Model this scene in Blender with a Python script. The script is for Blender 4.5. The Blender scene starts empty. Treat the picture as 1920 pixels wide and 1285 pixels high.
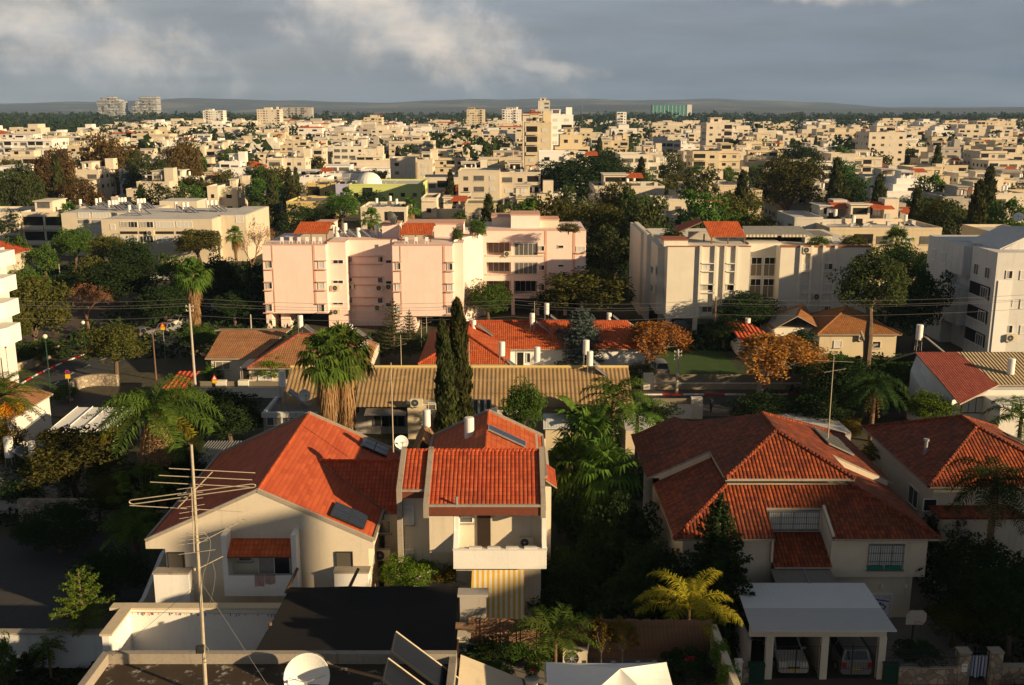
import bpy, math, random
import numpy as np
from mathutils import Vector, Matrix
R = math.radians
# ---------------------------------------------------------------- camera
PITCH = 12.88; F = 1900.0; CH = 30.0
scene = bpy.context.scene
COL = scene.collection
cd = bpy.data.cameras.new('camera'); cam = bpy.data.objects.new('camera', cd); COL.objects.link(cam)
cam.location = (0, 0, CH); cam.rotation_euler = (R(90-PITCH), 0, 0)
cd.sensor_width = 36; cd.lens = 36*F/1920; cd.clip_start = .5; cd.clip_end = 40000
scene.camera = cam
scene.view_settings.view_transform = 'Standard'; scene.view_settings.look = 'None'
scene.view_settings.gamma = 1; scene.view_settings.exposure = 0.72
# ---------------------------------------------------------------- sun
SUN_AZ, SUN_EL = 60, 15           # to the right of straight behind the camera
S = Vector((math.sin(R(SUN_AZ))*math.cos(R(SUN_EL)), -math.cos(R(SUN_AZ))*math.cos(R(SUN_EL)), math.sin(R(SUN_EL))))
sl = bpy.data.lights.new('sun', 'SUN'); sl.energy = 5.0; sl.angle = R(.7); sl.color = (1, .73, .41)
sun = bpy.data.objects.new('sun', sl); COL.objects.link(sun)
sun.rotation_euler = S.to_track_quat('Z', 'Y').to_euler(); sun.location = (60, -50, 80)
# ---------------------------------------------------------------- sky
class NT:
    def __init__(s, tree): s.t = tree; s.n = tree.nodes; s.l = tree.links
    def new(s, ty, **k):
        n = s.n.new(ty)
        for a, v in k.items():
            if a.startswith('i_'):
                key = a[2:]; key = int(key) if key.isdigit() else key.replace('_', ' ')
                s.put(n.inputs[key], v)
            else: setattr(n, a, v)
        return n
    def put(s, sock, v):
        if isinstance(v, bpy.types.NodeSocket): s.l.new(v, sock)
        elif isinstance(v, (tuple, list)) and len(v) == 3 and sock.type == 'RGBA': sock.default_value = (*v, 1)
        else: sock.default_value = v
    def math(s, op, a, b=0.0, c=None, clamp=False):
        n = s.n.new('ShaderNodeMath'); n.operation = op; n.use_clamp = clamp
        s.put(n.inputs[0], a); s.put(n.inputs[1], b)
        if c is not None: s.put(n.inputs[2], c)
        return n.outputs[0]
    def mix(s, f, a, b, mode='MIX'):
        n = s.n.new('ShaderNodeMix'); n.data_type = 'RGBA'; n.blend_type = mode
        s.put(n.inputs[0], f); s.put(n.inputs[6], a); s.put(n.inputs[7], b)
        return n.outputs[2]
    def ramp(s, f, stops):
        n = s.n.new('ShaderNodeValToRGB'); s.put(n.inputs[0], f)
        e = n.color_ramp.elements
        while len(e) < len(stops): e.new(.5)
        for k, (p, c) in enumerate(stops):
            e[k].position = p; e[k].color = (*c, 1) if isinstance(c, (tuple, list)) else (c, c, c, 1)
        return n.outputs[0]
    def noise(s, vec, scale, detail=4, rough=.55, dist=0):
        n = s.n.new('ShaderNodeTexNoise'); s.put(n.inputs['Vector'], vec); n.inputs['Scale'].default_value = scale
        n.inputs['Detail'].default_value = detail; n.inputs['Roughness'].default_value = rough; n.inputs['Distortion'].default_value = dist
        return n.outputs['Fac']
    def vmath(s, op, a, b=(0, 0, 0)):
        n = s.n.new('ShaderNodeVectorMath'); n.operation = op; s.put(n.inputs[0], a); s.put(n.inputs[1], b)
        return n.outputs[0]
    def sep(s, v):
        n = s.n.new('ShaderNodeSeparateXYZ'); s.l.new(v, n.inputs[0]); return n.outputs
    def comb(s, x, y, z):
        n = s.n.new('ShaderNodeCombineXYZ'); s.put(n.inputs[0], x); s.put(n.inputs[1], y); s.put(n.inputs[2], z); return n.outputs[0]
world = bpy.data.worlds.new('World'); scene.world = world; world.use_nodes = True
w = NT(world.node_tree); w.n.clear()
sky = w.new('ShaderNodeTexSky', sky_type='NISHITA'); sky.sun_disc = False
sky.sun_elevation = R(SUN_EL); sky.sun_rotation = R(180-SUN_AZ); sky.air_density = 1.5; sky.dust_density = 2
co = w.new('ShaderNodeTexCoord').outputs['Generated']
x, y, z = w.sep(co)
el = w.math('MULTIPLY', w.math('ARCSINE', z), 180/math.pi)            # elevation in degrees
az = w.math('MULTIPLY', w.math('ARCTAN2', x, y), 180/math.pi)         # azimuth in degrees, 0 ahead
zz = w.math('ADD', w.math('MAXIMUM', z, 0), .16)
pl = w.comb(w.math('DIVIDE', x, zz), w.math('MULTIPLY', w.math('DIVIDE', y, zz), 1.5), w.math('MULTIPLY', z, 6))
n1 = w.noise(w.vmath('ADD', pl, (4.3, 1.2, 0)), 1.05, 7, .5, .25)
n2 = w.noise(w.comb(w.math('ADD', w.math('MULTIPLY', w.math('ARCTAN2', x, y), 57.3), 4), w.math('MULTIPLY', el, 1.35), 2), .33, 8, .56, .1)
base = w.ramp(w.math('DIVIDE', w.math('ADD', az, 30), 60), [(0, (.32, .335, .36)), (.35, (.255, .28, .325)), (.6, (.145, .19, .26)), (1, (.085, .13, .205))])
high = w.ramp(w.math('DIVIDE', w.math('ADD', az, 30), 60), [(0, (.36, .385, .42)), (.5, (.34, .38, .44)), (1, (.25, .305, .385))])
grad = w.mix(w.math('MULTIPLY', w.math('SUBTRACT', el, 0), 1/8.5, clamp=True), base, high)
grad = w.mix(w.math('MULTIPLY', w.math('SUBTRACT', n1, .42), 3.2, clamp=True), grad, (.21, .245, .31))
def blob(a0, e0, sa, se, rot):
    c_, s_ = math.cos(R(rot)), math.sin(R(rot))
    da = w.math('SUBTRACT', az, a0); de = w.math('SUBTRACT', el, e0)
    u = w.math('DIVIDE', w.math('ADD', w.math('MULTIPLY', da, c_), w.math('MULTIPLY', de, s_)), sa)
    v = w.math('DIVIDE', w.math('SUBTRACT', w.math('MULTIPLY', de, c_), w.math('MULTIPLY', da, s_)), se)
    d = w.math('SQRT', w.math('ADD', w.math('MULTIPLY', u, u), w.math('MULTIPLY', v, v)))
    return w.math('SUBTRACT', 1, d)
az_el = w.comb(az, el, 0)
tn = w.noise(az_el, .42, 8, .58, .2)
pf = w.noise(w.vmath('ADD', az_el, (31, 7, 0)), .16, 5, .5, .3)
lit = None
for a0, e0, sa, se, rot in ((-23, 3.9, 7.5, 2.1, -16), (-8.0, 5.4, 5.2, 2.6, -14), (-4.6, 4.2, 7.5, 2.2, -16), (2.0, 2.3, 3.2, .5, -8), (17, 6.3, 5.5, .8, -4)):
    b = blob(a0, e0, sa, se, rot)
    lit = b if lit is None else w.math('MAXIMUM', lit, b)
body = w.math('ADD', lit, w.math('MULTIPLY', w.math('SUBTRACT', tn, .5), 2.6))
cm = w.new('ShaderNodeMapRange', interpolation_type='SMOOTHSTEP'); w.put(cm.inputs[0], body); cm.inputs[1].default_value = -.35; cm.inputs[2].default_value = .95
cl = w.mix(w.math('MULTIPLY', w.math('SUBTRACT', n2, .35), 2.6, clamp=True), (.48, .49, .52), (.98, .82, .68))
amt = w.math('MULTIPLY', cm.outputs[0], .8)
skyc = w.mix(amt, grad, cl)
up = w.math('MULTIPLY', w.math('SUBTRACT', el, 12), 1/14, clamp=True)      # unseen sky overhead darkened to cut the ambient light
skyc = w.mix(up, skyc, (.105, .110, .122))
streak = w.noise(w.comb(w.math('MULTIPLY', az, .12), w.math('MULTIPLY', el, .8), 3), 1.1, 6, .6, .3)
skyc = w.mix(1, skyc, w.ramp(streak, [(.35, .90), (.65, 1.08)]), 'MULTIPLY')
nis = w.new('ShaderNodeBackground'); w.put(nis.inputs[0], sky.outputs[0]); nis.inputs[1].default_value = .05
clo = w.new('ShaderNodeBackground'); w.put(clo.inputs[0], skyc); clo.inputs[1].default_value = .68
ms = w.new('ShaderNodeMixShader'); ms.inputs[0].default_value = .86; w.l.new(nis.outputs[0], ms.inputs[1]); w.l.new(clo.outputs[0], ms.inputs[2])
wo = w.new('ShaderNodeOutputWorld'); w.l.new(ms.outputs[0], wo.inputs[0])
# ---------------------------------------------------------------- pixel -> place
TH = R(PITCH); CT, ST = math.cos(TH), math.sin(TH)
def tanb(py): return math.tan(TH + math.atan((py-642.5)/F))            # drop per metre ahead (centre column)
def ray(px, py):
    a, b = (px-960)/F, (py-642.5)/F
    return Vector((a, CT - b*ST, -ST - b*CT))
def G(px, py, z=0.0):
    d = ray(px, py); t = (z-CH)/d.z; return Vector((d.x*t, d.y*t, z))
def V(px, py, Y):
    d = ray(px, py); t = Y/d.y; return Vector((d.x*t, Y, CH + d.z*t))
def XA(px, Y, z): return (px-960)/F*(Y*CT + (CH-z)*ST)
def ZA(py, Y): return CH - Y*tanb(py)
def PX(x, y, z):
    dep = y*CT + (CH-z)*ST; return 960 + F*x/dep, 642.5 + F*((CH-z)*CT - y*ST)/dep
# ---------------------------------------------------------------- naming
def tag(o, label=None, cat=None, group=None, kind=None):
    if label: o['label'] = label
    if cat: o['category'] = cat
    if group: o['group'] = group
    if kind: o['kind'] = kind
    return o
def thing(name, loc, label, cat, group=None, rz=0):
    o = bpy.data.objects.new(name, None); COL.objects.link(o); o.empty_display_size = .3
    o.location = loc; o.rotation_euler.z = rz
    return tag(o, label, cat, group)
KIDS = {}
def par(c, p):
    c.parent = p; KIDS.setdefault(p.name, []).append(c)
def dup(o, loc=None, rz=None, label=None, sc=None, parent=None, group=None):
    c = o.copy(); COL.objects.link(c)
    if parent is not None: par(c, parent)
    for k in KIDS.get(o.name, []): dup(k, parent=c)
    if loc is not None: c.location = loc
    if rz is not None: c.rotation_euler.z = rz
    if sc is not None: c.scale = (sc, sc, sc) if not isinstance(sc, (tuple, list)) else sc
    if label: c['label'] = label
    if group: c['group'] = group
    return c
# ---------------------------------------------------------------- mesh builder (metre uvs on every face)
class MB:
    def __init__(s): s.v = []; s.f = []; s.m = []; s.sm = []
    def poly(s, pts, m=0, sm=False):
        b = len(s.v); s.v += [tuple(p) for p in pts]; s.f.append(tuple(range(b, b+len(pts)))); s.m.append(m); s.sm.append(sm)
    def box(s, x0, x1, y0, y1, z0, z1, m=0, top=None, nobot=False):
        p = [(x0,y0,z0),(x1,y0,z0),(x1,y1,z0),(x0,y1,z0),(x0,y0,z1),(x1,y0,z1),(x1,y1,z1),(x0,y1,z1)]
        for k, q in enumerate(((0,1,5,4),(1,2,6,5),(2,3,7,6),(3,0,4,7),(4,5,6,7),(3,2,1,0))):
            if nobot and k == 5: continue
            s.poly([p[i] for i in q], top if (top is not None and k == 4) else m)
        return s
    def obox(s, c, ax, ay, az, m=0):           # box from centre and three half axes
        c, ax, ay, az = Vector(c), Vector(ax), Vector(ay), Vector(az)
        p = [c+ax*i+ay*j+az*k for k in (-1, 1) for j in (-1, 1) for i in (-1, 1)]
        for q in ((0,1,5,4),(1,3,7,5),(3,2,6,7),(2,0,4,6),(4,5,7,6),(2,3,1,0)): s.poly([p[i] for i in q], m)
        return s
    def prism(s, pts, d, m=0, mt=None):        # polygon pushed along d
        d = Vector(d); a = [Vector(p) for p in pts]; b = [p+d for p in a]; n = len(a)
        s.poly(a, m if mt is None else mt); s.poly(b[::-1], m)
        for i in range(n): s.poly([a[(i+1) % n], a[i], b[i], b[(i+1) % n]], m)
        return s
    def tube(s, p0, p1, r0, r1=None, n=8, m=0, cap=True):
        p0, p1 = Vector(p0), Vector(p1); r1 = r0 if r1 is None else r1
        d = (p1-p0).normalized(); a = d.orthogonal().normalized(); b = d.cross(a)
        A = [p0+(a*math.cos(t)+b*math.sin(t))*r0 for t in [2*math.pi*i/n for i in range(n)]]
        B = [p1+(a*math.cos(t)+b*math.sin(t))*r1 for t in [2*math.pi*i/n for i in range(n)]]
        for i in range(n): s.poly([A[i], A[(i+1) % n], B[(i+1) % n], B[i]], m, True)
        if cap: s.poly(A[::-1], m); s.poly(B, m)
        return s
    def path(s, pts, r, n=6, m=0):
        for i in range(len(pts)-1):
            ra = r[i] if isinstance(r, (list, tuple)) else r; rb = r[i+1] if isinstance(r, (list, tuple)) else r
            s.tube(pts[i], pts[i+1], ra, rb, n, m, True)
        return s
    def lathe(s, prof, c=(0,0,0), n=16, m=0, axis='Z'):
        c = Vector(c)
        def P(r, h, t):
            if axis == 'Z': return c+Vector((r*math.cos(t), r*math.sin(t), h))
            if axis == 'Y': return c+Vector((r*math.cos(t), h, r*math.sin(t)))
            return c+Vector((h, r*math.cos(t), r*math.sin(t)))
        for k in range(len(prof)-1):
            (r0, h0), (r1, h1) = prof[k], prof[k+1]
            for i in range(n):
                t0, t1 = 2*math.pi*i/n, 2*math.pi*(i+1)/n
                q = [P(r0, h0, t0), P(r0, h0, t1), P(r1, h1, t1), P(r1, h1, t0)]
                if r0 < 1e-6: q = q[1:]
                elif r1 < 1e-6: q = q[:3]
                s.poly(q, m, True)
        return s
    def build(s, name, mats, parent=None, loc=None):
        me = bpy.data.meshes.new(name); me.from_pydata(s.v, [], s.f)
        mats = mats if isinstance(mats, (list, tuple)) else [mats]
        for mm in mats: me.materials.append(mm)
        me.polygons.foreach_set('material_index', s.m); me.polygons.foreach_set('use_smooth', s.sm)
        uv = me.uv_layers.new(name='uv').data
        arr = np.empty(len(me.loops)*2, 'f'); k = 0
        for f in s.f:
            P = [Vector(s.v[i]) for i in f[:]]
            n = Vector((0, 0, 0))
            for i in range(len(P)):
                a, b = P[i], P[(i+1) % len(P)]
                n += Vector(((a.y-b.y)*(a.z+b.z), (a.z-b.z)*(a.x+b.x), (a.x-b.x)*(a.y+b.y)))
            if n.length < 1e-12: n = Vector((0, 0, 1))
            n.normalize()
            if abs(n.z) > .985: u, v_ = Vector((1, 0, 0)), Vector((0, 1, 0))
            else:
                u = Vector((0, 0, 1)).cross(n).normalized(); v_ = n.cross(u)
            for p in P: arr[k] = p.dot(u); arr[k+1] = p.dot(v_); k += 2
        uv.foreach_set('uv', arr)
        if any(s.sm):
            pass
        o = bpy.data.objects.new(name, me); COL.objects.link(o)
        if parent is not None: par(o, parent)
        if loc is not None: o.location = loc
        return o
# ---------------------------------------------------------------- materials
MATS = {}
def newmat(name):
    m = bpy.data.materials.new(name); m.use_nodes = True; t = NT(m.node_tree); t.n.clear()
    out = t.new('ShaderNodeOutputMaterial'); b = t.new('ShaderNodeBsdfPrincipled'); t.l.new(b.outputs[0], out.inputs[0])
    b.inputs['Specular IOR Level'].default_value = .3
    MATS[name] = m
    return m, t, b
def pos(t): return t.new('ShaderNodeNewGeometry').outputs['Position']
def sc3(t, v, s): return t.vmath('MULTIPLY', v, s)
def bump(t, b, h, dist, strength=1):
    n = t.new('ShaderNodeBump'); t.put(n.inputs['Height'], h); n.inputs['Distance'].default_value = dist; n.inputs['Strength'].default_value = strength
    t.l.new(n.outputs[0], b.inputs['Normal'])
def mul(c, k): return tuple(min(1, v*k) for v in c)
def plaster(name, c, dirt=.35, rough=.9, fine=.12):
    m, t, b = newmat(name); p = pos(t)
    n = t.noise(p, .55, 5, .6); f = t.noise(p, 9, 3)
    col = t.mix(n, mul(c, .86), mul(c, 1.08))
    st = t.noise(sc3(t, p, (1.9, 1.9, .16)), 1.0, 5, .65)
    col = t.mix(t.math('MULTIPLY', t.math('SUBTRACT', st, .55), 4*dirt, clamp=True), col, (c[0]*.42, c[1]*.40, c[2]*.38))
    pa = t.noise(p, 1.7, 6, .7)
    col = t.mix(t.math('MULTIPLY', t.math('SUBTRACT', pa, .6), 3.5*dirt, clamp=True), col, (c[0]*.55, c[1]*.5, c[2]*.45))
    t.put(b.inputs['Base Color'], t.mix(fine, col, t.mix(1, col, t.ramp(f, [(.2, .6), (.8, 1.25)]), 'MULTIPLY')))
    b.inputs['Roughness'].default_value = rough
    bump(t, b, t.noise(p, 14, 4, .7), .02, .6)
    return m
def flat(name, c, rough=.6, var=.25, scale=3.0, metal=0, spec=.3, bmp=0):
    m, t, b = newmat(name); p = pos(t)
    col = t.mix(t.noise(p, scale, 5, .6), mul(c, 1-var), mul(c, 1+var))
    t.put(b.inputs['Base Color'], col); b.inputs['Roughness'].default_value = rough; b.inputs['Metallic'].default_value = metal
    b.inputs['Specular IOR Level'].default_value = spec
    if bmp: bump(t, b, t.noise(p, scale*4, 5, .7), bmp)
    return m
def tile(name, c1, c2, moss=.3, tu=.24, tv=.34, dist=.05, mossc=(.035, .03, .022)):
    m, t, b = newmat(name)
    uv = t.new('ShaderNodeUVMap').outputs[0]; u, v, _ = t.sep(uv); p = pos(t)
    wob = t.math('MULTIPLY', t.math('SUBTRACT', t.noise(p, 2.2, 3), .5), .05)
    uu = t.math('DIVIDE', t.math('ADD', u, wob), tu); vv = t.math('DIVIDE', t.math('ADD', v, wob), tv)
    wn = t.new('ShaderNodeTexWhiteNoise', noise_dimensions='2D'); t.put(wn.inputs['Vector'], t.comb(t.math('FLOOR', uu), t.math('FLOOR', vv), 0))
    r = wn.outputs['Value']
    hu = t.math('POWER', t.math('ABSOLUTE', t.math('SINE', t.math('MULTIPLY', uu, math.pi))), .55)
    fv = t.math('FRACT', vv)
    h = t.math('ADD', t.math('MULTIPLY', hu, 1.0), t.math('MULTIPLY', t.math('SUBTRACT', 1, fv), .55))
    h = t.math('ADD', h, t.math('MULTIPLY', r, .22))
    col = t.mix(r, c1, c2)
    big = t.noise(p, .45, 6, .6)
    col = t.mix(t.math('MULTIPLY', t.math('SUBTRACT', big, .48), 3*moss, clamp=True), col, mossc)
    col = t.mix(t.noise(t.vmath('ADD', p, (5, 9, 2)), 1.3, 5, .65), t.mix(1, col, (.62, .60, .60), 'MULTIPLY'), t.mix(1, col, (1.25, 1.22, 1.2), 'MULTIPLY'))
    gap = t.math('MULTIPLY', t.math('LESS_THAN', hu, .42), .55)
    low = t.math('MULTIPLY', t.math('GREATER_THAN', fv, .86), .5)
    col = t.mix(t.math('MAXIMUM', gap, low), col, mul(c1, .3))
    t.put(b.inputs['Base Color'], col); b.inputs['Roughness'].default_value = .75
    bump(t, b, h, dist, 1)
    return m
def shingle(name, c1, c2, tu=.9, tv=.28):
    m, t, b = newmat(name)
    uv = t.new('ShaderNodeUVMap').outputs[0]; u, v, _ = t.sep(uv); p = pos(t)
    vv = t.math('DIVIDE', v, tv); fl = t.math('FLOOR', vv)
    uu = t.math('ADD', t.math('DIVIDE', u, tu), t.math('MULTIPLY', fl, .37))
    wn = t.new('ShaderNodeTexWhiteNoise', noise_dimensions='2D'); t.put(wn.inputs['Vector'], t.comb(t.math('FLOOR', uu), fl, 0))
    wn2 = t.new('ShaderNodeTexWhiteNoise', noise_dimensions='2D'); t.put(wn2.inputs['Vector'], t.comb(t.math('FLOOR', t.math('DIVIDE', u, .18)), fl, 3))
    n = t.noise(p, .6, 5, .6)
    k = t.math('ADD', t.math('MULTIPLY', wn.outputs[0], .6), t.math('MULTIPLY', n, .5))
    col = t.mix(k, c1, c2)
    line = t.math('MULTIPLY', t.math('GREATER_THAN', t.math('FRACT', vv), .8), .35)
    col = t.mix(line, col, mul(c1, .45))
    t.put(b.inputs['Base Color'], col); b.inputs['Roughness'].default_value = .8
    h = t.math('ADD', t.math('MULTIPLY', t.math('SUBTRACT', 1, t.math('FRACT', vv)), .6), t.math('MULTIPLY', wn2.outputs[0], .5))
    bump(t, b, h, .018, 1)
    return m
def corr(name, c, tu=.18, dist=.05, dirt=.3, rows=1.1):
    m, t, b = newmat(name)
    uv = t.new('ShaderNodeUVMap').outputs[0]; u, v, _ = t.sep(uv); p = pos(t)
    hu = t.math('SINE', t.math('MULTIPLY', u, 2*math.pi/tu))
    n = t.noise(p, 1.3, 6, .65)
    col = t.mix(t.math('MULTIPLY', t.math('SUBTRACT', n, .45), 3*dirt, clamp=True), c, mul(c, .35))
    row = t.math('MULTIPLY', t.math('GREATER_THAN', t.math('FRACT', t.math('DIVIDE', v, rows)), .93), .45)
    col = t.mix(row, col, mul(c, .35))
    t.put(b.inputs['Base Color'], col); b.inputs['Roughness'].default_value = .8
    bump(t, b, hu, dist, 1)
    return m
def leaf(name, c, c2, trans=.22, var=.6):
    m = bpy.data.materials.new(name); m.use_nodes = True; t = NT(m.node_tree); t.n.clear(); MATS[name] = m
    out = t.new('ShaderNodeOutputMaterial'); g = t.new('ShaderNodeNewGeometry')
    oi = t.new('ShaderNodeObjectInfo').outputs['Random']
    n = t.noise(g.outputs['Position'], .9, 3, .6)
    k = t.math('ADD', t.math('MULTIPLY', g.outputs['Random Per Island'], .55), t.math('MULTIPLY', t.math('SUBTRACT', n, .25), .9), clamp=True)
    col = t.mix(k, c, c2)
    hs = t.new('ShaderNodeHueSaturation'); t.put(hs.inputs['Hue'], t.math('ADD', .485, t.math('MULTIPLY', oi, .03))); t.put(hs.inputs['Value'], t.math('ADD', .8, t.math('MULTIPLY', oi, .4))); t.put(hs.inputs['Color'], col)
    d = t.new('ShaderNodeBsdfDiffuse'); t.put(d.inputs[0], hs.outputs[0])
    tr = t.new('ShaderNodeBsdfTranslucent'); t.put(tr.inputs[0], hs.outputs[0])
    mx = t.new('ShaderNodeMixShader'); mx.inputs[0].default_value = trans; t.l.new(d.outputs[0], mx.inputs[1]); t.l.new(tr.outputs[0], mx.inputs[2])
    t.l.new(mx.outputs[0], out.inputs[0])
    return m
def glass(name, c=(.02, .024, .028), rough=.06):
    m, t, b = newmat(name); p = pos(t)
    t.put(b.inputs['Base Color'], t.mix(t.noise(p, .9, 3), mul(c, .5), mul(c, 1.8))); b.inputs['Roughness'].default_value = rough
    b.inputs['Specular IOR Level'].default_value = .5
    return m
def stone(name, c, mort, scale=2.6):
    m, t, b = newmat(name); p = pos(t)
    pp = t.vmath('ADD', p, t.comb(t.math('MULTIPLY', t.noise(p, 3), .25), t.math('MULTIPLY', t.noise(p, 2.6), .25), 0))
    vo = t.new('ShaderNodeTexVoronoi', feature='DISTANCE_TO_EDGE'); t.put(vo.inputs['Vector'], pp); vo.inputs['Scale'].default_value = scale
    vc = t.new('ShaderNodeTexVoronoi'); t.put(vc.inputs['Vector'], pp); vc.inputs['Scale'].default_value = scale
    r = t.sep(vc.outputs['Color'])[0]
    col = t.mix(r, mul(c, .6), mul(c, 1.3)); e = t.math('LESS_THAN', vo.outputs[0], .05)
    t.put(b.inputs['Base Color'], t.mix(e, col, mort)); b.inputs['Roughness'].default_value = .9
    bump(t, b, t.math('MINIMUM', vo.outputs[0], .12), .25, 1)
    return m
def blocks(name, c, bw=.5, bh=.22):
    m, t, b = newmat(name); uv = t.new('ShaderNodeUVMap').outputs[0]; p = pos(t)
    br = t.new('ShaderNodeTexBrick'); t.put(br.inputs['Vector'], uv); br.inputs['Scale'].default_value = 1
    br.inputs['Brick Width'].default_value = bw; br.inputs['Row Height'].default_value = bh; br.inputs['Mortar Size'].default_value = .012
    t.put(br.inputs['Color1'], mul(c, .85)); t.put(br.inputs['Color2'], mul(c, 1.15)); t.put(br.inputs['Mortar'], mul(c, .5))
    t.put(b.inputs['Base Color'], t.mix(t.noise(p, 2, 5), br.outputs[0], mul(c, .6))); b.inputs['Roughness'].default_value = .9
    return m
def stripes(name, c1, c2, wdt, thr=.5, horiz=False, bmp=0):
    m, t, b = newmat(name); uv = t.new('ShaderNodeUVMap').outputs[0]; u, v, _ = t.sep(uv); p = pos(t)
    k = t.math('FRACT', t.math('DIVIDE', v if horiz else u, wdt))
    col = t.mix(t.math('GREATER_THAN', k, thr), c1, c2)
    t.put(b.inputs['Base Color'], t.mix(t.math('MULTIPLY', t.noise(p, 3), .35), col, mul(c2, .5))); b.inputs['Roughness'].default_value = .8
    if bmp: bump(t, b, t.math('ABSOLUTE', t.math('SUBTRACT', k, .5)), bmp)
    return m
P = {}
def M(k): return MATS[k]
plaster('cream_plaster', (.66, .585, .47), .36)
plaster('white_plaster', (.72, .70, .66), .30)
plaster('bright_white', (.80, .79, .77), .15)
plaster('grey_plaster', (.40, .37, .33), .6)
plaster('old_plaster', (.55, .52, .47), .9)
plaster('concrete', (.34, .30, .25), .9, fine=.4)
plaster('pink_plaster', (.86, .67, .61), .22)
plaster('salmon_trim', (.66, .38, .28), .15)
plaster('offwhite_plaster', (.70, .66, .57), .18)
plaster('beige_plaster', (.60, .53, .42), .4)
plaster('yellow_plaster', (.62, .48, .20), .3)
plaster('lime_plaster', (.55, .62, .22), .15)
plaster('tan_plaster', (.60, .51, .36), .4)
plaster('weathered_white', (.62, .62, .61), .75)
flat('dark_void', (.012, .011, .010), .9)  # near-black; also stands in for the shade inside openings
flat('white_metal', (.74, .73, .70), .45, .1)
flat('cream_metal', (.62, .56, .42), .5, .15)
flat('grey_metal', (.30, .31, .33), .45, .2, metal=.3)
flat('dark_metal', (.03, .032, .035), .5, .3)
flat('mast_metal', (.46, .40, .30), .55, .4, 6, metal=.2)
flat('red_brown', (.16, .05, .03), .6)
flat('wood', (.17, .10, .06), .8, .5, 8)
flat('brown_door', (.03, .02, .015), .6)
flat('boiler_white', (.80, .78, .74), .4, .12, 2)
flat('concrete_pole', (.42, .38, .32), .9, .2)
flat('rust', (.30, .12, .05), .8, .5, 5)
flat('green_cloth', (.02, .18, .13), .8)
flat('terracotta', (.30, .10, .05), .8)
flat('wire_grey', (.20, .19, .18), .6)
flat('rubber', (.015, .015, .016), .8)
flat('tail_red', (.35, .015, .01), .3)
flat('plate_yellow', (.65, .45, .03), .5)
flat('sign_yellow', (.75, .48, .02), .5, .05)
flat('sign_red', (.50, .02, .02), .5, .05)
flat('sign_blue', (.02, .06, .30), .5, .05)
flat('lamp_glass', (.75, .7, .6), .3)
flat('skin', (.35, .2, .13), .6); flat('dark_clothes', (.02, .02, .025), .9); flat('light_clothes', (.5, .5, .48), .9)
flat('bark', (.13, .09, .06), .95, .5, 6, bmp=.05)
flat('pale_bark', (.30, .25, .20), .95, .4, 6, bmp=.04)
flat('palm_trunk', (.20, .13, .07), .95, .5, 7, bmp=.08)
flat('dead_frond', (.30, .18, .085), .95, .6, 2.5)
flat('dry_branch', (.24, .13, .08), .95, .4, 5)
flat('blue_tank', (.05, .12, .25), .5)
flat('screen_white', (.76, .75, .72), .7, .06)
glass('window_glass'); glass('pane_grey', (.10, .10, .10), .12); glass('car_glass', (.012, .013, .015), .04)
glass('collector_glass', (.02, .025, .04), .22)
flat('collector_dark', (.010, .011, .013), .35, .5, 1.2, spec=.3)
flat('curtain', (.34, .32, .29), .9)
stripes('shutter_dark', (.05, .045, .04), (.14, .125, .10), .05, .5, True, .01)
stripes('shutter_white', (.70, .70, .68), (.42, .42, .42), .06, .75, True, .01)
stripes('shutter_tan', (.25, .22, .17), (.14, .12, .09), .08, .7, True, .01)
stripes('awning_stripe', (.72, .70, .62), (.66, .40, .05), .30, .5)
stripes('door_slats', (.36, .36, .36), (.22, .22, .22), .07, .7, True)
stripes('bamboo', (.34, .20, .12), (.12, .06, .035), .06, .62, False, .02)
stripes('pergola_slats', (.56, .55, .52), (.18, .17, .16), .2, .45)
tile('red_tile', (.41, .062, .022), (.55, .112, .038), .34)
tile('old_red_tile', (.15, .030, .013), (.38, .082, .022), .8, dist=.09)
tile('brown_tile', (.36, .17, .075), (.44, .22, .10), .3, dist=.03)
tile('maroon_tile', (.26, .055, .04), (.36, .09, .055), .35)
tile('orange_tile', (.46, .086, .022), (.60, .140, .040), .30, dist=.035)
tile('rust_tile', (.36, .16, .05), (.30, .12, .04), .5, dist=.03)
shingle('red_shingle', (.35, .056, .021), (.55, .115, .040))
corr('beige_corrugated', (.36, .28, .17), .34, .09, .45)
corr('white_sheet', (.66, .67, .68), .25, .003, .10, 60)
corr('grey_sheet', (.30, .30, .28), .2, .04, .4)
corr('red_sheet', (.55, .09, .03), .5, .05, .25)
stone('field_stone', (.36, .30, .23), (.20, .17, .13)); blocks('stone_blocks', (.44, .37, .26))
leaf('leaf_olive', (0.043, 0.052, 0.014), (0.123, 0.116, 0.029))
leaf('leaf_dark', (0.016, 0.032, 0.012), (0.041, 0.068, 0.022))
leaf('leaf_green', (0.035, 0.078, 0.016), (0.101, 0.169, 0.032))
leaf('leaf_bright', (0.060, 0.120, 0.015), (0.160, 0.240, 0.030))
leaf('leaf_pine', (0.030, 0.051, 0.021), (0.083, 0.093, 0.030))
leaf('leaf_brown', (0.068, 0.047, 0.018), (0.137, 0.086, 0.029))
leaf('leaf_blue', (0.055, 0.085, 0.080), (0.120, 0.160, 0.145))
leaf('leaf_orange', (0.27, 0.13, 0.030), (0.44, 0.225, 0.05))
leaf('leaf_yellow', (0.100, 0.085, 0.014), (0.210, 0.150, 0.025))
leaf('leaf_palm', (0.040, 0.085, 0.016), (0.110, 0.170, 0.030))
leaf('leaf_palm_dark', (0.016, 0.035, 0.012), (0.045, 0.075, 0.020))
leaf('leaf_palm_gold', (0.160, 0.150, 0.015), (0.340, 0.270, 0.030))
leaf('leaf_cypress', (0.034, 0.044, 0.016), (0.080, 0.086, 0.030))
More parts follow.
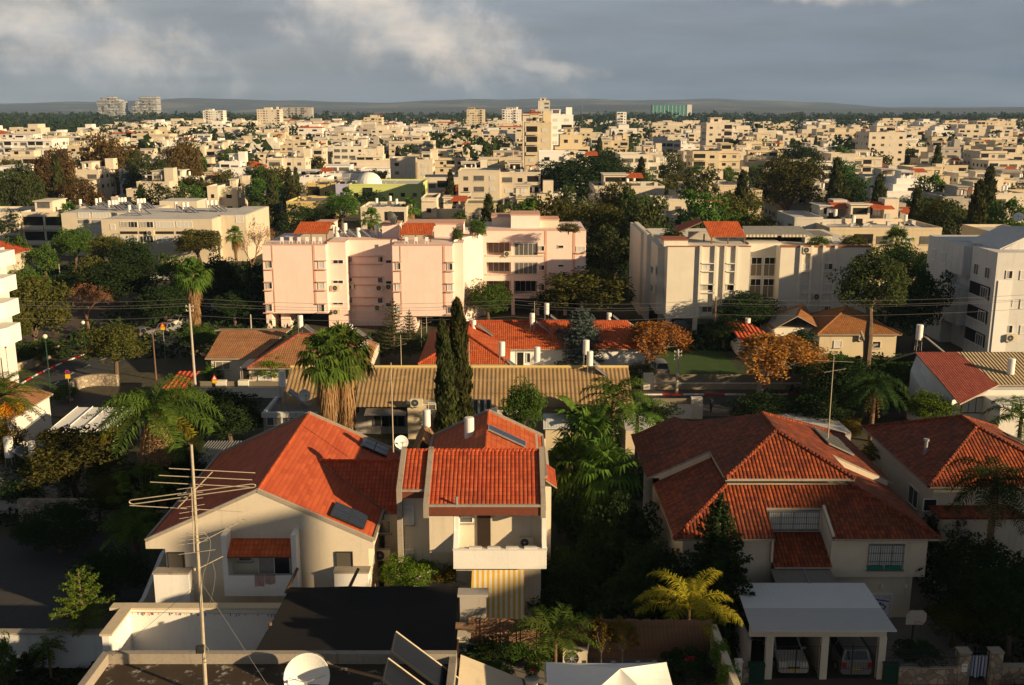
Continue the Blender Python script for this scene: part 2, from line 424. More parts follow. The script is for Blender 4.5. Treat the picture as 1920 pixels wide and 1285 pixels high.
leaf('fruit_orange', (.42, .14, .01), (.60, .24, .02)); leaf('flower_red', (.45, .02, .01), (.6, .05, .02))
def ground_mat():
    m, t, b = newmat('ground_soil'); p = pos(t)
    n = t.noise(p, .06, 6, .6); n2 = t.noise(p, .9, 6, .65)
    col = t.mix(t.ramp(n, [(.42, 0), (.56, 1)]), (.045, .050, .024), (.095, .080, .055))
    col = t.mix(t.math('MULTIPLY', n2, .6), col, (.030, .036, .016))
    t.put(b.inputs['Base Color'], col); b.inputs['Roughness'].default_value = 1; bump(t, b, n2, .15)
ground_mat()
def asphalt(name, c):
    m, t, b = newmat(name); p = pos(t)
    col = t.mix(t.noise(p, .35, 6, .6), mul(c, .7), mul(c, 1.35)); f = t.noise(p, 30, 2)
    vo = t.new('ShaderNodeTexVoronoi', feature='DISTANCE_TO_EDGE'); t.put(vo.inputs['Vector'], t.vmath('ADD', p, t.comb(t.noise(p, .8), t.noise(p, .7), 0))); vo.inputs['Scale'].default_value = .22
    cr = t.math('MULTIPLY', t.math('LESS_THAN', vo.outputs[0], .006), .5)
    col = t.mix(cr, t.mix(.3, col, t.mix(f, mul(c, .6), mul(c, 1.6))), mul(c, .4))
    t.put(b.inputs['Base Color'], col); b.inputs['Roughness'].default_value = .85
asphalt('asphalt', (.050, .049, .050)); asphalt('lot_asphalt', (.055, .053, .053)); asphalt('road_far', (.08, .072, .066))
blocks('pavers', (.13, .095, .08), .22, .11); asphalt('pale_paving', (.19, .17, .15))
def tar():
    m, t, b = newmat('tar_roof'); p = pos(t)
    n = t.noise(p, .5, 7, .65); n2 = t.noise(t.vmath('ADD', p, (7, 2, 0)), 1.5, 9, .72)
    col = t.mix(n, (.020, .017, .014), (.085, .058, .036))
    k = t.math('MULTIPLY', t.math('SUBTRACT', n2, .565), 14, clamp=True)
    col = t.mix(k, col, (.38, .35, .32)); t.put(b.inputs['Base Color'], col); b.inputs['Roughness'].default_value = .8
    bump(t, b, n2, .04)
tar()
def roof_mat(name, c):
    m, t, b = newmat(name); p = pos(t)
    n = t.noise(p, .3, 6, .7); n2 = t.noise(p, 1.6, 5, .6)
    col = t.mix(n, mul(c, .45), mul(c, 1.3)); col = t.mix(t.math('MULTIPLY', n2, .5), col, mul(c, .6))
    t.put(b.inputs['Base Color'], col); b.inputs['Roughness'].default_value = .9
roof_mat('flat_roof_grey', (.26, .24, .21)); roof_mat('flat_roof_white', (.66, .64, .62))
m, t, b = newmat('grass_green'); p = pos(t)
t.put(b.inputs['Base Color'], t.mix(t.noise(p, .8, 6, .6), (.022, .055, .010), (.05, .10, .018))); b.inputs['Roughness'].default_value = 1; bump(t, b, t.noise(p, 8, 5), .1)
m, t, b = newmat('shade_net'); p = pos(t)
wv = t.noise(sc3(t, p, (1, 6, 1)), 1.2, 5, .6)
t.put(b.inputs['Base Color'], t.mix(wv, (.006, .006, .007), (.014, .013, .014))); b.inputs['Roughness'].default_value = .85
# ---------------------------------------------------------------- vegetation
def qmesh(name, quads, mats, mi=None):
    quads = np.asarray(quads, 'f').reshape(-1, 4, 3); n = len(quads)
    me = bpy.data.meshes.new(name); me.vertices.add(n*4); me.vertices.foreach_set('co', quads.ravel())
    me.loops.add(n*4); me.loops.foreach_set('vertex_index', np.arange(n*4, dtype='i'))
    me.polygons.add(n); me.polygons.foreach_set('loop_start', np.arange(0, n*4, 4, dtype='i'))
    try: me.polygons.foreach_set('loop_total', np.full(n, 4, 'i'))
    except Exception: pass
    mats = mats if isinstance(mats, (list, tuple)) else [mats]
    for m_ in mats: me.materials.append(M(m_))
    if mi is not None: me.polygons.foreach_set('material_index', np.asarray(mi, 'i'))
    me.update(calc_edges=True); return me
def unit(a): return a/np.maximum(np.linalg.norm(a, axis=-1, keepdims=True), 1e-9)
def cards(c, out, size, asp, rng, bias=.8):
    n = len(c); nrm = unit(rng.normal(size=(n, 3)) + out*bias)
    t = unit(np.cross(nrm, rng.normal(size=(n, 3)))); b = np.cross(nrm, t)
    s = size*rng.uniform(.55, 1.3, (n, 1)); t = t*s; b = b*s*asp
    return np.stack([c-t*.5-b*.15, c-b*.5, c+t*.6, c+b*.5], 1)        # a pointed leaf-like kite
def clump_crown(seed, nc, nl, ell=(1, 1, .8), cr=.3, leaf=.06, zc=0, low=-.55, shell=.35):
    rng = np.random.default_rng(seed); d = unit(rng.normal(size=(nc*3, 3))); d = d[d[:, 2] > low][:nc]
    rad = rng.uniform(shell, 1, (len(d), 1))**.6; wob = 1 + .22*np.sin(d[:, :1]*5+seed) * np.cos(d[:, 1:2]*4+seed*2)
    cc = d*rad*wob*(1-cr*.7); crs = cr*rng.uniform(.6, 1.25, (len(cc), 1))
    idx = np.repeat(np.arange(len(cc)), nl); o = unit(rng.normal(size=(len(idx), 3)))
    p = cc[idx] + o*crs[idx]*rng.uniform(.45, 1, (len(idx), 1))**.5*np.array([1, 1, .75])
    q = cards(p, unit(o + d[idx]*.6 + [0, 0, .35]), leaf, .62, rng)
    q = q*np.array(ell); q[:, :, 2] += zc; return q, cc*np.array(ell)+[0, 0, zc]
def limb_trunk(cc, h0, r, seed, n=9):
    mb = MB(); rnd = random.Random(seed); top = Vector((rnd.uniform(-.04, .04), rnd.uniform(-.04, .04), h0))
    mb.path([(0, 0, -.05), (r*.3, 0, h0*.5), top], [r*1.25, r*.9, r*.75], 8)
    for k in rnd.sample(range(len(cc)), min(n, len(cc))):
        e = Vector(cc[k]); mid = top.lerp(e, .5) + Vector((0, 0, .06)); mb.path([top, mid, e], [r*.5, r*.3, r*.1], 5)
    return mb
MESH = {}
def reg(kind, crown, trunk, extra=None): MESH[kind] = (crown, trunk, extra or [])
def mesh_of(mb, mats, name='trunk'):
    o = mb.build(name, [M(m_) for m_ in mats]); me = o.data; bpy.data.objects.remove(o); return me
# broad trees: unit = crown radius 1, base of trunk at z 0, crown centre at z 1.25
for kind, lf, tr, ell, sd in (('olive', 'leaf_olive', 'bark', (1, 1, .85), 1), ('dark', 'leaf_dark', 'bark', (1, 1, .9), 2), ('green', 'leaf_green', 'bark', (1, .95, .9), 3),
                              ('bright', 'leaf_bright', 'bark', (1, 1, .9), 4), ('brown', 'leaf_brown', 'bark', (.9, .9, 1.1), 5), ('yellow', 'leaf_yellow', 'bark', (1, 1, .9), 6), ('pine', 'leaf_pine', 'bark', (.95, .95, 1.0), 7)):
    for lod, nc, nl, cr, ls in (('near', 95, 130, .26, .062), ('mid', 42, 60, .32, .105), ('far', 15, 26, .42, .25)):
        q, cc = clump_crown(sd*10+len(lod), nc, nl, ell, cr, ls, 1.25)
        reg(kind+'_'+lod, qmesh('crown', q, lf), mesh_of(limb_trunk(cc, .75, .075, sd), [tr]))
def branch_tree(seed, levels, spread, up, leafn, leafs, lf, tr, name, length=.62, r0=.05, flatz=1.0, kids=(3, 4), kite=.6, clr=.12):
    rnd = random.Random(seed); rng = np.random.default_rng(seed); mb = MB(); tips = []
    def grow(p, d, l, r, lev):
        e = p + d*l; m_ = p.lerp(e, .5) + Vector((rnd.uniform(-1, 1), rnd.uniform(-1, 1), rnd.uniform(-1, 1)))*l*.07
        mb.path([p, m_, e], [r, r*.8, r*.62], 5 if lev < levels-1 else 3)
        if lev >= levels-2: tips.append(e)
        if lev >= levels: return
        for _ in range(rnd.randint(*kids)):
            a = rnd.uniform(0, 6.283); s_ = d.orthogonal().normalized(); s_.rotate(Matrix.Rotation(a, 3, d))
            nd = (d + s_*spread*rnd.uniform(.6, 1.3) + Vector((0, 0, up))).normalized(); nd.z *= flatz; nd.normalize()
            grow(e, nd, l*rnd.uniform(.62, .85), r*.6, lev+1)
    grow(Vector((0, 0, 0)), Vector((.03, 0, 1)), length, r0, 0)
    tp = np.array([tuple(t_) for t_ in tips]); rr_ = np.percentile(np.hypot(tp[:, 0], tp[:, 1]), 93); zt_ = tp[:, 2].max(); K = np.array([1/rr_, 1/rr_, 2/zt_]); tp = tp*K; mb.v = [tuple(np.array(v)*K) for v in mb.v]; idx = rng.integers(0, len(tp), leafn)
    o = unit(rng.normal(size=(leafn, 3))); p_ = tp[idx] + o*clr*rng.uniform(.2, 1, (leafn, 1))
    reg(name, qmesh('crown', cards(p_, o+[0, 0, .6], leafs, kite, rng), lf), mesh_of(mb, [tr]))
branch_tree(3, 6, .66, .0, 6800, .07, 'leaf_orange', 'pale_bark', 'orange_near', .34, .045, 1.0, (3, 3), .6, .16)
branch_tree(8, 6, .62, .10, 900, .04, 'leaf_orange', 'dry_branch', 'bare_near', .42, .035, 1, (3, 3))
branch_tree(5, 5, .7, .05, 9500, .055, 'leaf_green', 'pale_bark', 'airy_near', .55, .04, .8, (3, 4))
def conifer(seed, h, r, tiers, arms, nl, leafs, lf, name, dens=1.0, taper=.9, droop=.15, low=.06):
    rng = np.random.default_rng(seed); rnd = random.Random(seed); mb = MB(); mb.path([(0, 0, -.05), (0, 0, h)], [r*.09, r*.015], 7); Q = []
    for k in range(tiers):
        f = k/(tiers-1); z0 = h*(low+(1-low)*f*.97); rr = r*(1-f)**taper + r*.03; n = arms if f < .85 else max(4, arms-2); ph = rnd.uniform(0, 6)
        for j in range(n):
            a = ph + 6.283*j/n + rnd.uniform(-.15, .15); L = rr*rnd.uniform(.75, 1.1); d = Vector((math.cos(a), math.sin(a), 0))
            up = .35*f + .05; e = d*L + Vector((0, 0, z0+L*up-L*droop)); mid = d*L*.55 + Vector((0, 0, z0+L*up*.3-L*droop*.3))
            mb.path([(0, 0, z0), mid, e], [r*.018, r*.012, r*.004], 3)
            m_ = int(nl*(L/r)*dens)+6; tt = rng.uniform(.15, 1.05, (m_, 1)); c = np.where(tt < .55, np.array([0, 0, z0])*(1-tt/.55)+np.array(mid)*tt/.55, np.array(mid)*(1-(tt-.55)/.45)+np.array(e)*(tt-.55)/.45)
            side = np.array([-math.sin(a), math.cos(a), 0]); wd = (.20*L+.03*r)*(1.1-tt*.75)
            c = c + side*rng.uniform(-1, 1, (m_, 1))*wd*1.25 + np.array([0, 0, 1])*rng.normal(0, .03*r, (m_, 1))
            Q.append(cards(c, np.tile(np.array([d.x*.5, d.y*.5, 1.0]), (m_, 1)), leafs, .45, rng, .9))
    reg(name, qmesh('crown', np.concatenate(Q), lf), mesh_of(mb, ['bark']))
conifer(1, 3.3, 1, 19, 9, 110, .10, 'leaf_dark', 'conifer_near', 1.3, .8, .1)
conifer(2, 3.4, 1, 16, 7, 60, .085, 'leaf_pine', 'araucaria_near', 1.0, .75, -.12)
conifer(6, 2.3, 1, 9, 6, 190, .075, 'leaf_bright', 'tiered_near', 1.0, .45, -.05, .12)
conifer(9, 2.6, 1, 18, 9, 120, .085, 'leaf_blue', 'spruce_near', 1.3, .55, .1, .03)
def cypress(seed, name, h, r, n, leafs, lf='leaf_cypress', lean=0.0):
    rng = np.random.default_rng(seed); f = rng.uniform(0, 1, (n, 1)); a = rng.uniform(0, 6.283, (n, 1))
    prof = np.minimum(1, (f/.12+.25))*(1-f)**.45; lump = 1+.2*np.sin(a*3+f*23+seed)+.14*np.sin(a*5-f*41)+.1*np.sin(a*2+f*67)
    rad = r*prof*lump*rng.uniform(.55, 1.12, (n, 1)); x_ = np.cos(a)*rad + lean*f**2; y_ = np.sin(a)*rad
    c = np.concatenate([x_, y_, .03*h+f*h*.97], 1); o = np.concatenate([np.cos(a), np.sin(a), .35+0*f], 1)
    nrm = unit(o+rng.normal(size=(n, 3))*.6); up = unit(np.array([0, 0, 1.])+rng.normal(size=(n, 3))*.35); s = np.cross(up, nrm); s = unit(s)*leafs*.35*rng.uniform(.6, 1.2, (n, 1)); u = up*leafs*rng.uniform(.6, 1.4, (n, 1))
    mb = MB(); mb.path([(0, 0, -.1), (lean*.25, 0, h*.5), (lean*.8, 0, h*.9)], [r*.3, r*.18, r*.03], 6)
    reg(name, qmesh('crown', np.stack([c-s, c-u*.2, c+s, c+u], 1), lf), mesh_of(mb, ['bark']))
cypress(1, 'cypress_near', 9, 1.15, 30000, .34); cypress(4, 'cypress_lean', 9, 1.0, 20000, .32, lean=-.45)
cypress(3, 'cypress_mid', 8, 1, 3500, .5); cypress(5, 'cypress_far', 8, 1.1, 420, 1.2)
# palms
def feather(az, L, e0, e1, nl, ll, wl, hang, rng, curl=1.0, z0=0):
    """one pinnate frond: start pitch e0, end pitch e1 (degrees)"""
    Q = []; N = 14; p = np.array([0, 0, z0], float); pts = [p.copy()]; dirs = []
    for i in range(N):
        e = R(e0+(e1-e0)*(i/(N-1))**curl); d = np.array([math.cos(az)*math.cos(e), math.sin(az)*math.cos(e), math.sin(e)]); p = p+d*L/N; pts.append(p.copy()); dirs.append(d)
    dirs.append(dirs[-1]); side = np.array([-math.sin(az), math.cos(az), 0])
    for i in range(N):
        a, b = pts[i], pts[i+1]; w0 = L*.010*(1-i/N)+.008; Q.append([a-side*w0, a+side*w0, b+side*w0*.8, b-side*w0*.8])
        up = np.cross(dirs[i], side); Q.append([a-up*w0, a+up*w0, b+up*w0*.8, b-up*w0*.8])
    for k in range(nl):
        f = .14+.86*(k+rng.uniform(0, 1))/nl; i = min(N-1, int(f*N)); t_ = f*N-i; c = pts[i]*(1-t_)+pts[i+1]*t_; d = dirs[i]
        l_ = ll*(math.sin(math.pi*(.12+.80*f))**.7)*rng.uniform(.8, 1.15)
        for sgn in (-1, 1):
            v1 = side*sgn*.85 + d*.45 + np.array([0, 0, rng.uniform(-.15, .3)]) + rng.normal(size=3)*.12; v1 /= np.linalg.norm(v1)
            v2 = v1*(1-hang) + np.array([0, 0, -1])*hang + rng.normal(size=3)*.08; v2 /= np.linalg.norm(v2)
            m_ = c+v1*l_*.5; e_ = m_+v2*l_*.5; wv = d*wl*.5
            Q.append([c-wv*.5, c+wv*.5, m_+wv, m_-wv]); Q.append([m_-wv, m_+wv, e_+wv*.15, e_-wv*.15])
    return Q
def fan(az, e, L, rad, rng, droop=.35, n=15, z0=0, split=.45):
    Q = []; d = np.array([math.cos(az)*math.cos(e), math.sin(az)*math.cos(e), math.sin(e)]); side = np.array([-math.sin(az), math.cos(az), 0]); up = np.cross(d, side)*-1
    o = np.array([0, 0, z0]); m_ = o+d*L*.55; c = o+d*L+np.array([0, 0, -L*.08]); w0 = side*.03
    Q.append([o-w0, o+w0, m_+w0, m_-w0]); Q.append([m_-w0, m_+w0, c+w0, c-w0])
    d2 = d+np.array([0, 0, -.25]); d2 /= np.linalg.norm(d2); hn = np.cross(side, d2)
    for k in range(n):
        t_ = (k+.5)/n*2-1; a = t_*R(118); v = d2*math.cos(a)+side*math.sin(a); ra = rad*(.82+.18*math.cos(a))*rng.uniform(.85, 1.1)
        cup = hn*(.10 if k % 2 else -.02)*rad*.5; w1 = (d2*-math.sin(a)+side*math.cos(a))*rad*math.pi*1.31/n*split
        mid = c+v*ra*.6+cup*.6; tip = c+v*ra+np.array([0, 0, -droop*ra*rng.uniform(.5, 1.4)])
        Q.append([c, c, mid+w1*.62, mid-w1*.62]); Q.append([mid-w1*.62, mid+w1*.62, tip+w1*.06, tip-w1*.06])
    return Q
def palm_trunk(h, r, bulge=1.15, lean=0):
    mb = MB(); pts = [(lean*(i/10)**2, 0, h*i/10) for i in range(11)]; mb.path(pts, [r*(bulge if i < 1 else 1.0-.12*i/10) for i in range(11)], 10)
    for i in range(int(h/.22)): z_ = i*.22; mb.lathe([(r*.98, z_), (r*1.07, z_+.07), (r*.94, z_+.16)], (lean*(z_/h)**2, 0, 0), 10)
    return mb
def washingtonia(name, h, skirt, seed, nf=44, rad=.95, L=1.25, spread=1.0):
    rng = np.random.default_rng(seed); Q = []
    for k in range(nf):
        f = k/nf; e = R(82-112*f+rng.uniform(-9, 9)); Q += fan(k*2.399+rng.uniform(-.2, .2), e, L*rng.uniform(.85, 1.15)*spread, rad*rng.uniform(.85, 1.1), rng, .25+.5*f, z0=h-.25*f)
    D = []
    for k in range(int(38*skirt)+14):
        f = k/(38*skirt+14); Lk = .6*(1-.45*f); az_ = k*2.399; e = R(-42-32*min(1, f*3)+rng.uniform(-8, 8))
        q = np.array(fan(az_, e, Lk, rad*.85, rng, .95, 11, z0=0, split=.30)); ax = np.array([math.cos(az_), math.sin(az_), 0])
        c0 = q.mean(axis=(0, 1)); q = q*np.array([.75, .75, 1.15])+ax*.14; q[:, :, 2] += h-.3-skirt*f; D.append(q)
    mt = mesh_of(palm_trunk(h, .24), ['palm_trunk'])
    reg(name, qmesh('crown', np.array(Q), 'leaf_palm'), mt, [('dead_fronds', qmesh('dead_fronds', np.concatenate(D), 'dead_frond'))])
washingtonia('fan_palm_tall', 8.5, 3.2, 1, rad=1.1); washingtonia('fan_palm_skirt', 5.6, 4.3, 2, 50, 1.0, 1.3); washingtonia('fan_palm_small', 4.2, .9, 3, 30, .85, 1.0)
def queen(name, h, nf, L, seed, lf='leaf_palm', nl=46, ll=.75, hang=.6, dead=0, emin=-35, gold=0, fruit=False, r=.2, e_end=-75, curl=.9, wl=.05):
    rng = np.random.default_rng(seed); Q = []; mi = []
    for k in range(nf):
        f = k/nf; e0 = 78-(78-emin)*f+rng.uniform(-8, 8); q = feather(k*2.399+rng.uniform(-.25, .25), L*rng.uniform(.85, 1.1), e0, max(-88, e0-95+rng.uniform(-12, 12)) if e_end is None else e_end+rng.uniform(-12, 12)+ (1-f)*20, nl, ll, wl, hang, rng, curl, h)
        Q += q; mi += [1 if k >= nf-gold else 0]*len(q)
    ex = []
    if dead:
        D = []
        for k in range(dead): D += feather(k*2.399+1, L*.74, -38+rng.uniform(-16, 16), -88, 12, ll*.5, .045, .8, rng, .5, h-.25)
        ex.append(('dead_fronds', qmesh('dead_fronds', D, 'dead_frond')))
    if fruit:
        c = []; 
        for k in range(9):
            a = k*.698+rng.uniform(-.15, .15); cen = np.array([math.cos(a)*1.15, math.sin(a)*1.15, h-.75+rng.uniform(-.3, .3)]); o = unit(rng.normal(size=(420, 3))); c.append(cards(cen+o*np.array([.36, .36, .5])*rng.uniform(.3, 1, (420, 1)), o, .10, .9, rng))
        ex.append(('fruit_bunches', qmesh('fruit_bunches', np.concatenate(c), 'fruit_orange')))
    reg(name, qmesh('crown', np.array(Q), [lf, 'leaf_palm_gold'], mi), mesh_of(palm_trunk(h, r), ['palm_trunk']), ex)
queen('queen_palm', 6.0, 24, 3.6, 4, 'leaf_palm', 52, .9, .55, 46, -12, 3, e_end=-62)
queen('queen_palm_dark', 6.0, 22, 3.3, 5, 'leaf_palm_dark', 46, .8, .6, 8, -25)
queen('date_palm', 4.2, 46, 3.6, 6, 'leaf_palm', 50, .42, .15, 12, -30, 0, True, .3, -45, 1.1, .04)
queen('areca_palm', 2.4, 13, 3.0, 7, 'leaf_palm_gold', 64, .62, .42, 0, 25, 4, False, .10, -50, 1.1, .035)
queen('pot_palm', 1.0, 12, 1.7, 8, 'leaf_palm', 34, .5, .25, 0, 5, 1, False, .06, -40, 1, .045)
queen('king_palm', 4.6, 13, 2.7, 9, 'leaf_palm', 42, .7, .35, 0, -5, 0, False, .13, -55, 1, .07)
queen('small_palm', 4.0, 20, 2.2, 10, 'leaf_palm', 22, .5, .35, 0, -25, 0, False, .15, -60, 1, .08)
def banana(name, seed, n=13):
    rng = np.random.default_rng(seed); Q = []; mb = MB()
    for k in range(n):
        a = k*2.399; b0 = np.array([math.cos(a)*.25, math.sin(a)*.25, 0]); e0, e1 = 80-rng.uniform(0, 20), rng.uniform(-35, 35); L = rng.uniform(1.7, 2.6); p = b0+[0, 0, 1.1]; N = 9; side = np.array([-math.sin(a), math.cos(a), 0])
        mb.tube(b0, p, .09, .06, 6); pr = None
        for i in range(N+1):
            f = i/N; e = R(e0+(e1-e0)*f); w_ = .36*math.sin(math.pi*min(1, .06+f*.93))**.6; fold = np.array([0, 0, w_*.45])
            cur = (p-side*w_+fold, p, p+side*w_+fold)
            if pr: Q.append([pr[0], pr[1], cur[1], cur[0]]); Q.append([pr[1], pr[2], cur[2], cur[1]])
            pr = cur; p = p+np.array([math.cos(a)*math.cos(e), math.sin(a)*math.cos(e), math.sin(e)])*L/N
    reg(name, qmesh('crown', Q, 'leaf_palm'), mesh_of(mb, ['palm_trunk']))
banana('banana', 3)
def big_leaf(name, seed, lf, n=900, size=.17, ell=(1, 1, .8)):
    q, cc = clump_crown(seed, 34, n//34, ell, .2, size, 1.1, -.5, .5); reg(name, qmesh('crown', q, lf), mesh_of(limb_trunk(cc, .5, .05, seed, 14), ['pale_bark']))
big_leaf('papaya', 3, 'leaf_bright', 1900, .20); big_leaf('plumeria', 5, 'leaf_yellow', 1500, .16, (1, 1, .6))
# low bushes: unit radius, sits on the ground
for kind, lf in (('dark', 'leaf_dark'), ('green', 'leaf_green'), ('bright', 'leaf_bright'), ('olive', 'leaf_olive'), ('yellow', 'leaf_yellow'), ('blue', 'leaf_blue')):
    q, cc = clump_crown(70+len(kind), 60, 90, (1, 1, .8), .27, .085, .62, -.75); q[:, :, 2] = np.maximum(q[:, :, 2], .01)
    reg('bush_'+kind, qmesh('crown', q, lf), mesh_of(limb_trunk(cc, .2, .05, 3, 7), ['bark']))
NAMES = {'olive': 'broadleaf_tree', 'dark': 'broadleaf_tree', 'green': 'broadleaf_tree', 'bright': 'broadleaf_tree', 'brown': 'pine_tree', 'pine': 'pine_tree', 'yellow': 'broadleaf_tree', 'orange': 'autumn_tree', 'bare': 'bare_tree',
         'airy': 'broadleaf_tree', 'conifer': 'conifer_tree', 'araucaria': 'araucaria_tree', 'tiered': 'conifer_tree', 'spruce': 'blue_spruce', 'cypress': 'cypress_tree', 'papaya': 'papaya_tree', 'plumeria': 'plumeria_tree', 'banana': 'banana_plant', 'bush': 'bush'}
def plant(kind, loc, s, label, cat=None, group=None, rz=None, name=None):
    """s: scale (number or 3)"""
    crown, trunk, extra = MESH[kind]; k0 = kind.split('_')[0]
    nm = name or ('palm_tree' if 'palm' in kind else NAMES.get(k0, 'tree'))
    cat = cat or ('palm' if 'palm' in kind else 'bush' if k0 == 'bush' else 'tree')
    rnd = random.Random(hash((round(loc[0], 1), round(loc[1], 1))) & 0xffff)
    r = thing(nm, loc, label, cat, group, rnd.uniform(0, 6.28) if rz is None else rz)
    r.scale = (s, s, s) if not isinstance(s, (tuple, list)) else s
    for n_, me in [('crown', crown), ('trunk', trunk)] + extra:
        o = bpy.data.objects.new(n_, me); COL.objects.link(o); par(o, r)
    return r
CEN = {'conifer': (0, 3.3), 'araucaria': (0, 3.4), 'tiered': (0, 2.3), 'spruce': (0, 2.6), 'bush': (0, 1.35)}
def tree(kind, px, py, wpx, hpx, zc, label, group=None, lod=None, cat=None, rz=None):
    """a tree whose crown centre shows at (px, py) and stands zc metres up; wpx, hpx its crown size in the photo"""
    p = G(px, py, zc); dep = p.y*CT+(CH-p.z)*ST; r = wpx/2*dep/F; hh = hpx*dep/F
    if lod is None: lod = 'near' if wpx > 62 else ('mid' if wpx > 26 else 'far')
    key = kind if kind in MESH else kind+'_'+lod
    if key not in MESH: key = kind+'_near'
    if kind in ('orange', 'bare', 'airy'):
        return plant(kind+'_near', (p.x, p.y, 0), (r*1.15, r*1.15, (zc+hh/2)/2.0), label, cat, group, rz)
    k0 = kind.split('_')[0]
    if k0 in CEN:
        H = CEN[k0][1]; return plant(key, (p.x, p.y, zc-hh/2), (r, r, hh/H), label, cat, group, rz)
    r *= 1.17; rz_ = hh/1.62; z0 = zc-1.25*rz_
    o = plant(key, (p.x, p.y, z0), (r, r, rz_), label, cat, group, rz)
    if z0 > .1:                              # lengthen the trunk down to the ground
        t_ = [k for k in o.children if k.name.startswith('trunk')]
        mb = MB(); mb.path([(0, 0, -z0/rz_), (.02, .01, .02)], [.10, .09], 8); ob = mb.build('trunk', M('bark'), o)
        # merge is not needed: a lower stem section of the same trunk
        me = t_[0].data.copy(); bm_join(me, ob.data); t_[0].data = me; KIDS[o.name].remove(ob); bpy.data.objects.remove(ob)
    return o
def bm_join(me, other):
    import bmesh
    bm = bmesh.new(); bm.from_mesh(me); bm.from_mesh(other); bm.to_mesh(me); bm.free()
# ---------------------------------------------------------------- building helpers
class Th:
    """a thing: an Empty with its parts; meshes are given in world metres and stored relative to the root"""
    def __init__(s, name, loc, label, cat, group=None): s.o = thing(name, loc, label, cat, group); s.l = Vector(loc)
    def part(s, name, mb, mats, label=None, parent=None):
        l = s.l if parent is None else s.l
        mb.v = [(a-l.x, b-l.y, c-l.z) for a, b, c in mb.v]
        mats = [M(k) for k in (mats if isinstance(mats, (list, tuple)) else [mats])]
        o = mb.build(name, mats, parent or s.o)
        if label: o['label'] = label
        return o
def rp(px, py, a, b, c):            # where the view ray meets the roof plane z = a + b x + c y
    d = ray(px, py); t = (a-CH)/(d.z-b*d.x-c*d.y); return Vector((d.x*t, d.y*t, CH+d.z*t))
def slab(mb, pts, th=.14, m=0, me=1):
    pts = [Vector(p) for p in pts]; n = (pts[1]-pts[0]).cross(pts[2]-pts[0])
    if n.z < 0: pts = pts[::-1]
    mb.poly(pts, m); lo = [p-Vector((0, 0, th)) for p in pts]; mb.poly(lo[::-1], me)
    for i in range(len(pts)): j = (i+1) % len(pts); mb.poly([pts[j], pts[i], lo[i], lo[j]], me)
def beam(mb, p, q, w, h, m=0, up=0.0):
    p, q = Vector(p), Vector(q); d = (q-p); L = d.length; d.normalize(); s_ = d.cross(Vector((0, 0, 1)))
    s_ = s_.normalized() if s_.length > 1e-3 else Vector((1, 0, 0)); u = s_.cross(d)
    mb.obox((p+q)/2+u*up, d*L/2, s_*w/2, u*h/2, m)
def ridge(mb, p, q, r=.11, m=0):     # overlapping half-round ridge tiles
    p, q = Vector(p), Vector(q); n = max(2, int((q-p).length/.38)); d = (q-p)/n
    for i in range(n): mb.tube(p+d*i+Vector((0, 0, .02)), p+d*(i+1.08)+Vector((0, 0, .02)), r*1.12, r*.88, 7, m, True)
WIN = {}
def win(root, p, w, h, rz=0, kind='glass', frame='white_metal', near=False, name='window', label=None, grille=None):
    w, h = round(w, 1 if not near else 2), round(h, 1 if not near else 2); key = (kind, frame, w, h, near, grille)
    if key not in WIN:
        t_ = .05 if near else .07; f = MB(); g = MB(); s_ = MB()
        for b in ((-w/2, -w/2+t_, 0, h), (w/2-t_, w/2, 0, h), (-w/2+t_, w/2-t_, 0, t_), (-w/2+t_, w/2-t_, h-t_, h)): f.box(b[0], b[1], -.09, 0, b[2], b[3])
        n = max(1, round(w/ (.75 if kind != 'shutter' else 9)))
        for i in range(1, n): x_ = -w/2+w*i/n; f.box(x_-.025, x_+.025, -.07, 0, t_, h-t_)
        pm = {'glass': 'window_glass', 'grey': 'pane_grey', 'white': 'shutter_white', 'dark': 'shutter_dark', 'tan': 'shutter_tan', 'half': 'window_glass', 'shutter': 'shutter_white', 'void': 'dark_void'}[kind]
        g.box(-w/2+t_, w/2-t_, -.045, -.005, t_, h-t_)
        if kind == 'half': g.box(-w/2+t_, -w/2+w*.5, -.062, -.045, t_, h-t_, 1)
        if near: s_.box(-w/2-.06, w/2+.06, -.16, 0, -.07, 0)
        if grille:
            for i in range(1, int(w/.13)): x_ = -w/2+w*i/int(w/.13); f.tube((x_, -.16, 0), (x_, -.16, h), .012, n=4, m=1)
            for zz_ in (.02, h*.35, h*.68, h-.02): f.tube((-w/2, -.16, zz_), (w/2, -.16, zz_), .014, n=4, m=1)
        if near:
            a = f.build('window', [M(frame), M('dark_metal')]); b_ = g.build('pane', [M(pm), M('curtain')]); c = s_.build('sill', M('concrete'))
            WIN[key] = (a.data, b_.data, c.data)
            for o in (a, b_, c): bpy.data.objects.remove(o)
        else:
            nf = len(f.f); f.v += g.v; base = len(f.v)-len(g.v)
            for q, mm in zip(g.f, g.m): f.f.append(tuple(i+base for i in q)); f.m.append(2+mm); f.sm.append(False)
            a = f.build('window', [M(frame), M('dark_metal'), M(pm), M('curtain')]); WIN[key] = (a.data,); bpy.data.objects.remove(a)
    ms_ = WIN[key]; o = bpy.data.objects.new(name, ms_[0]); COL.objects.link(o)
    par(o, root.o if isinstance(root, Th) else root); o.location = Vector(p) - (root.l if isinstance(root, Th) else Vector()); o.rotation_euler.z = rz
    if label: o['label'] = label
    for nm, me in zip(('pane', 'sill'), ms_[1:]):
        c = bpy.data.objects.new(nm, me); COL.objects.link(c); par(c, o)
    return o
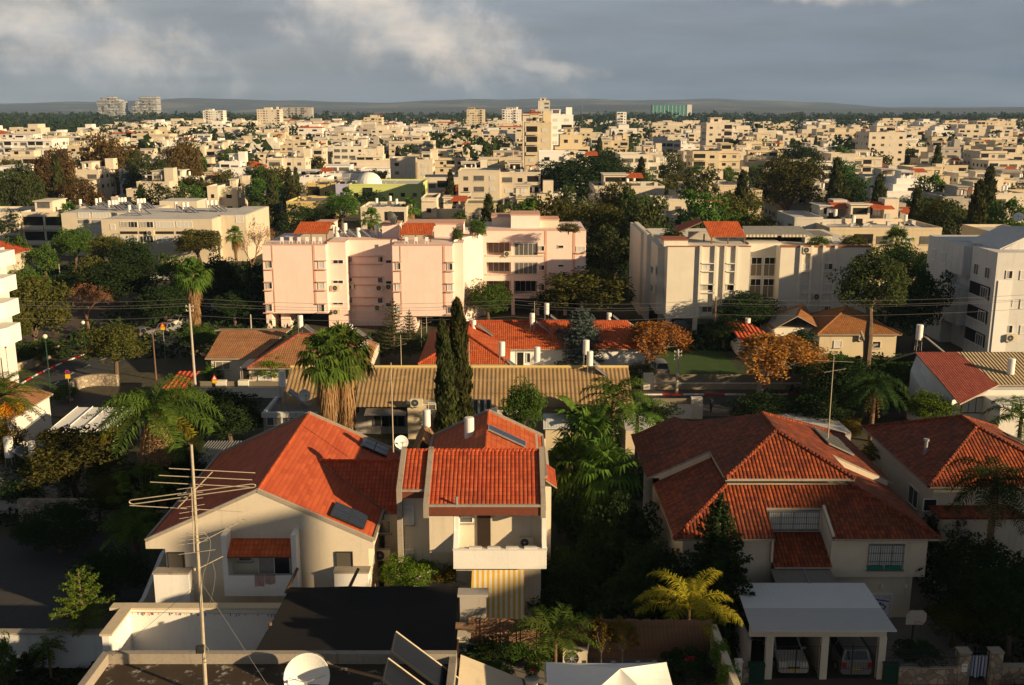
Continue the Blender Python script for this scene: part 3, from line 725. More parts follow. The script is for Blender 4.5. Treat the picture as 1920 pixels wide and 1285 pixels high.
def winp(root, px0, px1, py0, py1, Y, kind='glass', near=False, z=None, **k):   # window given by its photo box on a wall facing the street
    z1 = ZA(py0, Y); z0 = ZA(py1, Y); zm = (z0+z1)/2; x0, x1 = XA(px0, Y, zm), XA(px1, Y, zm)
    return win(root, ((x0+x1)/2, Y-.003, z0), x1-x0, z1-z0, 0, kind, near=near, **k)
def winside(root, x, sgn, px0, px1, py0, py1, kind='glass', **k):     # on a wall x = const; sgn: outward side
    a0 = (px0-960)/F; z = .5*(CH)  # solve Y from px
    def yz(px, py):
        d = ray(px, py); t = x/d.x; return d.y*t, CH+d.z*t
    ya, za = yz(px0, py1); yb, zb = yz(px1, py0); yc, zc_ = yz(px0, py0)
    return win(root, (x+sgn*.003, (ya+yb)/2, za), abs(ya-yb), max(.3, zc_-za), R(90)*sgn, kind, **k)
ACM = None
def ac(p, label, rz=0, s=1.0, group='air conditioners on the walls'):
    """outdoor unit: box, round grille, feet; p = bottom centre of the back"""
    global ACM
    if ACM is None:
        b = MB(); b.box(-.43, .43, -.33, -.04, .05, .63)
        for x_ in (-.28, .22): b.box(x_-.03, x_+.03, -.36, 0, 0, .05)
        g = MB(); g.lathe([(.0, -.335), (.07, -.35), (.075, -.335)], (-.12, 0, .34), 14, 1, 'Y'); g.lathe([(.25, -.332), (.255, -.345), (.235, -.345), (.23, -.331), (0, -.331)], (-.12, 0, .34), 18, 0, 'Y')
        for k in range(8): a = k*math.pi/4; g.obox((-.12+math.cos(a)*.14, -.336, .34+math.sin(a)*.14), (math.cos(a)*.1, 0, math.sin(a)*.1), (0, .003, 0), (-math.sin(a)*.008, 0, math.cos(a)*.008), 1)
        ACM = (b.build('casing', M('cream_metal')), g.build('fan', [M('dark_metal'), M('grey_metal')]))
        for o in ACM: COL.objects.unlink(o)
    r = thing('air_conditioner', p, label, 'air conditioner', group, rz); r.scale = (s, s, s)
    for o in ACM: c = o.copy(); COL.objects.link(c); par(c, r)
    return r
def acp(px, py, Y, label, s=1.0): p = V(px, py, Y); return ac((p.x, Y, p.z), label, 0, s)
HM = None
def heater(p, label, h=1.6, rz=0, s=1.0, panel=True, group='solar water heaters'):
    """solar boiler: upright white tank on a stand and a glass panel falling away to the right; p = foot of the stand"""
    global HM
    if HM is None:
        t_ = MB(); t_.lathe([(0, 0), (.25, 0), (.27, .04), (.27, 1.18), (.25, 1.24), (0, 1.27)], (0, 0, 0), 18); t_.lathe([(.272, .3), (.278, .31), (.272, .32)], (0, 0, 0), 18); t_.lathe([(.272, .9), (.278, .91), (.272, .92)], (0, 0, 0), 18)
        st = MB()
        for a, b in ((-.2, -.2), (.2, -.2), (-.2, .2), (.2, .2)): st.tube((a, b, 0), (a*.9, b*.9, 1), .022, n=5)
        st.tube((-.2, -.2, .5), (.2, .2, .5), .015, n=4); st.tube((-.2, .2, .98), (.2, -.2, .98), .015, n=4)
        c = MB(); c.obox((0, 0, 0), (1.0, 0, 0), (0, .48, 0), (0, 0, .05)); c.obox((0, 0, .053), (.95, 0, 0), (0, .44, 0), (0, 0, .003), 1)
        for k in range(-4, 5): c.obox((0, k*.1, .058), (.95, 0, 0), (0, .006, 0), (0, 0, .002), 0)
        HM = (t_.build('tank', M('boiler_white')), st.build('stand', M('grey_metal')), c.build('collector', [M('grey_metal'), M('collector_glass')]))
        for o in HM: COL.objects.unlink(o)
    r = thing('water_heater', p, label, 'water heater', group, rz); r.scale = (s, s, s)
    a = HM[0].copy(); b = HM[1].copy(); b.scale = (1, 1, h); a.location = (0, 0, h)
    ks = [a, b]
    if panel:
        c = HM[2].copy(); c.location = (1.25, 0, max(.55, h*.45)); c.rotation_euler.y = R(38); ks.append(c)
    for o in ks: COL.objects.link(o); par(o, r)
    return r
def heaterp(px, py_mid, Y, zfoot, label, s=1.0, panel=True):     # tank middle seen at (px, py)
    p = V(px, py_mid, Y); h = max(.15, (p.z - .63*s - zfoot)/s); return heater((p.x, Y, zfoot), label, h, 0, s, panel)
def dish(p, r, label, az=0, el=35, mat='white_metal', pole=.6, logo=False, group='satellite dishes'):
    """az: facing, degrees from the camera direction towards the right; p = dish centre"""
    t = Th('satellite_dish', (p[0], p[1], p[2]-pole), label, 'satellite dish', group); t.o.rotation_euler.z = 0
    f = Vector((math.sin(R(az))*math.cos(R(el)), -math.cos(R(az))*math.cos(R(el)), math.sin(R(el)))); rot = f.to_track_quat('Z', 'Y').to_matrix()
    mb = MB(); prof = [(r*k/6, .28*r*(k/6)**2) for k in range(7)]; mb.lathe(prof, (0, 0, 0), 28); mb.lathe([(r, .28*r), (r*1.02, .27*r), (r, .25*r), (r*.5, .04*r), (0, -.03*r)], (0, 0, 0), 28)
    c = Vector(p)
    def xf(v): return tuple(c + rot @ Vector(v))
    mb.v = [xf(v) for v in mb.v]; t.part('reflector', mb, mat)
    m2 = MB(); m2.tube(xf((0, r*-.95, .26*r)), xf((0, -.15*r, 1.05*r)), .015+.01*r, n=6); m2.tube(xf((r*.8, 0, .2*r)), xf((0, -.15*r, 1.05*r)), .012, n=5); m2.tube(xf((-r*.8, 0, .2*r)), xf((0, -.15*r, 1.05*r)), .012, n=5)
    m2.obox(xf((0, -.15*r, 1.05*r)), rot @ Vector((.05, 0, 0)), rot @ Vector((0, .05, 0)), rot @ Vector((0, 0, .09)), 0); t.part('feed_arm', m2, 'grey_metal')
    m3 = MB(); m3.tube((p[0], p[1], p[2]-pole), tuple(c-f*.04), .035, n=8); t.part('mast', m3, 'grey_metal')
    return t, rot, c
def hip(t, x0, x1, y0, y1, ze, zr, mat, ov=.4, axis='y', gable=(False, False), walls='cream_plaster', z0=0, trim='concrete', ridges=True, rmat=None, inset=None):
    """a house body with a hipped or gabled roof; axis is the direction of the ridge"""
    w = MB(); w.box(x0, x1, y0, y1, z0, ze-.02)
    X0, X1, Y0, Y1 = x0-ov, x1+ov, y0-ov, y1+ov; r = MB(); rg = MB(); tr = MB()
    if axis == 'y':
        xm = (x0+x1)/2; half = (X1-X0)/2 if inset is None else inset
        a = Vector((xm, Y0 if gable[0] else Y0+half, zr)); b = Vector((xm, Y1 if gable[1] else Y1-half, zr))
        if a.y > b.y: a.y = b.y = (Y0+Y1)/2
        slab(r, [(X0, Y0, ze), a, b, (X0, Y1, ze)]); slab(r, [(X1, Y1, ze), b, a, (X1, Y0, ze)])
        if not gable[0]: slab(r, [(X0, Y0, ze), (X1, Y0, ze), a]); ridge(rg, (X0, Y0, ze), a); ridge(rg, (X1, Y0, ze), a)
        else: w.poly([(x0, y0, ze-.02), (x1, y0, ze-.02), (xm, y0, zr-.2)])
        if not gable[1]: slab(r, [(X1, Y1, ze), (X0, Y1, ze), b]); ridge(rg, (X0, Y1, ze), b); ridge(rg, (X1, Y1, ze), b)
        else: w.poly([(x1, y1, ze-.02), (x0, y1, ze-.02), (xm, y1, zr-.2)])
    else:
        ym = (y0+y1)/2; half = (Y1-Y0)/2 if inset is None else inset
        a = Vector((X0 if gable[0] else X0+half, ym, zr)); b = Vector((X1 if gable[1] else X1-half, ym, zr))
        if a.x > b.x: a.x = b.x = (X0+X1)/2
        slab(r, [(X0, Y0, ze), (X1, Y0, ze), b, a]); slab(r, [(X1, Y1, ze), (X0, Y1, ze), a, b])
        if not gable[0]: slab(r, [(X0, Y1, ze), (X0, Y0, ze), a]); ridge(rg, (X0, Y0, ze), a); ridge(rg, (X0, Y1, ze), a)
        else: w.poly([(x0, y1, ze-.02), (x0, y0, ze-.02), (x0, ym, zr-.2)])
        if not gable[1]: slab(r, [(X1, Y0, ze), (X1, Y1, ze), b]); ridge(rg, (X1, Y0, ze), b); ridge(rg, (X1, Y1, ze), b)
        else: w.poly([(x1, y0, ze-.02), (x1, y1, ze-.02), (x1, ym, zr-.2)])
    if (b-a).length > .1: ridge(rg, a, b)
    t.part('wall', w, walls); ro = t.part('roof', r, [mat, trim])
    if ridges: 
        g = t.part('ridge_tiles', rg, rmat or mat, parent=ro)
    return ro
def struct(name, mb, mats):
    mats = [M(k) for k in (mats if isinstance(mats, (list, tuple)) else [mats])]
    return tag(mb.build(name, mats), kind='structure')
def solo(name, mb, mats, label, cat, group=None):
    mats = [M(k) for k in (mats if isinstance(mats, (list, tuple)) else [mats])]
    v = np.array(mb.v); c = Vector(((v[:, 0].min()+v[:, 0].max())/2, (v[:, 1].min()+v[:, 1].max())/2, v[:, 2].min()))
    mb.v = [(a-c.x, b-c.y, d-c.z) for a, b, d in mb.v]
    return tag(mb.build(name, mats, None, c), label, cat, group)
# ---------------------------------------------------------------- the ground, streets, hills
g = MB()
for i in range(-6, 6):
    for j in range(-1, 9): g.poly([(i*2500, j*2500, 0), ((i+1)*2500, j*2500, 0), ((i+1)*2500, (j+1)*2500, 0), (i*2500, (j+1)*2500, 0)])
struct('ground', g, 'ground_soil')
def ribbon(pts, wdt, z, name, mat, kerb=None):
    mb = MB(); pts = [Vector((p.x, p.y, 0)) for p in pts]; L = []
    for i, p in enumerate(pts):
        d = (pts[min(i+1, len(pts)-1)]-pts[max(i-1, 0)]).normalized(); n = Vector((-d.y, d.x, 0)); L.append((p-n*wdt/2, p+n*wdt/2))
    for i in range(len(L)-1): mb.poly([L[i][0]+Vector((0,0,z)), L[i+1][0]+Vector((0,0,z)), L[i+1][1]+Vector((0,0,z)), L[i][1]+Vector((0,0,z))])
    struct(name, mb, mat); return L
def dense(pts, step=2.0):
    out = []
    for i in range(len(pts)-1):
        a, b = pts[i], pts[i+1]; n = max(1, int((b-a).length/step))
        out += [a.lerp(b, k/n) for k in range(n)]
    return out+[pts[-1]]
def smooth(pts, it=3):
    for _ in range(it):
        q = [pts[0]]
        for i in range(len(pts)-1): q += [pts[i].lerp(pts[i+1], .25), pts[i].lerp(pts[i+1], .75)]
        pts = q+[pts[-1]]
    return pts
c1 = smooth([G(20, 800), G(95, 722), G(170, 682), G(262, 650), G(330, 622), G(420, 590), G(520, 562), G(640, 560)])
L1 = ribbon(c1, 7.5, .012, 'road', 'asphalt')
struct('street', MB().box(-48, 75, 98.8, 105.6, -.1, .008), 'asphalt')
struct('pavement', MB().box(14, 75, 105.75, 107.4, -.1, .14), 'pavers')
struct('pavement', MB().box(-46, 75, 97.4, 98.7, -.1, .13), 'pavers')
def kerb_run(side, z1=.15, seg=1.15, w_=.17, i0=0, i1=None):
    red, wh = MB(), MB(); pts = dense(side[i0:i1], seg)
    for k in range(len(pts)-1): beam(red if k % 2 else wh, pts[k]+Vector((0, 0, z1/2)), pts[k+1]+Vector((0, 0, z1/2)), w_, z1)
    mb = MB(); mb.v = red.v+wh.v; mb.f = red.f+[tuple(i+len(red.v) for i in f) for f in wh.f]; mb.m = [0]*len(red.f)+[1]*len(wh.f); mb.sm = [False]*len(mb.f)
    struct('kerb', mb, ['sign_red', 'white_metal'])
kerb_run([a for a, b in L1] if L1[5][0].x < L1[5][1].x else [b for a, b in L1])
kerb_run([Vector((14, 105.67, 0)), Vector((75, 105.67, 0))], seg=2.2)
mb = MB(); md = dense([Vector(p) for p in c1], 2.2)
for k in range(0, len(md)-1, 3): a, b = md[k], md[k+1]; d = (b-a).normalized(); n = Vector((-d.y, d.x, 0))*.07; z = Vector((0, 0, .018)); mb.poly([a-n+z, b-n+z, b+n+z, a+n+z])
struct('lane_markings', mb, 'white_metal')
pm = MB(); pm.poly([G(285, 668, .006), G(362, 668, .006), G(372, 618, .006), G(300, 612, .006)]); struct('pale_forecourt', pm, 'road_far')
pm = MB(); pm.poly([G(-30, 668, .006), G(158, 668, .006), G(260, 615, .006), G(360, 560, .006), G(250, 530, .006), G(-40, 560, .006)]); struct('paved_court', pm, 'pavers')
pm = MB(); pm.poly([G(90, 545, .011), G(255, 545, .011), G(250, 518, .011), G(-40, 518, .011), G(-40, 545, .011)]); struct('cross_street', pm, 'asphalt')
pm = MB()
for (a, b) in (((150, 548), (205, 548)), ((205, 548), (205, 562)), ((150, 548), (150, 562))): beam(pm, G(*a, .012), G(*b, .012), .3, .006)
struct('junction_markings', pm, 'white_metal')
struct('car_park', MB().box(-46, -21.6, 50.9, 68.5, -.1, .01), 'lot_asphalt')
mb = MB(); beam(mb, G(168, 1056, .016), G(208, 1010, .016), .12, .005); beam(mb, G(210, 1010, .016), G(236, 1056, .016), .12, .005); beam(mb, G(172, 1056, .016), G(236, 1022, .022), .1, .005)
struct('parking_lines', mb, 'grey_metal')
struct('lawn', MB().box(XA(1262, 112, 0), XA(1400, 112, 0), 108.2, 133, -.1, .01), 'grass_green')
struct('lawn', MB().box(XA(455, 130, 0), XA(520, 130, 0), 122, 140, -.1, .01), 'grass_green')
struct('garden_path', MB().box(20.5, 27, 49.9, 62, -.1, .012), 'pale_paving')
struct('pavement', MB().box(9, 50, 46.4, 49.4, -.1, .12), 'pavers')
struct('roadway', MB().box(9, 60, 38, 46.2, -.1, .01), 'asphalt')
struct('boulevard', MB().box(XA(1180, 300, 0)-6, XA(1180, 300, 0)+7, 175, 900, -.1, .01), 'asphalt')
rnd = random.Random(5); nz = np.random.default_rng(12)
def hills(Y, h0, amp, x0, x1, seed, mat, depth=1800):
    rr = np.random.default_rng(seed); n = 220; xs = np.linspace(x0, x1, n); hh = np.zeros(n)
    for k, am in ((1.5, 1), (3.3, .6), (7, .3), (15, .14), (33, .07)): hh += am*np.sin(xs/(x1-x0)*6.283*k+rr.uniform(0, 6))
    hh = h0+amp*hh*.5; prof = [(0, -depth, -1), (.45, -depth*.7, 0), (.8, -depth*.35, 0), (1, 0, 0), (.6, depth*.5, 0)]; mb = MB()
    for i in range(n-1):
        for (f0, d0, o0), (f1, d1, o1) in zip(prof, prof[1:]):
            w0 = 1+.3*math.sin(i*.7+f0*9); w1 = 1+.3*math.sin((i+1)*.7+f0*9)
            mb.poly([(xs[i], Y+d0, max(-2, hh[i]*f0)+o0), (xs[i+1], Y+d0, max(-2, hh[i+1]*f0)+o0), (xs[i+1], Y+d1, hh[i+1]*f1), (xs[i], Y+d1, hh[i]*f1)], 0, True)
    struct('hills', mb, mat)
roof_mat('hill_soil', (.060, .064, .066)); m, t, b = newmat('hill_soil'); p = pos(t); n_ = t.noise(sc3(t, p, (.0016, .0016, .012)), 1, 9, .7); t.put(b.inputs['Base Color'], t.mix(t.math('MULTIPLY', t.math('SUBTRACT', n_, .5), 9, clamp=True), (.040, .046, .048), (.17, .14, .11))); b.inputs['Roughness'].default_value = 1
hills(6200, 44, 30, -6500, 6500, 3, 'hill_soil', 1300); hills(8600, 96, 62, -8000, 8000, 8, 'hill_soil', 1500)
# ---------------------------------------------------------------- the big gabled house (left)
A = Th('gabled_house', (-14.3, 53.5, 0), 'cream gabled house with a wide red shingle roof behind the tall roof antenna', 'house')
AY, AY1, AX0, AX1, AXM = 53.5, 68.6, -20.8, -7.85, -14.3; AZE, AZR = 6.2, 9.2; sa = (AZR-AZE)/(AXM-AX0)
w_ = MB(); xl, xr = -19.7, -8.15; zl = AZE+(xl-AX0)*sa; zrr = AZE+(AX1-xr)*sa
w_.box(xl, xr, AY+.25, AY1-.2, 0, AZE)
w_.prism([(AX0, AY, AZE-.45), (xl, AY, AZE-.45), (xl, AY, 0), (xr, AY, 0), (xr, AY, AZE-.45), (AX1, AY, AZE-.45), (AX1, AY, AZE-.02), (AXM, AY, AZR-.02), (AX0, AY, AZE-.02)], (0, .25, 0))
w_.prism([(AX0, AY1, AZE-.02), (AX1, AY1, AZE-.02), (AXM, AY1, AZR-.02)], (0, -.25, 0)); w_.box(AX0+.02, xl, AY+.25, AY1-.25, AZE-.45, AZE-.1); w_.box(xr, AX1-.02, AY+.25, AY1-.25, AZE-.45, AZE-.1)
A.part('wall', w_, 'cream_plaster')
r_ = MB(); slab(r_, [(AX0, AY+.16, AZE), (AXM, AY+.16, AZR), (AXM, AY1-.16, AZR), (AX0, AY1-.16, AZE)], .1); slab(r_, [(AX1, AY1-.16, AZE), (AXM, AY1-.16, AZR), (AXM, AY+.16, AZR), (AX1, AY+.16, AZE)], .1)
ro = A.part('roof', r_, ['red_shingle', 'concrete'])
e_ = MB()
for Yv in (AY+.07, AY1-.07): beam(e_, (AX0, Yv, AZE+.05), (AXM, Yv, AZR+.05), .2, .2); beam(e_, (AX1, Yv, AZE+.05), (AXM, Yv, AZR+.05), .2, .2)
beam(e_, (AX0, AY+.2, AZE+.03), (AX0, AY1-.2, AZE+.03), .14, .16); beam(e_, (AX1, AY+.2, AZE+.03), (AX1, AY1-.2, AZE+.03), .14, .16)
A.part('verge', e_, 'concrete', parent=ro)
rg = MB(); ridge(rg, (AXM, AY+.2, AZR), (AXM, AY1-.2, AZR), .09); A.part('ridge_tiles', rg, 'orange_tile', parent=ro)
winp(A, 315, 347, 1035, 1068, AY, 'dark', True, frame='dark_metal'); winp(A, 630, 662, 1034, 1067, AY, 'dark', True, frame='dark_metal')
for a, b, c, d in ((289, 354, 1072, 1140), (627, 691, 1070, 1140)):       # white planter boxes below the windows
    z1 = ZA(c, AY-.6); m_ = MB(); x0, x1 = XA(a, AY-.6, z1), XA(b, AY-.6, z1); m_.box(x0, x1, AY-.75, AY-.002, 2.2, z1-.1); m_.box(x0-.05, x1+.05, AY-.8, AY-.002, z1-.1, z1, 1); A.part('planter_box', m_, ['bright_white', 'concrete'])
LY = AY-1.0; bx0, bx1 = XA(418, LY, 5), XA(557, LY, 5); zt = ZA(1004, LY); zp = ZA(1080, LY); zb = ZA(1118, LY)
m_ = MB(); m_.box(bx0, bx0+.28, LY, AY-.002, zb, zt); m_.box(bx1-.28, bx1, LY, AY-.002, zb, zt); m_.box(bx0+.28, bx1-.28, LY, LY+.14, zb, zp); m_.box(bx0+.28, bx1-.28, LY+.14, AY-.002, zb, zb+.2); lo_ = A.part('balcony', m_, 'bright_white')
m_ = MB(); za = ZA(1012, AY-.2); slab(m_, [(bx0+.3, LY-.1, za-.62), (bx1-.3, LY-.1, za-.62), (bx1-.3, AY-.01, za), (bx0+.3, AY-.01, za)], .08); A.part('canopy', m_, ['orange_tile', 'red_brown'], parent=lo_)
winp(A, 447, 473, 1036, 1052, AY, 'grey', True); winp(A, 484, 545, 1036, 1076, AY, 'half', True, name='balcony_door')
m_ = MB(); m_.box(bx0+.35, bx1-.3, AY-.02, AY-.004, zb+.9, zp+1.5); 
struct_ = None
for k, (px, wd, hh) in enumerate(((486, .52, .62), (506, .55, .55))):
    m_ = MB(); x_ = XA(px, LY, zp); n = 8
    for i in range(n): a, b = i/n, (i+1)/n; m_.poly([(x_-wd/2+wd*a, LY-.03-.02*math.sin(a*9), zp+.02), (x_-wd/2+wd*b, LY-.03-.02*math.sin(b*9), zp+.02), (x_-wd/2+wd*b, LY-.03-.03*math.sin(b*9), zp-hh*(1-.12*k*abs(b-.5)*4)), (x_-wd/2+wd*a, LY-.03-.03*math.sin(a*9), zp-hh*(1-.12*k*abs(a-.5)*4))])
    m_.box(x_-wd/2, x_+wd/2, LY-.03, LY+.16, zp, zp+.02); flat('towel_pink', (.42, .27, .25), .9); solo('towel', m_, 'towel_pink', ['square pale pink mat hanging over the white balcony parapet', 'rounded pink mat hanging over the white balcony parapet'][k], 'mat')
# cross roof joining the two houses
X = Th('link_roof_wing', (-7.3, 58, 0), 'narrow linking wing with tiled roof between the gabled house and the middle house', 'house wing')
m_ = MB(); p0 = rp(600, 865, AZR+AXM*sa, -sa, 0); zt_ = p0.z+.03; yR = p0.y; yE = 57.6
slab(m_, [(p0.x, yR, zt_), (AX1+.5, yE, 6.15), (-6.7, yE, 6.15), (-6.7, yR, zt_)], .06); ro = X.part('roof', m_, ['red_tile', 'concrete'])
m_ = MB(); ridge(m_, (p0.x, yR, zt_), (-6.7, yR, zt_), .09); X.part('ridge_tiles', m_, 'red_tile', parent=ro)
m_ = MB(); m_.box(-7.8, -6.68, 57.9, 61, 0, 6.0); m_.box(-7.8, -6.72, 57.0, 57.9, 0, 3.9); X.part('wall', m_, 'cream_plaster'); winp(X, 708, 733, 975, 1000, 57.9, 'grey', True)
acp(718, 1048, 57.0, 'cream air conditioner in the slot between the two big houses', 1.15)
# solar panels lying on the big roof
def flatpanel(c, L, W, slope, label, grp, ax='x'):
    """a pair of dark collectors lying just above a roof that falls to the right"""
    c = Vector(c); d = Vector((1, 0, -slope)).normalized(); s_ = Vector((0, 1, 0)); n = d.cross(s_); t = Th('solar_collector', c, label, 'solar collector', grp)
    m_ = MB(); m_.obox(c+n*.12, d*L/2, s_*W/2, n*.05); t.part('frame', m_, 'dark_metal')
    m_ = MB()
    for i in (-1, 1):
        for j in (-1, 1): m_.obox(c+n*.172+d*L/4*i+s_*W/4*j, d*(L/4-.05), s_*(W/4-.05), n*.004)
    t.part('glass', m_, 'collector_glass')
pa = rp(654, 970, AZR+AXM*sa, -sa, 0); flatpanel(pa, 2.1, 1.9, sa, 'dark solar panel on the near edge of the big red shingle roof', 'solar panels on the shingle roof')
pa = rp(702, 841, AZR+AXM*sa, -sa, 0); flatpanel(pa, 2.0, 1.7, sa, 'dark solar panel near the back of the big red shingle roof', 'solar panels on the shingle roof')
# ---------------------------------------------------------------- middle house
B = Th('balcony_house', (-2.5, 55, 0), 'cream house with red tiled roof, white balcony and yellow striped awning', 'house')
EY, EZ, RY, RZ = 54.0, 8.2, 58.2, 10.0; sb = (RZ-EZ)/(RY-EY); NY = 55.1; NZ = EZ+(NY-EY)*sb; bl, bm_, br_ = -6.66, -4.75, 1.72
m_ = MB(); slab(m_, [(bl+.3, NY, NZ), (bm_, NY, NZ), (bm_, RY, RZ), (bl+.3, RY, RZ)], .12); slab(m_, [(bm_, EY, EZ), (br_-.1, EY, EZ), (br_-.1, RY, RZ), (bm_, RY, RZ)], .12); ro = B.part('roof', m_, ['red_tile', 'concrete'])
m_ = MB(); ridge(m_, (bl+.3, RY, RZ), (br_-.1, RY, RZ), .12); B.part('ridge_tiles', m_, 'red_tile', parent=ro)
def fin(x0, x1, ylo, zlo, zfoot, ybody, yf=None):
    m_ = MB(); m_.prism([(x0, ylo, zlo+.12), (x0, RY+.1, zlo+(RY+.1-ylo)*sb+.12), (x0, RY+.1, zlo+(RY+.1-ylo)*sb-.5), (x0, ybody, zlo-.5), (x0, ybody, zfoot), (x0, ylo, zfoot)][::-1], (x1-x0, 0, 0)); B.part('parapet_fin', m_, 'concrete')
fin(bl, bl+.3, NY-.15, NZ, 0, NY+.35); fin(bm_-.28, bm_+.02, EY-.12, EZ, EZ-.75, EY+.6); fin(br_-.08, br_+.2, EY-.12, EZ, EZ-.75, EY+.6)
m_ = MB(); beam(m_, (bm_+.02, EY-.04, EZ-.02), (br_-.1, EY-.04, EZ-.02), .16, .14); beam(m_, (bm_+.02, EY+.02, EZ-.38), (br_-.1, EY+.02, EZ-.38), .1, .5, 1); beam(m_, (bl+.3, NY-.04, NZ-.02), (bm_-.28, NY-.04, NZ-.02), .14, .12); beam(m_, (bl+.3, NY+.04, NZ-.3), (bm_-.28, NY+.04, NZ-.3), .08, .4, 1); B.part('gutter', m_, ['concrete', 'red_brown'], parent=ro)
m_ = MB(); m_.box(bl+.3, bm_, 55.45, 60, 0, NZ-.1); m_.box(bm_+.0, XA(850, 54.3, 6), 54.35, 55.45, ZA(1037, 54.3), EZ-.1); m_.box(bm_, br_, 55.5, 66, 0, EZ+.3); m_.box(bm_+1.5, br_-.05, 54.6, 55.5, 0, 4.4); B.part('wall', m_, 'cream_plaster')
winp(B, 748, 776, 949, 983, 55.45, 'white', True); winp(B, 753, 776, 1029, 1058, 55.45, 'white', True, name='garden_door'); winp(B, 861, 887, 968, 980, 55.5, 'grey', True)
d_ = MB(); xa, xb = XA(895, 55.5, 6), XA(920, 55.5, 6); d_.box(xa, xb, 55.40, 55.497, 4.72, 7.0); B.part('door', d_, 'brown_door')
BY = 53.6; m_ = MB(); x0, x1 = XA(850, BY, 5.1), XA(1025, BY, 5.1); zt, zb = ZA(1032, BY), ZA(1067, BY); m_.box(x0, x1, BY, BY+.16, zb, zt); m_.box(x0, x0+.2, BY+.16, 55.49, zb, zt); m_.box(x1-.2, x1, BY+.16, 55.49, zb, zt); m_.box(x0+.2, x1-.2, BY+.16, 55.49, zb, zb+.24)
m_.box(x0, x0+.28, BY+.9, 55.48, zt, EZ-.55); m_.box(x1-.26, x1, BY+.9, 55.48, zt, EZ-.55)
m_.prism([(x0+.003, BY+.02, zt), (x0+.003, BY+.9, zt), (x0+.003, BY+.9, zt+.9)], (.27, 0, 0)); m_.prism([(x1-.263, BY+.02, zt), (x1-.263, BY+.9, zt), (x1-.263, BY+.9, zt+.9)], (.26, 0, 0)); bal = B.part('balcony', m_, 'bright_white')
m_ = MB(); m_.box(x0-.03, x1+.03, BY-.05, BY+.3, zt, zt+.07); B.part('coping', m_, 'white_plaster', parent=bal)
m_ = MB()
for k in range(4): xx = x0+.9+k*1.05; m_.box(xx, xx+.7, BY+.02, BY+.24, zt+.07, zt+.16)
B.part('flower_boxes', m_, 'weathered_white', parent=bal)
acp(987, 1023, 55.5, 'grey air conditioner standing on the floor of the white balcony', .95)
m_ = MB(); ax0, ax1 = XA(885, 53.9, 3.6), XA(983, 53.9, 3.6); zA = ZA(1069, 54.0); n = 10
slab(m_, [(ax0-.1, 52.9, 1.75), (ax1, 52.9, 1.75), (ax1, 54.0, zA), (ax0, 54.0, zA)], .03, 0, 0); m_.box(ax0-.1, ax1, 52.87, 52.9, 1.5, 1.75); B.part('awning', m_, 'awning_stripe')
# rear block of the middle house
C = Th('rear_roof_house', (-1.6, 62, 0), 'back house with red gable roof rising behind the balcony house', 'house')
xL, xR, xM, ze_, zr_ = -5.4, 2.1, -1.6, 8.25, 10.05; m_ = MB()
slab(m_, [(xL, 58.35, ze_), (xM, 58.35, zr_), (xM, 66.2, zr_), (xL, 66.2, ze_)], .12); slab(m_, [(xR, 66.2, ze_), (xM, 66.2, zr_), (xM, 58.35, zr_), (xR, 58.35, ze_)], .12); ro = C.part('roof', m_, ['orange_tile', 'concrete'])
m_ = MB(); ridge(m_, (xM, 58.4, zr_), (xM, 66.1, zr_), .1); C.part('ridge_tiles', m_, 'orange_tile', parent=ro)
m_ = MB(); beam(m_, (xL, 66.25, ze_+.05), (xM, 66.25, zr_+.05), .2, .2); beam(m_, (xR, 66.25, ze_+.05), (xM, 66.25, zr_+.05), .2, .2); beam(m_, (xR, 58.4, ze_), (xR, 66.2, ze_), .14, .16); beam(m_, (xL, 58.4, ze_), (xL, 66.2, ze_), .14, .16); C.part('verge', m_, 'concrete', parent=ro)
m_ = MB(); m_.box(xL+.3, 2.3, 66.02, 66.1, 0, ze_-.1); m_.prism([(xL+.3, 66.1, ze_-.15), (xR-.3, 66.1, ze_-.15), (xM, 66.1, zr_-.15)], (0, -.2, 0)); m_.box(1.74, 2.4, 58.4, 66, 0, 7.6); C.part('wall', m_, 'cream_plaster')
m_ = MB(); slab(m_, [(2.05, 58.3, 8.1), (2.75, 58.3, 7.6), (2.75, 61.5, 7.6), (2.05, 61.5, 8.1)], .1); C.part('side_roof', m_, ['red_tile', 'concrete'])
heater(rp(880, 826, zr_+.0, 0, 0) if False else (XA(880, 62.5, 9.6), 62.5, 9.2), 'white boiler tank standing on the left slope of the back roof', .12, 0, 1.15, False, 'boilers without a stand')
C2 = Vector(rp(949, 821, zr_-(xM*-.486)*0+xM*.486, -.486, 0)); 
t = Th('solar_collector', C2, 'grey solar panel lying on the right slope of the back roof', 'solar collector'); d = Vector((1, -.0, -.486)).normalized(); s_ = Vector((0, 1, 0)); n = d.cross(s_)
m_ = MB(); m_.obox(C2+n*.14, d*1.35, s_*.5, n*.05); t.part('frame', m_, 'grey_metal'); m_ = MB(); m_.obox(C2+n*.193, d*1.3, s_*.45, n*.004); t.part('glass', m_, 'collector_glass')
dish(V(752, 830, 58.9), .42, 'white satellite dish at the left end of the balcony house roof', 20, 25, pole=.7)
m_ = MB(); p = rp(856, 948, EZ-EY*sb, 0, sb); m_.tube(p-Vector((0, 0, .1)), p+Vector((0, 0, .45)), .07); m_.tube(p+Vector((0, 0, .45)), p+Vector((0, 0, .52)), .1, .1); solo('vent_pipe', m_, 'grey_metal', 'short grey vent pipe near the eave of the balcony house roof', 'vent pipe')
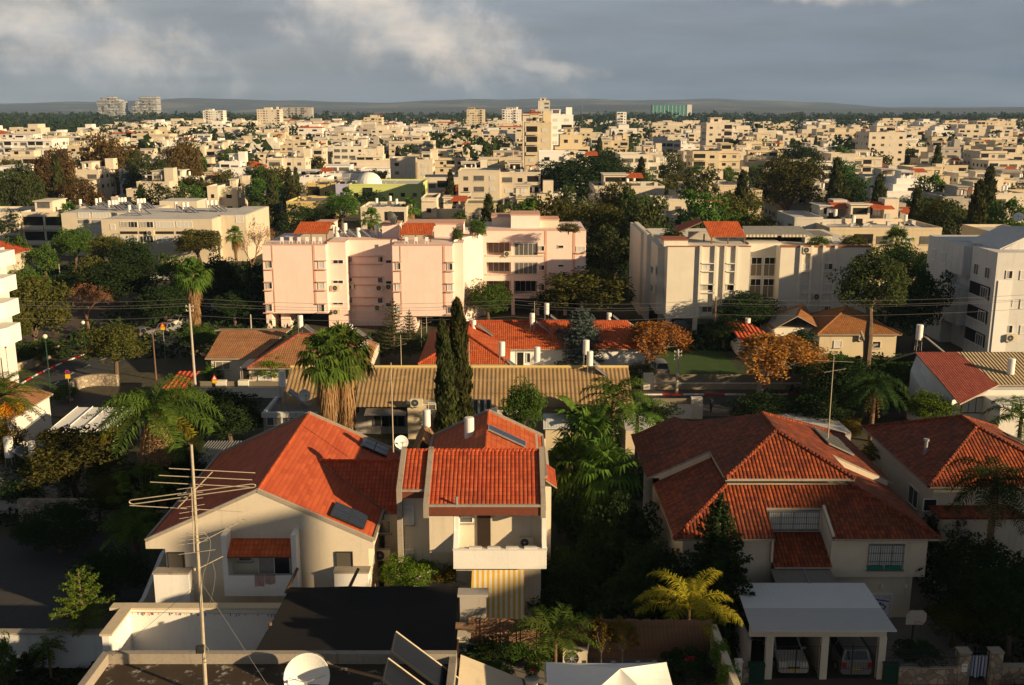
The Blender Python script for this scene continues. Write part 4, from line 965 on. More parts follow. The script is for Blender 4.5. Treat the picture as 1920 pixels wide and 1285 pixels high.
# ---------------------------------------------------------------- right house
D = Th('hip_roof_house', (17.2, 60, 0), 'cream house with a large old red hip roof behind the white carport', 'house')
ax_, ay_, az_, by_ = 17.2, 63.0, 9.7, 67.0; sx = .469; sfr = .5
def Lp(x, y): return Vector((x, y, az_-(ax_-x)*sx))
def Rp(x, y): return Vector((x, y, az_-(x-ax_)*sx))
UL = [Vector((ax_, ay_, az_)), Vector((ax_, by_, az_)), rp(1294, 791, az_-ax_*sx, sx, 0), rp(1264, 781, az_-ax_*sx, sx, 0), Lp(9.1, 73.6), Lp(9.1, 64.5), Lp(13.2, 64.5), Lp(13.2, 59.2)]
m_ = MB(); slab(m_, UL, .16); UR = [Vector((ax_, by_, az_)), Vector((ax_, ay_, az_)), Rp(21.2, 59.2), Rp(21.2, 63.8), Rp(25.4, 63.8), Rp(25.4, 74)]; slab(m_, UR, .16)
slab(m_, [Lp(13.2, 59.2), Rp(21.2, 59.2), Vector((ax_, ay_, az_))], .16); slab(m_, [Rp(25.4, 74), Lp(9.1, 74), Vector((ax_, by_, az_))], .16)
LZ = 5.55; lf = (7.35-LZ)/(59.4-55.3); l0 = LZ-55.3*lf
def Fp(x, y): return Vector((x, y, l0+lf*y))
x9, x25 = 9.5, 25.2; sl_ = (7.35-LZ)/(13.3-x9)
hx0, hx1 = 15.4, 18.8
slab(m_, [Fp(x9, 55.3), Fp(hx0, 55.3), Fp(hx0, 57.6), Fp(hx1, 57.6), Fp(hx1, 55.3), Fp(x25, 55.3), Fp(21.1, 59.4), Fp(13.3, 59.4)], .14)
slab(m_, [(x9, 55.3, LZ), (13.3, 59.4, 7.35), (13.3, 64.5, 7.35), (x9, 64.5, LZ)], .14); slab(m_, [(x25, 55.3, LZ), (x25, 63.8, LZ), (21.1, 63.8, 7.35), (21.1, 59.4, 7.35)], .14)
ro = D.part('roof', m_, ['old_red_tile', 'concrete'])
m_ = MB(); apex = Vector((ax_, ay_, az_)); ridge(m_, Lp(13.2, 59.2), apex, .13); ridge(m_, Rp(21.2, 59.2), apex, .13); ridge(m_, apex, (ax_, by_, az_), .13); ridge(m_, (x9, 55.3, LZ), (13.3, 59.4, 7.35), .13); ridge(m_, (x25, 55.3, LZ), (21.1, 59.4, 7.35), .13); ridge(m_, (ax_, by_, az_), Rp(25.4, 74), .13)
D.part('ridge_tiles', m_, 'old_red_tile', parent=ro)
m_ = MB(); x9i, x25i = 10.1, 24.6
m_.prism([(9.5, 64.45, 5.4), (13.3, 64.45, 7.3), (13.3, 64.45, 7.7), (9.5, 64.45, 5.95)], (0, .12, 0)); m_.prism([(25.0, 63.7, 5.4), (21.1, 63.7, 7.3), (21.1, 63.7, 7.7), (25.0, 63.7, 5.95)], (0, .12, 0))
m_.prism([(9.5, 64.45, 5.9), (9.5, 64.45, 4.2), (9.9, 64.45, 4.2), (9.9, 64.45, 5.9)], (0, .12, 0))
m_.box(x9i, x25i, 64.6, 73.5, 0, 5.7); m_.box(x9i, hx0, 55.8, 64.4, 0, LZ-.1); m_.box(hx1, x25i-.0, 55.8, 63.6, 2.9, LZ-.1); m_.box(hx1, x25i-.5, 56.3, 63.6, 0, 2.9)
m_.box(hx0, hx1, 57.62, 64, 0, 6.35); m_.box(13.4, 21, 59.5, 64.4, 5, 7.25)
m_.box(hx0-.12, hx0-.001, 55.45, 57.6, 4.0, 5.6); m_.prism([(hx1+.001, 55.45, 2.9), (hx1+.001, 57.6, 2.9), (hx1+.001, 57.6, 6.75), (hx1+.001, 55.45, 5.75)], (.14, 0, 0))
D.part('wall', m_, 'cream_plaster')
m_ = MB(); slab(m_, [(hx0, 55.0, 3.9), (hx1, 55.0, 3.9), (hx1, 57.6, 5.0), (hx0, 57.6, 5.0)], .1); D.part('lower_roof', m_, ['old_red_tile', 'concrete'])
wz = Fp(0, 57.6).z; win(D, ((hx0+hx1)/2, 57.61, 5.15), hx1-hx0-.3, wz-5.35, 0, 'white', frame='grey_metal', near=True, grille=True)
m_ = MB(); slab(m_, [(hx0-.2, 53.3, 3.35), (hx0+1.7, 53.3, 3.35), (hx0+1.7, 55.1, 3.75), (hx0-.2, 55.1, 3.75)], .04); slab(m_, [(hx0+1.76, 53.3, 3.35), (hx1-.1, 53.3, 3.35), (hx1-.1, 55.1, 3.75), (hx0+1.76, 55.1, 3.75)], .04)
flat('grey_canvas', (.17, .16, .145), .9, .2); beam(m_, (hx0+1.73, 53.3, 3.37), (hx0+1.73, 55.1, 3.77), .05, .08, 1); beam(m_, (hx0-.2, 53.28, 3.3), (hx1-.1, 53.28, 3.3), .05, .1, 1); D.part('awning', m_, ['grey_canvas', 'grey_metal'])
winp(D, 1627, 1694, 1020, 1068, 55.8, 'white', True, grille=True, frame='grey_metal')
m_ = MB(); 
for a, b in ((1628, 1656), (1662, 1690)): zf = ZA(1069, 55.5); m_.box(XA(a, 55.5, zf), XA(b, 55.5, zf), 55.5, 55.77, zf, zf+.2)
D.part('flower_boxes', m_, 'green_cloth')
dr = winp(D, 1630, 1671, 1113, 1168, 56.3, 'white', True, name='door'); m_ = MB(); zt, Yd = ZA(1120, 56.15), 56.15
fa = [V(1634, 1117, Yd), V(1645, 1119, Yd), V(1668, 1128, Yd), V(1663, 1150, Yd), V(1655, 1150, Yd), V(1646, 1125, Yd)]
flat('flag_blue', (.03, .07, .35), .8); flat('flag_white', (.7, .7, .7), .8)
m_.prism([V(1637, 1122, Yd), V(1667, 1124, Yd), V(1666, 1152, Yd), V(1658, 1156, Yd)], (0, .02, 0), 0)
for a, b in (((1640, 1124), (1667, 1128)), ((1652, 1150), (1664, 1156)), ((1649, 1130), (1652, 1146)), ((1652, 1146), (1661, 1138)), ((1661, 1138), (1649, 1130))): beam(m_, V(*a, Yd-.02), V(*b, Yd-.02), .02, .07, 1)
solo('flag', m_, ['flag_white', 'flag_blue'], 'white flag with blue stripes drooping across the house door', 'flag')
for k, px in enumerate((1653, 1698)):
    m_ = MB(); p = V(px, 1103, 56.2); m_.lathe([(0, 0), (.09, .03), (.11, .16), (.06, .24), (0, .26)], tuple(p), 8); m_.box(p.x-.02, p.x+.02, p.y, 56.3, p.z+.1, p.z+.16); solo('wall_lamp', m_, 'lamp_glass', ['small wall lamp above the door with the flag', 'small wall lamp right of the door with the flag'][k], 'lamp')
# old collectors and antenna on the right slope
q = rp(1560, 830, az_+ax_*sx, -sx, 0); t = Th('solar_collector', q, 'weathered grey solar panels flat on the orange slope beside the thin antenna', 'solar collector'); d = Vector((1, 0, -sx)).normalized(); n = d.cross(Vector((0, 1, 0)))
m_ = MB(); m_.obox(q+n*.15, d*1.0, Vector((0, 1.9, 0)), n*.05); t.part('frame', m_, 'grey_metal'); m_ = MB()
for k in range(7): m_.obox(q+n*.203+Vector((0, -1.62+k*.54, 0)), d*.95, Vector((0, .22, 0)), n*.004)
t.part('glass', m_, 'pane_grey')
# ---------------------------------------------------------------- far right house
E = Th('corner_house', (31.6, 66, 0), 'house with dark old tiled hip roof at the right edge behind palms', 'house')
hip(E, 27.2, 36.2, 61.6, 73, 6.6, 9.0, 'old_red_tile', .6); 
winp(E, 1730, 1756, 935, 958, 61.6, 'glass', True); win(E, (27.19, 64.5, 3.9), 1.6, 1.3, R(-90), 'glass', near=True)
m_ = MB(); m_.box(27.2, 32, 59.8, 61.5, 0, 5.0); m_.box(26.9, 32.3, 59.5, 61.5, 5.0, 5.15, 1); E.part('porch', m_, ['cream_plaster', 'old_red_tile'])
m_ = MB(); p = rp(1735, 848, 9-31.7*.444, .444, 0); m_.tube(p-Vector((0, 0, .2)), p+Vector((0, 0, .8)), .13); m_.tube(p+Vector((0, 0, .8)), p+Vector((0, 0, .95)), .2, .2); solo('flue_pipe', m_, 'grey_metal', 'metal flue with a cap on the dark roof at the right', 'flue pipe')
q = rp(1905, 826, 9+31.7*.444, -.444, 0); flatpanel(q, 1.8, 1.0, .444, 'small solar panel on the orange slope at the right edge', None)
# ---------------------------------------------------------------- cars
def paint(name, c):
    m, t, b = newmat(name); t.put(b.inputs['Base Color'], t.mix(t.noise(pos(t), 2, 4), mul(c, .85), mul(c, 1.1))); b.inputs['Roughness'].default_value = .35; b.inputs['Metallic'].default_value = .1; b.inputs['Coat Weight'].default_value = .4
for n_, c in (('paint_white', (.50, .50, .49)), ('paint_silver', (.24, .24, .245)), ('paint_grey', (.16, .16, .17)), ('paint_black', (.02, .02, .025)), ('paint_blue', (.05, .08, .2)), ('paint_red', (.35, .03, .02))): paint(n_, c)
def car(p, rz, pm, label, style='hatch', L=4.0, W=1.7, H=1.46, group='parked cars', name='parked_car', cat='car'):
    """car built facing +x"""
    t = Th(name, (0, 0, 0), label, cat, group); h = L/2
    if style == 'hatch': low = [(-h, .30), (-h, .86), (-h+.08, .93), (h-1.15, .95), (h-.25, .78), (h, .58), (h, .26), (h-.5, .2), (-h+.5, .2)]; top = [(-h+.12, .92), (-h+.38, H), (h-1.9, H), (h-1.05, .94)]
    elif style == 'sedan': low = [(-h, .32), (-h, .84), (-h+.1, .92), (-h+.9, .94), (h-1.2, .92), (h-.2, .74), (h, .55), (h, .26), (h-.5, .2), (-h+.5, .2)]; top = [(-h+.75, .92), (-h+1.25, H), (h-2.0, H), (h-1.15, .91)]
    elif style == 'pickup': low = [(-h, .38), (-h, 1.0), (-h+1.7, 1.0), (h-1.3, 1.0), (h-.2, .9), (h, .7), (h, .36), (h-.5, .3), (-h+.5, .3)]; top = [(-h+1.75, 1.0), (-h+1.9, H), (h-1.9, H), (h-1.35, .99)]
    else: low = [(-h, .32), (-h, .95), (-h+.06, 1.0), (h-1.2, .98), (h-.25, .82), (h, .6), (h, .26), (h-.5, .2), (-h+.5, .2)]; top = [(-h+.08, .99), (-h+.25, H), (h-1.9, H), (h-1.05, .97)]
    b = MB(); w = W/2
    def side(pt, wf):
        return [Vector((x_, -wf(z_), z_)) for x_, z_ in pt], [Vector((x_, wf(z_), z_)) for x_, z_ in pt]
    wl = lambda z_: w*(.93+.07*math.sin(min(1, max(0, (z_-.2)/.55))*math.pi)) if z_ < .75 else w*(.965-.12*(z_-.75))
    lo, hi = side(low, wl); n = len(low); b.poly(lo[::-1], 0); b.poly(hi, 0)
    for i in range(n): b.poly([lo[i], lo[(i+1) % n], hi[(i+1) % n], hi[i]], 0)
    wt = lambda z_: w*(.93-.30*(z_-.92)); lo, hi = side(top, wt); b.poly(lo[::-1], 0); b.poly(hi, 0)
    for i in range(4): b.poly([lo[i], lo[(i+1) % 4], hi[(i+1) % 4], hi[i]], 0)
    o = t.part('body', b, pm); md_ = o.modifiers.new('bevel', 'BEVEL'); md_.width = .045; md_.segments = 2; md_.limit_method = 'ANGLE'
    def quad_on(a, b_, c, d, s, off, nm, mat='car_glass'):
        ctr = (a+b_+c+d)/4; n_ = (b_-a).cross(d-a).normalized(); q = [ctr+(v-ctr)*s for v in (a, b_, c, d)]; m_ = MB(); m_.prism([v+n_*off for v in q], -n_*(off+.02)); return t.part(nm, m_, mat)
    quad_on(lo[3], hi[3], hi[2], lo[2], .88, .012, 'windscreen'); quad_on(hi[0], lo[0], lo[1], hi[1], .84, .012, 'rear_window')
    for S_, sg in ((lo, 1), (hi, -1)):
        mid_l = S_[0].lerp(S_[3], .5); mid_u = S_[1].lerp(S_[2], .5)
        for q in ((S_[0], mid_l, mid_u, S_[1]), (mid_l, S_[3], S_[2], mid_u)):
            q = q if sg == 1 else q[::-1]; quad_on(*q, .84, .012, 'side_window')
    for x_ in (-h+.75, h-.8):
        for y_ in (-w, w):
            m_ = MB(); sg = 1 if y_ > 0 else -1; m_.lathe([(0, -.09), (.26, -.1), (.31, -.07), (.31, .07), (.26, .1), (0, .09)], (x_, y_*.93, .31), 16, 0, 'Y'); m_.lathe([(0, sg*.108), (.17, sg*.112), (.19, sg*.10)], (x_, y_*.93, .31), 10, 1, 'Y'); t.part('wheel', m_, ['rubber', 'grey_metal'])
    for y_ in (-1, 1):
        m_ = MB(); m_.obox((h-.10, y_*w*.70, .66), (.10, 0, -.035), (0, .19, 0), (.03, 0, .075)); t.part('headlight', m_, 'lamp_glass')
        m_ = MB(); m_.obox((-h+.02, y_*w*.80, .78), (.05, 0, 0), (0, .11, 0), (0, 0, .14)); t.part('tail_light', m_, 'tail_red')
        m_ = MB(); m_.obox((h-1.35, y_*w*1.06, .97), (.05, 0, 0), (0, .09, 0), (0, 0, .06)); t.part('mirror', m_, pm)
    m_ = MB(); m_.box(-h-.012, -h+.02, -.26, .26, .50, .62); t.part('number_plate', m_, 'plate_yellow'); m_ = MB(); m_.box(h-.02, h+.014, -.26, .26, .36, .47); t.part('number_plate', m_, 'plate_yellow')
    for s_ in (-1, 1): m_ = MB(); m_.box(*sorted((s_*(h-.05), s_*(h+.045))), -w*.86, w*.86, .24, .36 if s_ > 0 else .46); t.part('bumper', m_, pm)
    m_ = MB(); m_.box(h-.03, h+.006, -.34, .34, .5, .58); t.part('grille', m_, 'dark_metal')
    t.o.location = p; t.o.rotation_euler.z = rz
    return t
GX0, GX1, GY0, GY1 = 12.75, 20.15, 48.8, 53.7
xc = XA(1481, 50.5, .8); xd = XA(1590, 51, .9)
car((xc, 51.6, .02), R(-90), 'paint_white', 'white hatchback facing out of the left bay of the carport', 'hatch', 3.9, 1.66, 1.42, 'cars in the carport')
car((xd, 51.6, .02), R(90), 'paint_silver', 'silver estate car parked nose-in in the right bay of the carport', 'estate', 4.2, 1.72, 1.55, 'cars in the carport')
car((XA(1908, 46.8, .6)+.9, 46.3, .0), R(180), 'paint_black', 'black car just showing at the bottom right corner', 'sedan', 4.4, 1.75, 1.4, 'parked cars')
# carport
K = Th('carport', (16.5, 51, 0), 'double carport with white sheet roof, pale pillars and barred gates', 'carport')
m_ = MB(); slab(m_, [(12.65, 48.7, 3.28), (20.3, 48.7, 3.28), (20.3, 53.8, 3.5), (12.85, 53.8, 3.5)], .07, 0, 0); K.part('roof', m_, ['white_sheet'])
m_ = MB(); m_.box(12.7, 20.0, 49.25, 49.5, 2.62, 3.18); m_.box(12.7, 20.0, 53.3, 53.5, 2.9, 3.36); K.part('beam', m_, 'offwhite_plaster')
for a, b in ((1435, 1448), (1538, 1551), (1646, 1658)):
    x0 = XA((a+b)/2, 49.3, 1.3); m_ = MB(); m_.box(x0-.19, x0+.19, 49.2, 49.55, 0, 2.62); K.part('pillar', m_, 'offwhite_plaster')
m_ = MB(); xm = XA(1545, 49.3, 1.3); m_.box(xm-.08, xm+.08, 49.6, 53.3, 0, 2.9); m_.box(12.75, 12.9, 49.6, 53.3, 0, 2.2); m_.box(12.9, 19.9, 53.52, 53.62, 0, 2.9); K.part('wall', m_, 'grey_plaster')
def bars(mb, a, b, z0, z1, step=.13, r=.011, rails=(0, 1)):
    a, b = Vector(a), Vector(b); n = max(1, int((b-a).length/step))
    for i in range(n+1): p = a.lerp(b, i/n); mb.tube((p.x, p.y, z0), (p.x, p.y, z1), r, n=4)
    for f in rails: z_ = z0+(z1-z0)*f; mb.tube((a.x, a.y, z_), (b.x, b.y, z_), r*1.4, n=4)
for a, b in ((1449, 1537), (1552, 1645)):
    xa, xb = XA(a, 49.35, 1.2), XA(b, 49.35, 1.2)
    for u, v in ((xa, (xa+xb)/2-.03), ((xa+xb)/2+.03, xb)): m_ = MB(); bars(m_, (u, 49.33, 0), (v, 49.33, 0), .12, 2.0, .14, .010, (0, .3, 1)); m_.tube((v, 49.33, .05), (v, 49.33, 2.1), .03, n=5); K.part('gate', m_, 'dark_metal')
# street wall, gate, pillars
w1 = Th('garden_wall', (22.5, 48.9, 0), 'low stone garden wall topped with dark railings between carport and gate', 'wall')
x0, x1, xp0, xp1 = XA(1684, 48.9, 1), XA(1792, 48.9, 1), XA(1803, 48.9, 1), XA(1863, 48.9, 1)
m_ = MB(); m_.box(x0, x1+.1, 48.7, 49.1, 0, 1.05); m_.box(x0, x1+.1, 48.68, 49.12, 1.05, 1.11, 1); w1.part('wall', m_, ['field_stone', 'concrete']); m_ = MB(); bars(m_, (19.95, 48.9, 0), (x1, 48.9, 0), 1.12, 2.05, .13, .012, (0, .5, 1)); w1.part('railing', m_, 'dark_metal')
w2 = Th('garden_wall', (27, 48.9, 0), 'stone garden wall running off to the right of the gate', 'wall'); m_ = MB(); m_.box(xp1+.35, 32, 48.75, 49.1, 0, 1.1); m_.box(xp1+.35, 32, 48.72, 49.13, 1.1, 1.16, 1); w2.part('wall', m_, ['field_stone', 'concrete'])
for k, xx in enumerate((xp0, xp1)):
    g_ = Th('gate_pillar', (xx, 48.9, 0), ['stone gate pillar with a letterbox, left of the gate with blue striped cloth', 'stone gate pillar right of the gate with blue striped cloth'][k], 'gate pillar', 'stone gate pillars'); m_ = MB(); m_.box(xx-.3, xx+.3, 48.6, 49.15, 0, 2.0); m_.box(xx-.34, xx+.34, 48.56, 49.19, 2.0, 2.08, 1); g_.part('pillar', m_, ['field_stone', 'concrete'])
    if k == 0: m_ = MB(); m_.box(xx-.14, xx+.14, 48.55, 48.6, .95, 1.4); m_.box(xx-.10, xx+.10, 48.54, 48.55, 1.28, 1.31, 1); g_.part('letterbox', m_, ['white_metal', 'dark_metal'])
g_ = Th('garden_gate', ((xp0+xp1)/2, 48.9, 0), 'dark iron garden gate with blue and white striped cloth hung on it', 'gate'); m_ = MB(); bars(m_, (xp0+.33, 48.9, 0), (xp1-.33, 48.9, 0), .08, 1.95, .12, .012, (0, .45, 1)); m_.tube((xp0+.33, 48.9, 0), (xp0+.33, 48.9, 2), .03, n=6); m_.tube((xp1-.33, 48.9, 0), (xp1-.33, 48.9, 2), .03, n=6); g_.part('bars', m_, 'dark_metal')
stripes('cloth_stripe', (.5, .52, .55), (.05, .09, .22), .16, .5); m_ = MB(); n = 16
for i in range(n):
    a, b = i/n, (i+1)/n; xa, xb = xp0+.38+(xp1-xp0-.76)*a, xp0+.38+(xp1-xp0-.76)*b; f = lambda q: 48.84-.03*math.sin(q*19); m_.poly([(xa, f(a), .5+.05*math.sin(a*11)), (xb, f(b), .5+.05*math.sin(b*11)), (xb, f(b), 1.72), (xa, f(a), 1.72)])
m_.box(xp0+.38, xp1-.38, 48.8, 48.9, 1.7, 1.73); solo('striped_cloth', m_, 'cloth_stripe', 'blue and white striped cloth hanging on the garden gate', 'cloth')
for (a, b, y0, y1, lb) in ((1656, 1683, 1241, 1268, 'dark green utility box right of the carport'), (1403, 1432, 1240, 1270, 'dark green utility box left of the carport')):
    xa, xb = XA(a, 49, .6), XA(b, 49, .6); m_ = MB(); m_.box(xa, xb, 48.8, 49.15, .05, 1.15); m_.box(xa-.03, xb+.03, 48.77, 49.18, 1.15, 1.21); m_.box((xa+xb)/2-.01, (xa+xb)/2+.01, 48.785, 48.8, .15, 1.1, 1); flat('box_green', (.012, .05, .035), .5); solo('utility_box', m_, ['box_green', 'dark_metal'], lb, 'utility box')
m_ = MB(); xa = XA(1384, 49, .7); m_.box(xa-.16, xa+.16, 48.8, 49.1, 0, 1.35); m_.box(xa-.2, xa+.2, 48.76, 49.14, 1.35, 1.42); m_.box(xa-.03, xa+.03, 48.79, 48.8, .8, .9, 1); m_.box(xa+.2, xa+.75, 48.85, 49.1, 0, .95, 2); solo('post', m_, ['white_plaster', 'dark_metal', 'field_stone'], 'white masonry post left of the dark utility box', 'post')
# basketball hoop
h_ = Th('basketball_hoop', (XA(1709, 51.5, 0), 51.5, 0), 'basketball backboard on a black pole beside the house door', 'basketball hoop'); px_ = XA(1709, 51.5, 1); m_ = MB(); m_.tube((px_, 51.5, 0), (px_, 51.5, 2.4), .05, n=8); m_.tube((px_, 51.5, 2.3), (px_, 51.1, 2.7), .035, n=6); m_.box(px_-.35, px_+.35, 51.3, 52.0, 0, .12); h_.part('pole', m_, 'dark_metal')
m_ = MB(); m_.prism([(px_-.62+.25*0, 51.05, 2.35), (px_+.35, 51.05, 2.35), (px_+.5, 51.05, 2.6), (px_+.5, 51.05, 3.0), (px_+.3, 51.05, 3.2), (px_-.4, 51.05, 3.2), (px_-.62, 51.05, 2.95)], (0, .04, 0)); h_.part('backboard', m_, 'grey_plaster')
m_ = MB(); 
for k in range(14): a, b = k*6.283/14, (k+1)*6.283/14; m_.tube((px_+.22*math.cos(a), 50.8+.22*math.sin(a), 2.55), (px_+.22*math.cos(b), 50.8+.22*math.sin(b), 2.55), .012, n=4)
h_.part('ring', m_, 'rust')
# ---------------------------------------------------------------- near roof, terrace, antenna
T = Th('terrace_building', (-4, 35, 0), 'near building with tarred flat roof, plastered parapet and a lower roof terrace', 'building')
tx0, tx1, tY = -16.3, -2.3, 36.7; m_ = MB()
m_.box(tx0+.25, tx1, 24, tY-.25, 0, 8.55); T.part('wall', m_, 'beige_plaster'); m_ = MB(); m_.poly([(tx0+.2, 24, 8.56), (tx1, 24, 8.56), (tx1, tY-.2, 8.56), (tx0+.2, tY-.2, 8.56)]); T.part('roof', m_, 'tar_roof')
m_ = MB(); rr = random.Random(4); m_.box(tx0, tx1+.1, tY-.28, tY, 8.2, 9.0); m_.box(tx0, tx0+.28, 24, tY-.28, 8.2, 9.0); m_.box(tx1-.18, tx1+.1, 33.5, tY-.28, 8.2, 8.9)
T.part('parapet', m_, 'concrete')
m_ = MB(); m_.box(-2.1, 9.0, 24, 41.35, 0, 5.99, 0, 1); T.part('terrace_floor', m_, ['beige_plaster', 'pale_paving'])
m_ = MB(); wx0 = XA(1333, 41.3, 7.4); m_.box(wx0, wx0+.28, 30, 41.5, 5.0, 7.55); T.part('terrace_wall', m_, 'tan_plaster')
m_ = MB(); m_.box(-2.35, -1.9, 40.7, 41.2, 6.0, 7.3); m_.box(-2.42, -1.83, 40.63, 41.27, 7.3, 7.38); T.part('terrace_pier', m_, 'beige_plaster')
m_ = MB(); m_.box(-2.4, -1.2, 42.8, 43.3, 5, 8.6-.35); m_.box(-2.5, -1.1, 42.7, 43.4, 8.25, 8.37); T.part('chimney_block', m_, 'grey_plaster')
F_ = Th('bamboo_fence', (3, 41.3, 6), 'brown bamboo screen fence closing off the roof terrace', 'fence'); m_ = MB(); fx0, fx1 = XA(878, 41.3, 7), wx0; n = 60; rr = random.Random(2)
for i in range(n):
    a, b = fx0+(fx1-fx0)*i/n, fx0+(fx1-fx0)*(i+1)/n; z1 = 7.95-.10*(i/n)+rr.uniform(-.04, .04); yo = .03*math.sin(i*1.3); m_.box(a, b-.002, 41.25+yo, 41.29+yo, 6.0, z1)
F_.part('screen', m_, 'bamboo'); m_ = MB()
for z_ in (6.4, 7.6): m_.tube((fx0, 41.2, z_), (fx1, 41.2, z_), .02, n=5)
for i in range(7): xx = fx0+(fx1-fx0)*i/6; m_.tube((xx, 41.33, 6), (xx, 41.33, 7.9), .035, n=6)
F_.part('rails', m_, 'wood')
# gazebo
gx0, gx1 = XA(1024, 36.8, 8.2), XA(1249, 36.8, 8.2); gy0, gy1 = 32.2, 36.8; gm = Vector(((gx0+gx1)/2+.3, 34.5, 9.5))
gz = Th('gazebo', (gm.x, gm.y, 6), 'white fabric party gazebo at the bottom edge of the picture', 'gazebo'); m_ = MB(); N = 8
cr_ = [Vector((gx0, gy0, 8.42)), Vector((gx1, gy0, 8.42)), Vector((gx1, gy1, 8.42)), Vector((gx0, gy1, 8.42))]
for k in range(4):
    a, b = cr_[k], cr_[(k+1) % 4]
    for i in range(N):
        for j in range(N):
            def q(i, j):
                f = j/N; e = a.lerp(b, i/N); p = e.lerp(gm, f); return p+Vector((0, 0, -.18*math.sin(math.pi*f)*math.sin(math.pi*i/N)-.05*math.sin(math.pi*i/N)*(1-f)))
            m_.poly([q(i, j), q(i+1, j), q(i+1, j+1), q(i, j+1)], 0, True)
        p, r2 = a.lerp(b, i/N), a.lerp(b, (i+1)/N); s0, s1 = Vector((0, 0, -.05*math.sin(math.pi*i/N))), Vector((0, 0, -.05*math.sin(math.pi*(i+1)/N))); m_.poly([p+s0, r2+s1, r2+Vector((0, 0, -.3)), p+Vector((0, 0, -.3))])
gz.part('canopy', m_, 'screen_white')
for p in cr_: m_ = MB(); m_.tube((p.x, p.y, 6), (p.x, p.y, 8.42), .03, n=8); gz.part('leg', m_, 'grey_metal')
m_ = MB(); 
for (a, b) in ((1, .05), (.35, .04), (.62, .04), (.85, .04)): xx = gx0+(gx1-gx0)*a*.9; m_.box(xx-.09, xx+.09, gy1-.02, gy1+.05, 8.39, 8.47)
gz.part('clips', m_, 'dark_metal')
# planters, pots, air conditioner, pipe on the terrace
def pot(p, r, h, mat, label, name='flower_pot', cat='flower pot', grp=None):
    m_ = MB(); m_.lathe([(0, 0), (r*.72, 0), (r, h*.9), (r*1.08, h*.9), (r*1.08, h), (r*.94, h), (r*.9, h*.88), (0, h*.88)], (0, 0, 0), 18); o = solo(name, m_, mat, label, cat, grp); o.location = p; return o
pb = V(922, 1272, 38.3); m_ = MB(); m_.prism([(pb.x-1.15, 38.0, 6.55), (pb.x+1.15, 38.0, 6.55), (pb.x+1.05, 38.06, 6.02), (pb.x-1.05, 38.06, 6.02)], (0, .55, 0)); m_.box(pb.x-1.2, pb.x+1.2, 37.96, 38.64, 6.55, 6.62); m_.box(pb.x-1.1, pb.x+1.1, 38.02, 38.58, 6.6, 6.63, 1); solo('planter', m_, ['white_plaster', 'ground_soil'], 'long white trough planter at the front of the roof terrace', 'planter')
pp = V(997, 1268, 38.4); pot((pp.x, 38.4, 6.25), .3, .5, 'white_plaster', 'round white pot of red flowers on a brown stand'); m_ = MB(); m_.box(pp.x-.3, pp.x+.3, 38.15, 38.7, 6.15, 6.25)
for a in (-.26, .26):
    for b in (38.2, 38.65): m_.box(pp.x+a-.03, pp.x+a+.03, b-.03, b+.03, 6.0, 6.15)
solo('plant_stand', m_, 'wood', 'low brown wooden stand under the round white pot', 'plant stand')
m_ = MB(); m_.box(pp.x+.55, pp.x+.9, 38.2, 38.9, 6.0, 6.95); m_.box(pp.x+.52, pp.x+.93, 38.17, 38.93, 6.95, 7.0); solo('cabinet', m_, 'weathered_white', 'narrow grey-white cabinet beside the gazebo corner', 'cabinet')
p = V(1078, 1236, 40.6); ac((p.x, 40.9, 6.02), 'large cream air conditioner standing on the terrace floor by the bamboo', 0, 1.25)
m_ = MB(); pts = [V(1101, 1225, 40.7), V(1104, 1205, 40.7), V(1112, 1193, 40.7), V(1124, 1188, 40.7), V(1136, 1193, 40.7)]; m_.path(smooth(pts, 1), .035, 7); solo('pipe', m_, 'white_metal', 'curved white insulated pipe rising beside the terrace air conditioner', 'pipe')
m_ = MB(); m_.tube((-2.5, 41.0, 7.75), (-1.6, 41.0, 7.7), .16, n=10); solo('log_beam', m_, 'wood', 'thick wooden log lying across the end of the bamboo fence', 'log')
# solar collectors at the right end of the tarred roof
for k, (a, b, dy) in enumerate((((741, 1186), (848, 1283), 0), ((726, 1236), (800, 1300), 0))):
    p = V(*a, 36.0-1.6*k); L = 4.0; d = Vector((.78, -.05, -.62)).normalized(); s_ = Vector((0, -1, 0)); n = s_.cross(d); n = n if n.z > 0 else -n; c = p+d*L/2+s_*.72
    t = Th('solar_collector', c, ['tilted glass solar collector at the right end of the tarred roof, farther one', 'tilted glass solar collector at the right end of the tarred roof, nearer one'][k], 'solar collector', 'roof collectors')
    m_ = MB(); m_.obox(c, d*L/2, s_*.72, n*.045); t.part('frame', m_, 'dark_metal'); m_ = MB(); m_.obox(c+n*.048, d*(L/2-.05), s_*.67, n*.003); t.part('glass', m_, 'collector_dark')
    m_ = MB(); m_.tube(c+d*(-L/2)+s_*.5, (c.x-.9*L/2*.8, c.y-.5, 8.5), .03, n=6); m_.tube(c-d*(L/2)-s_*.5, (c.x-.9*L/2*.8, c.y+.5, 8.5), .03, n=6); m_.tube(p+n*.05, p+d*L+n*.05, .035, n=6, m=1); t.part('stand', m_, ['grey_metal', 'mast_metal'])
m_ = MB(); m_.box(-2.15, 0.6, 33.0, 37.4, 6.0, 7.0); slab(m_, [(-2.1, 37.6, 8.3), (.4, 37.6, 7.2), (1.2, 32, 7.0), (-2.1, 32, 8.3)], .12); solo('lean_to', m_, 'tan_plaster', 'sloping tan roof slab right of the tilted solar collectors', 'lean-to')
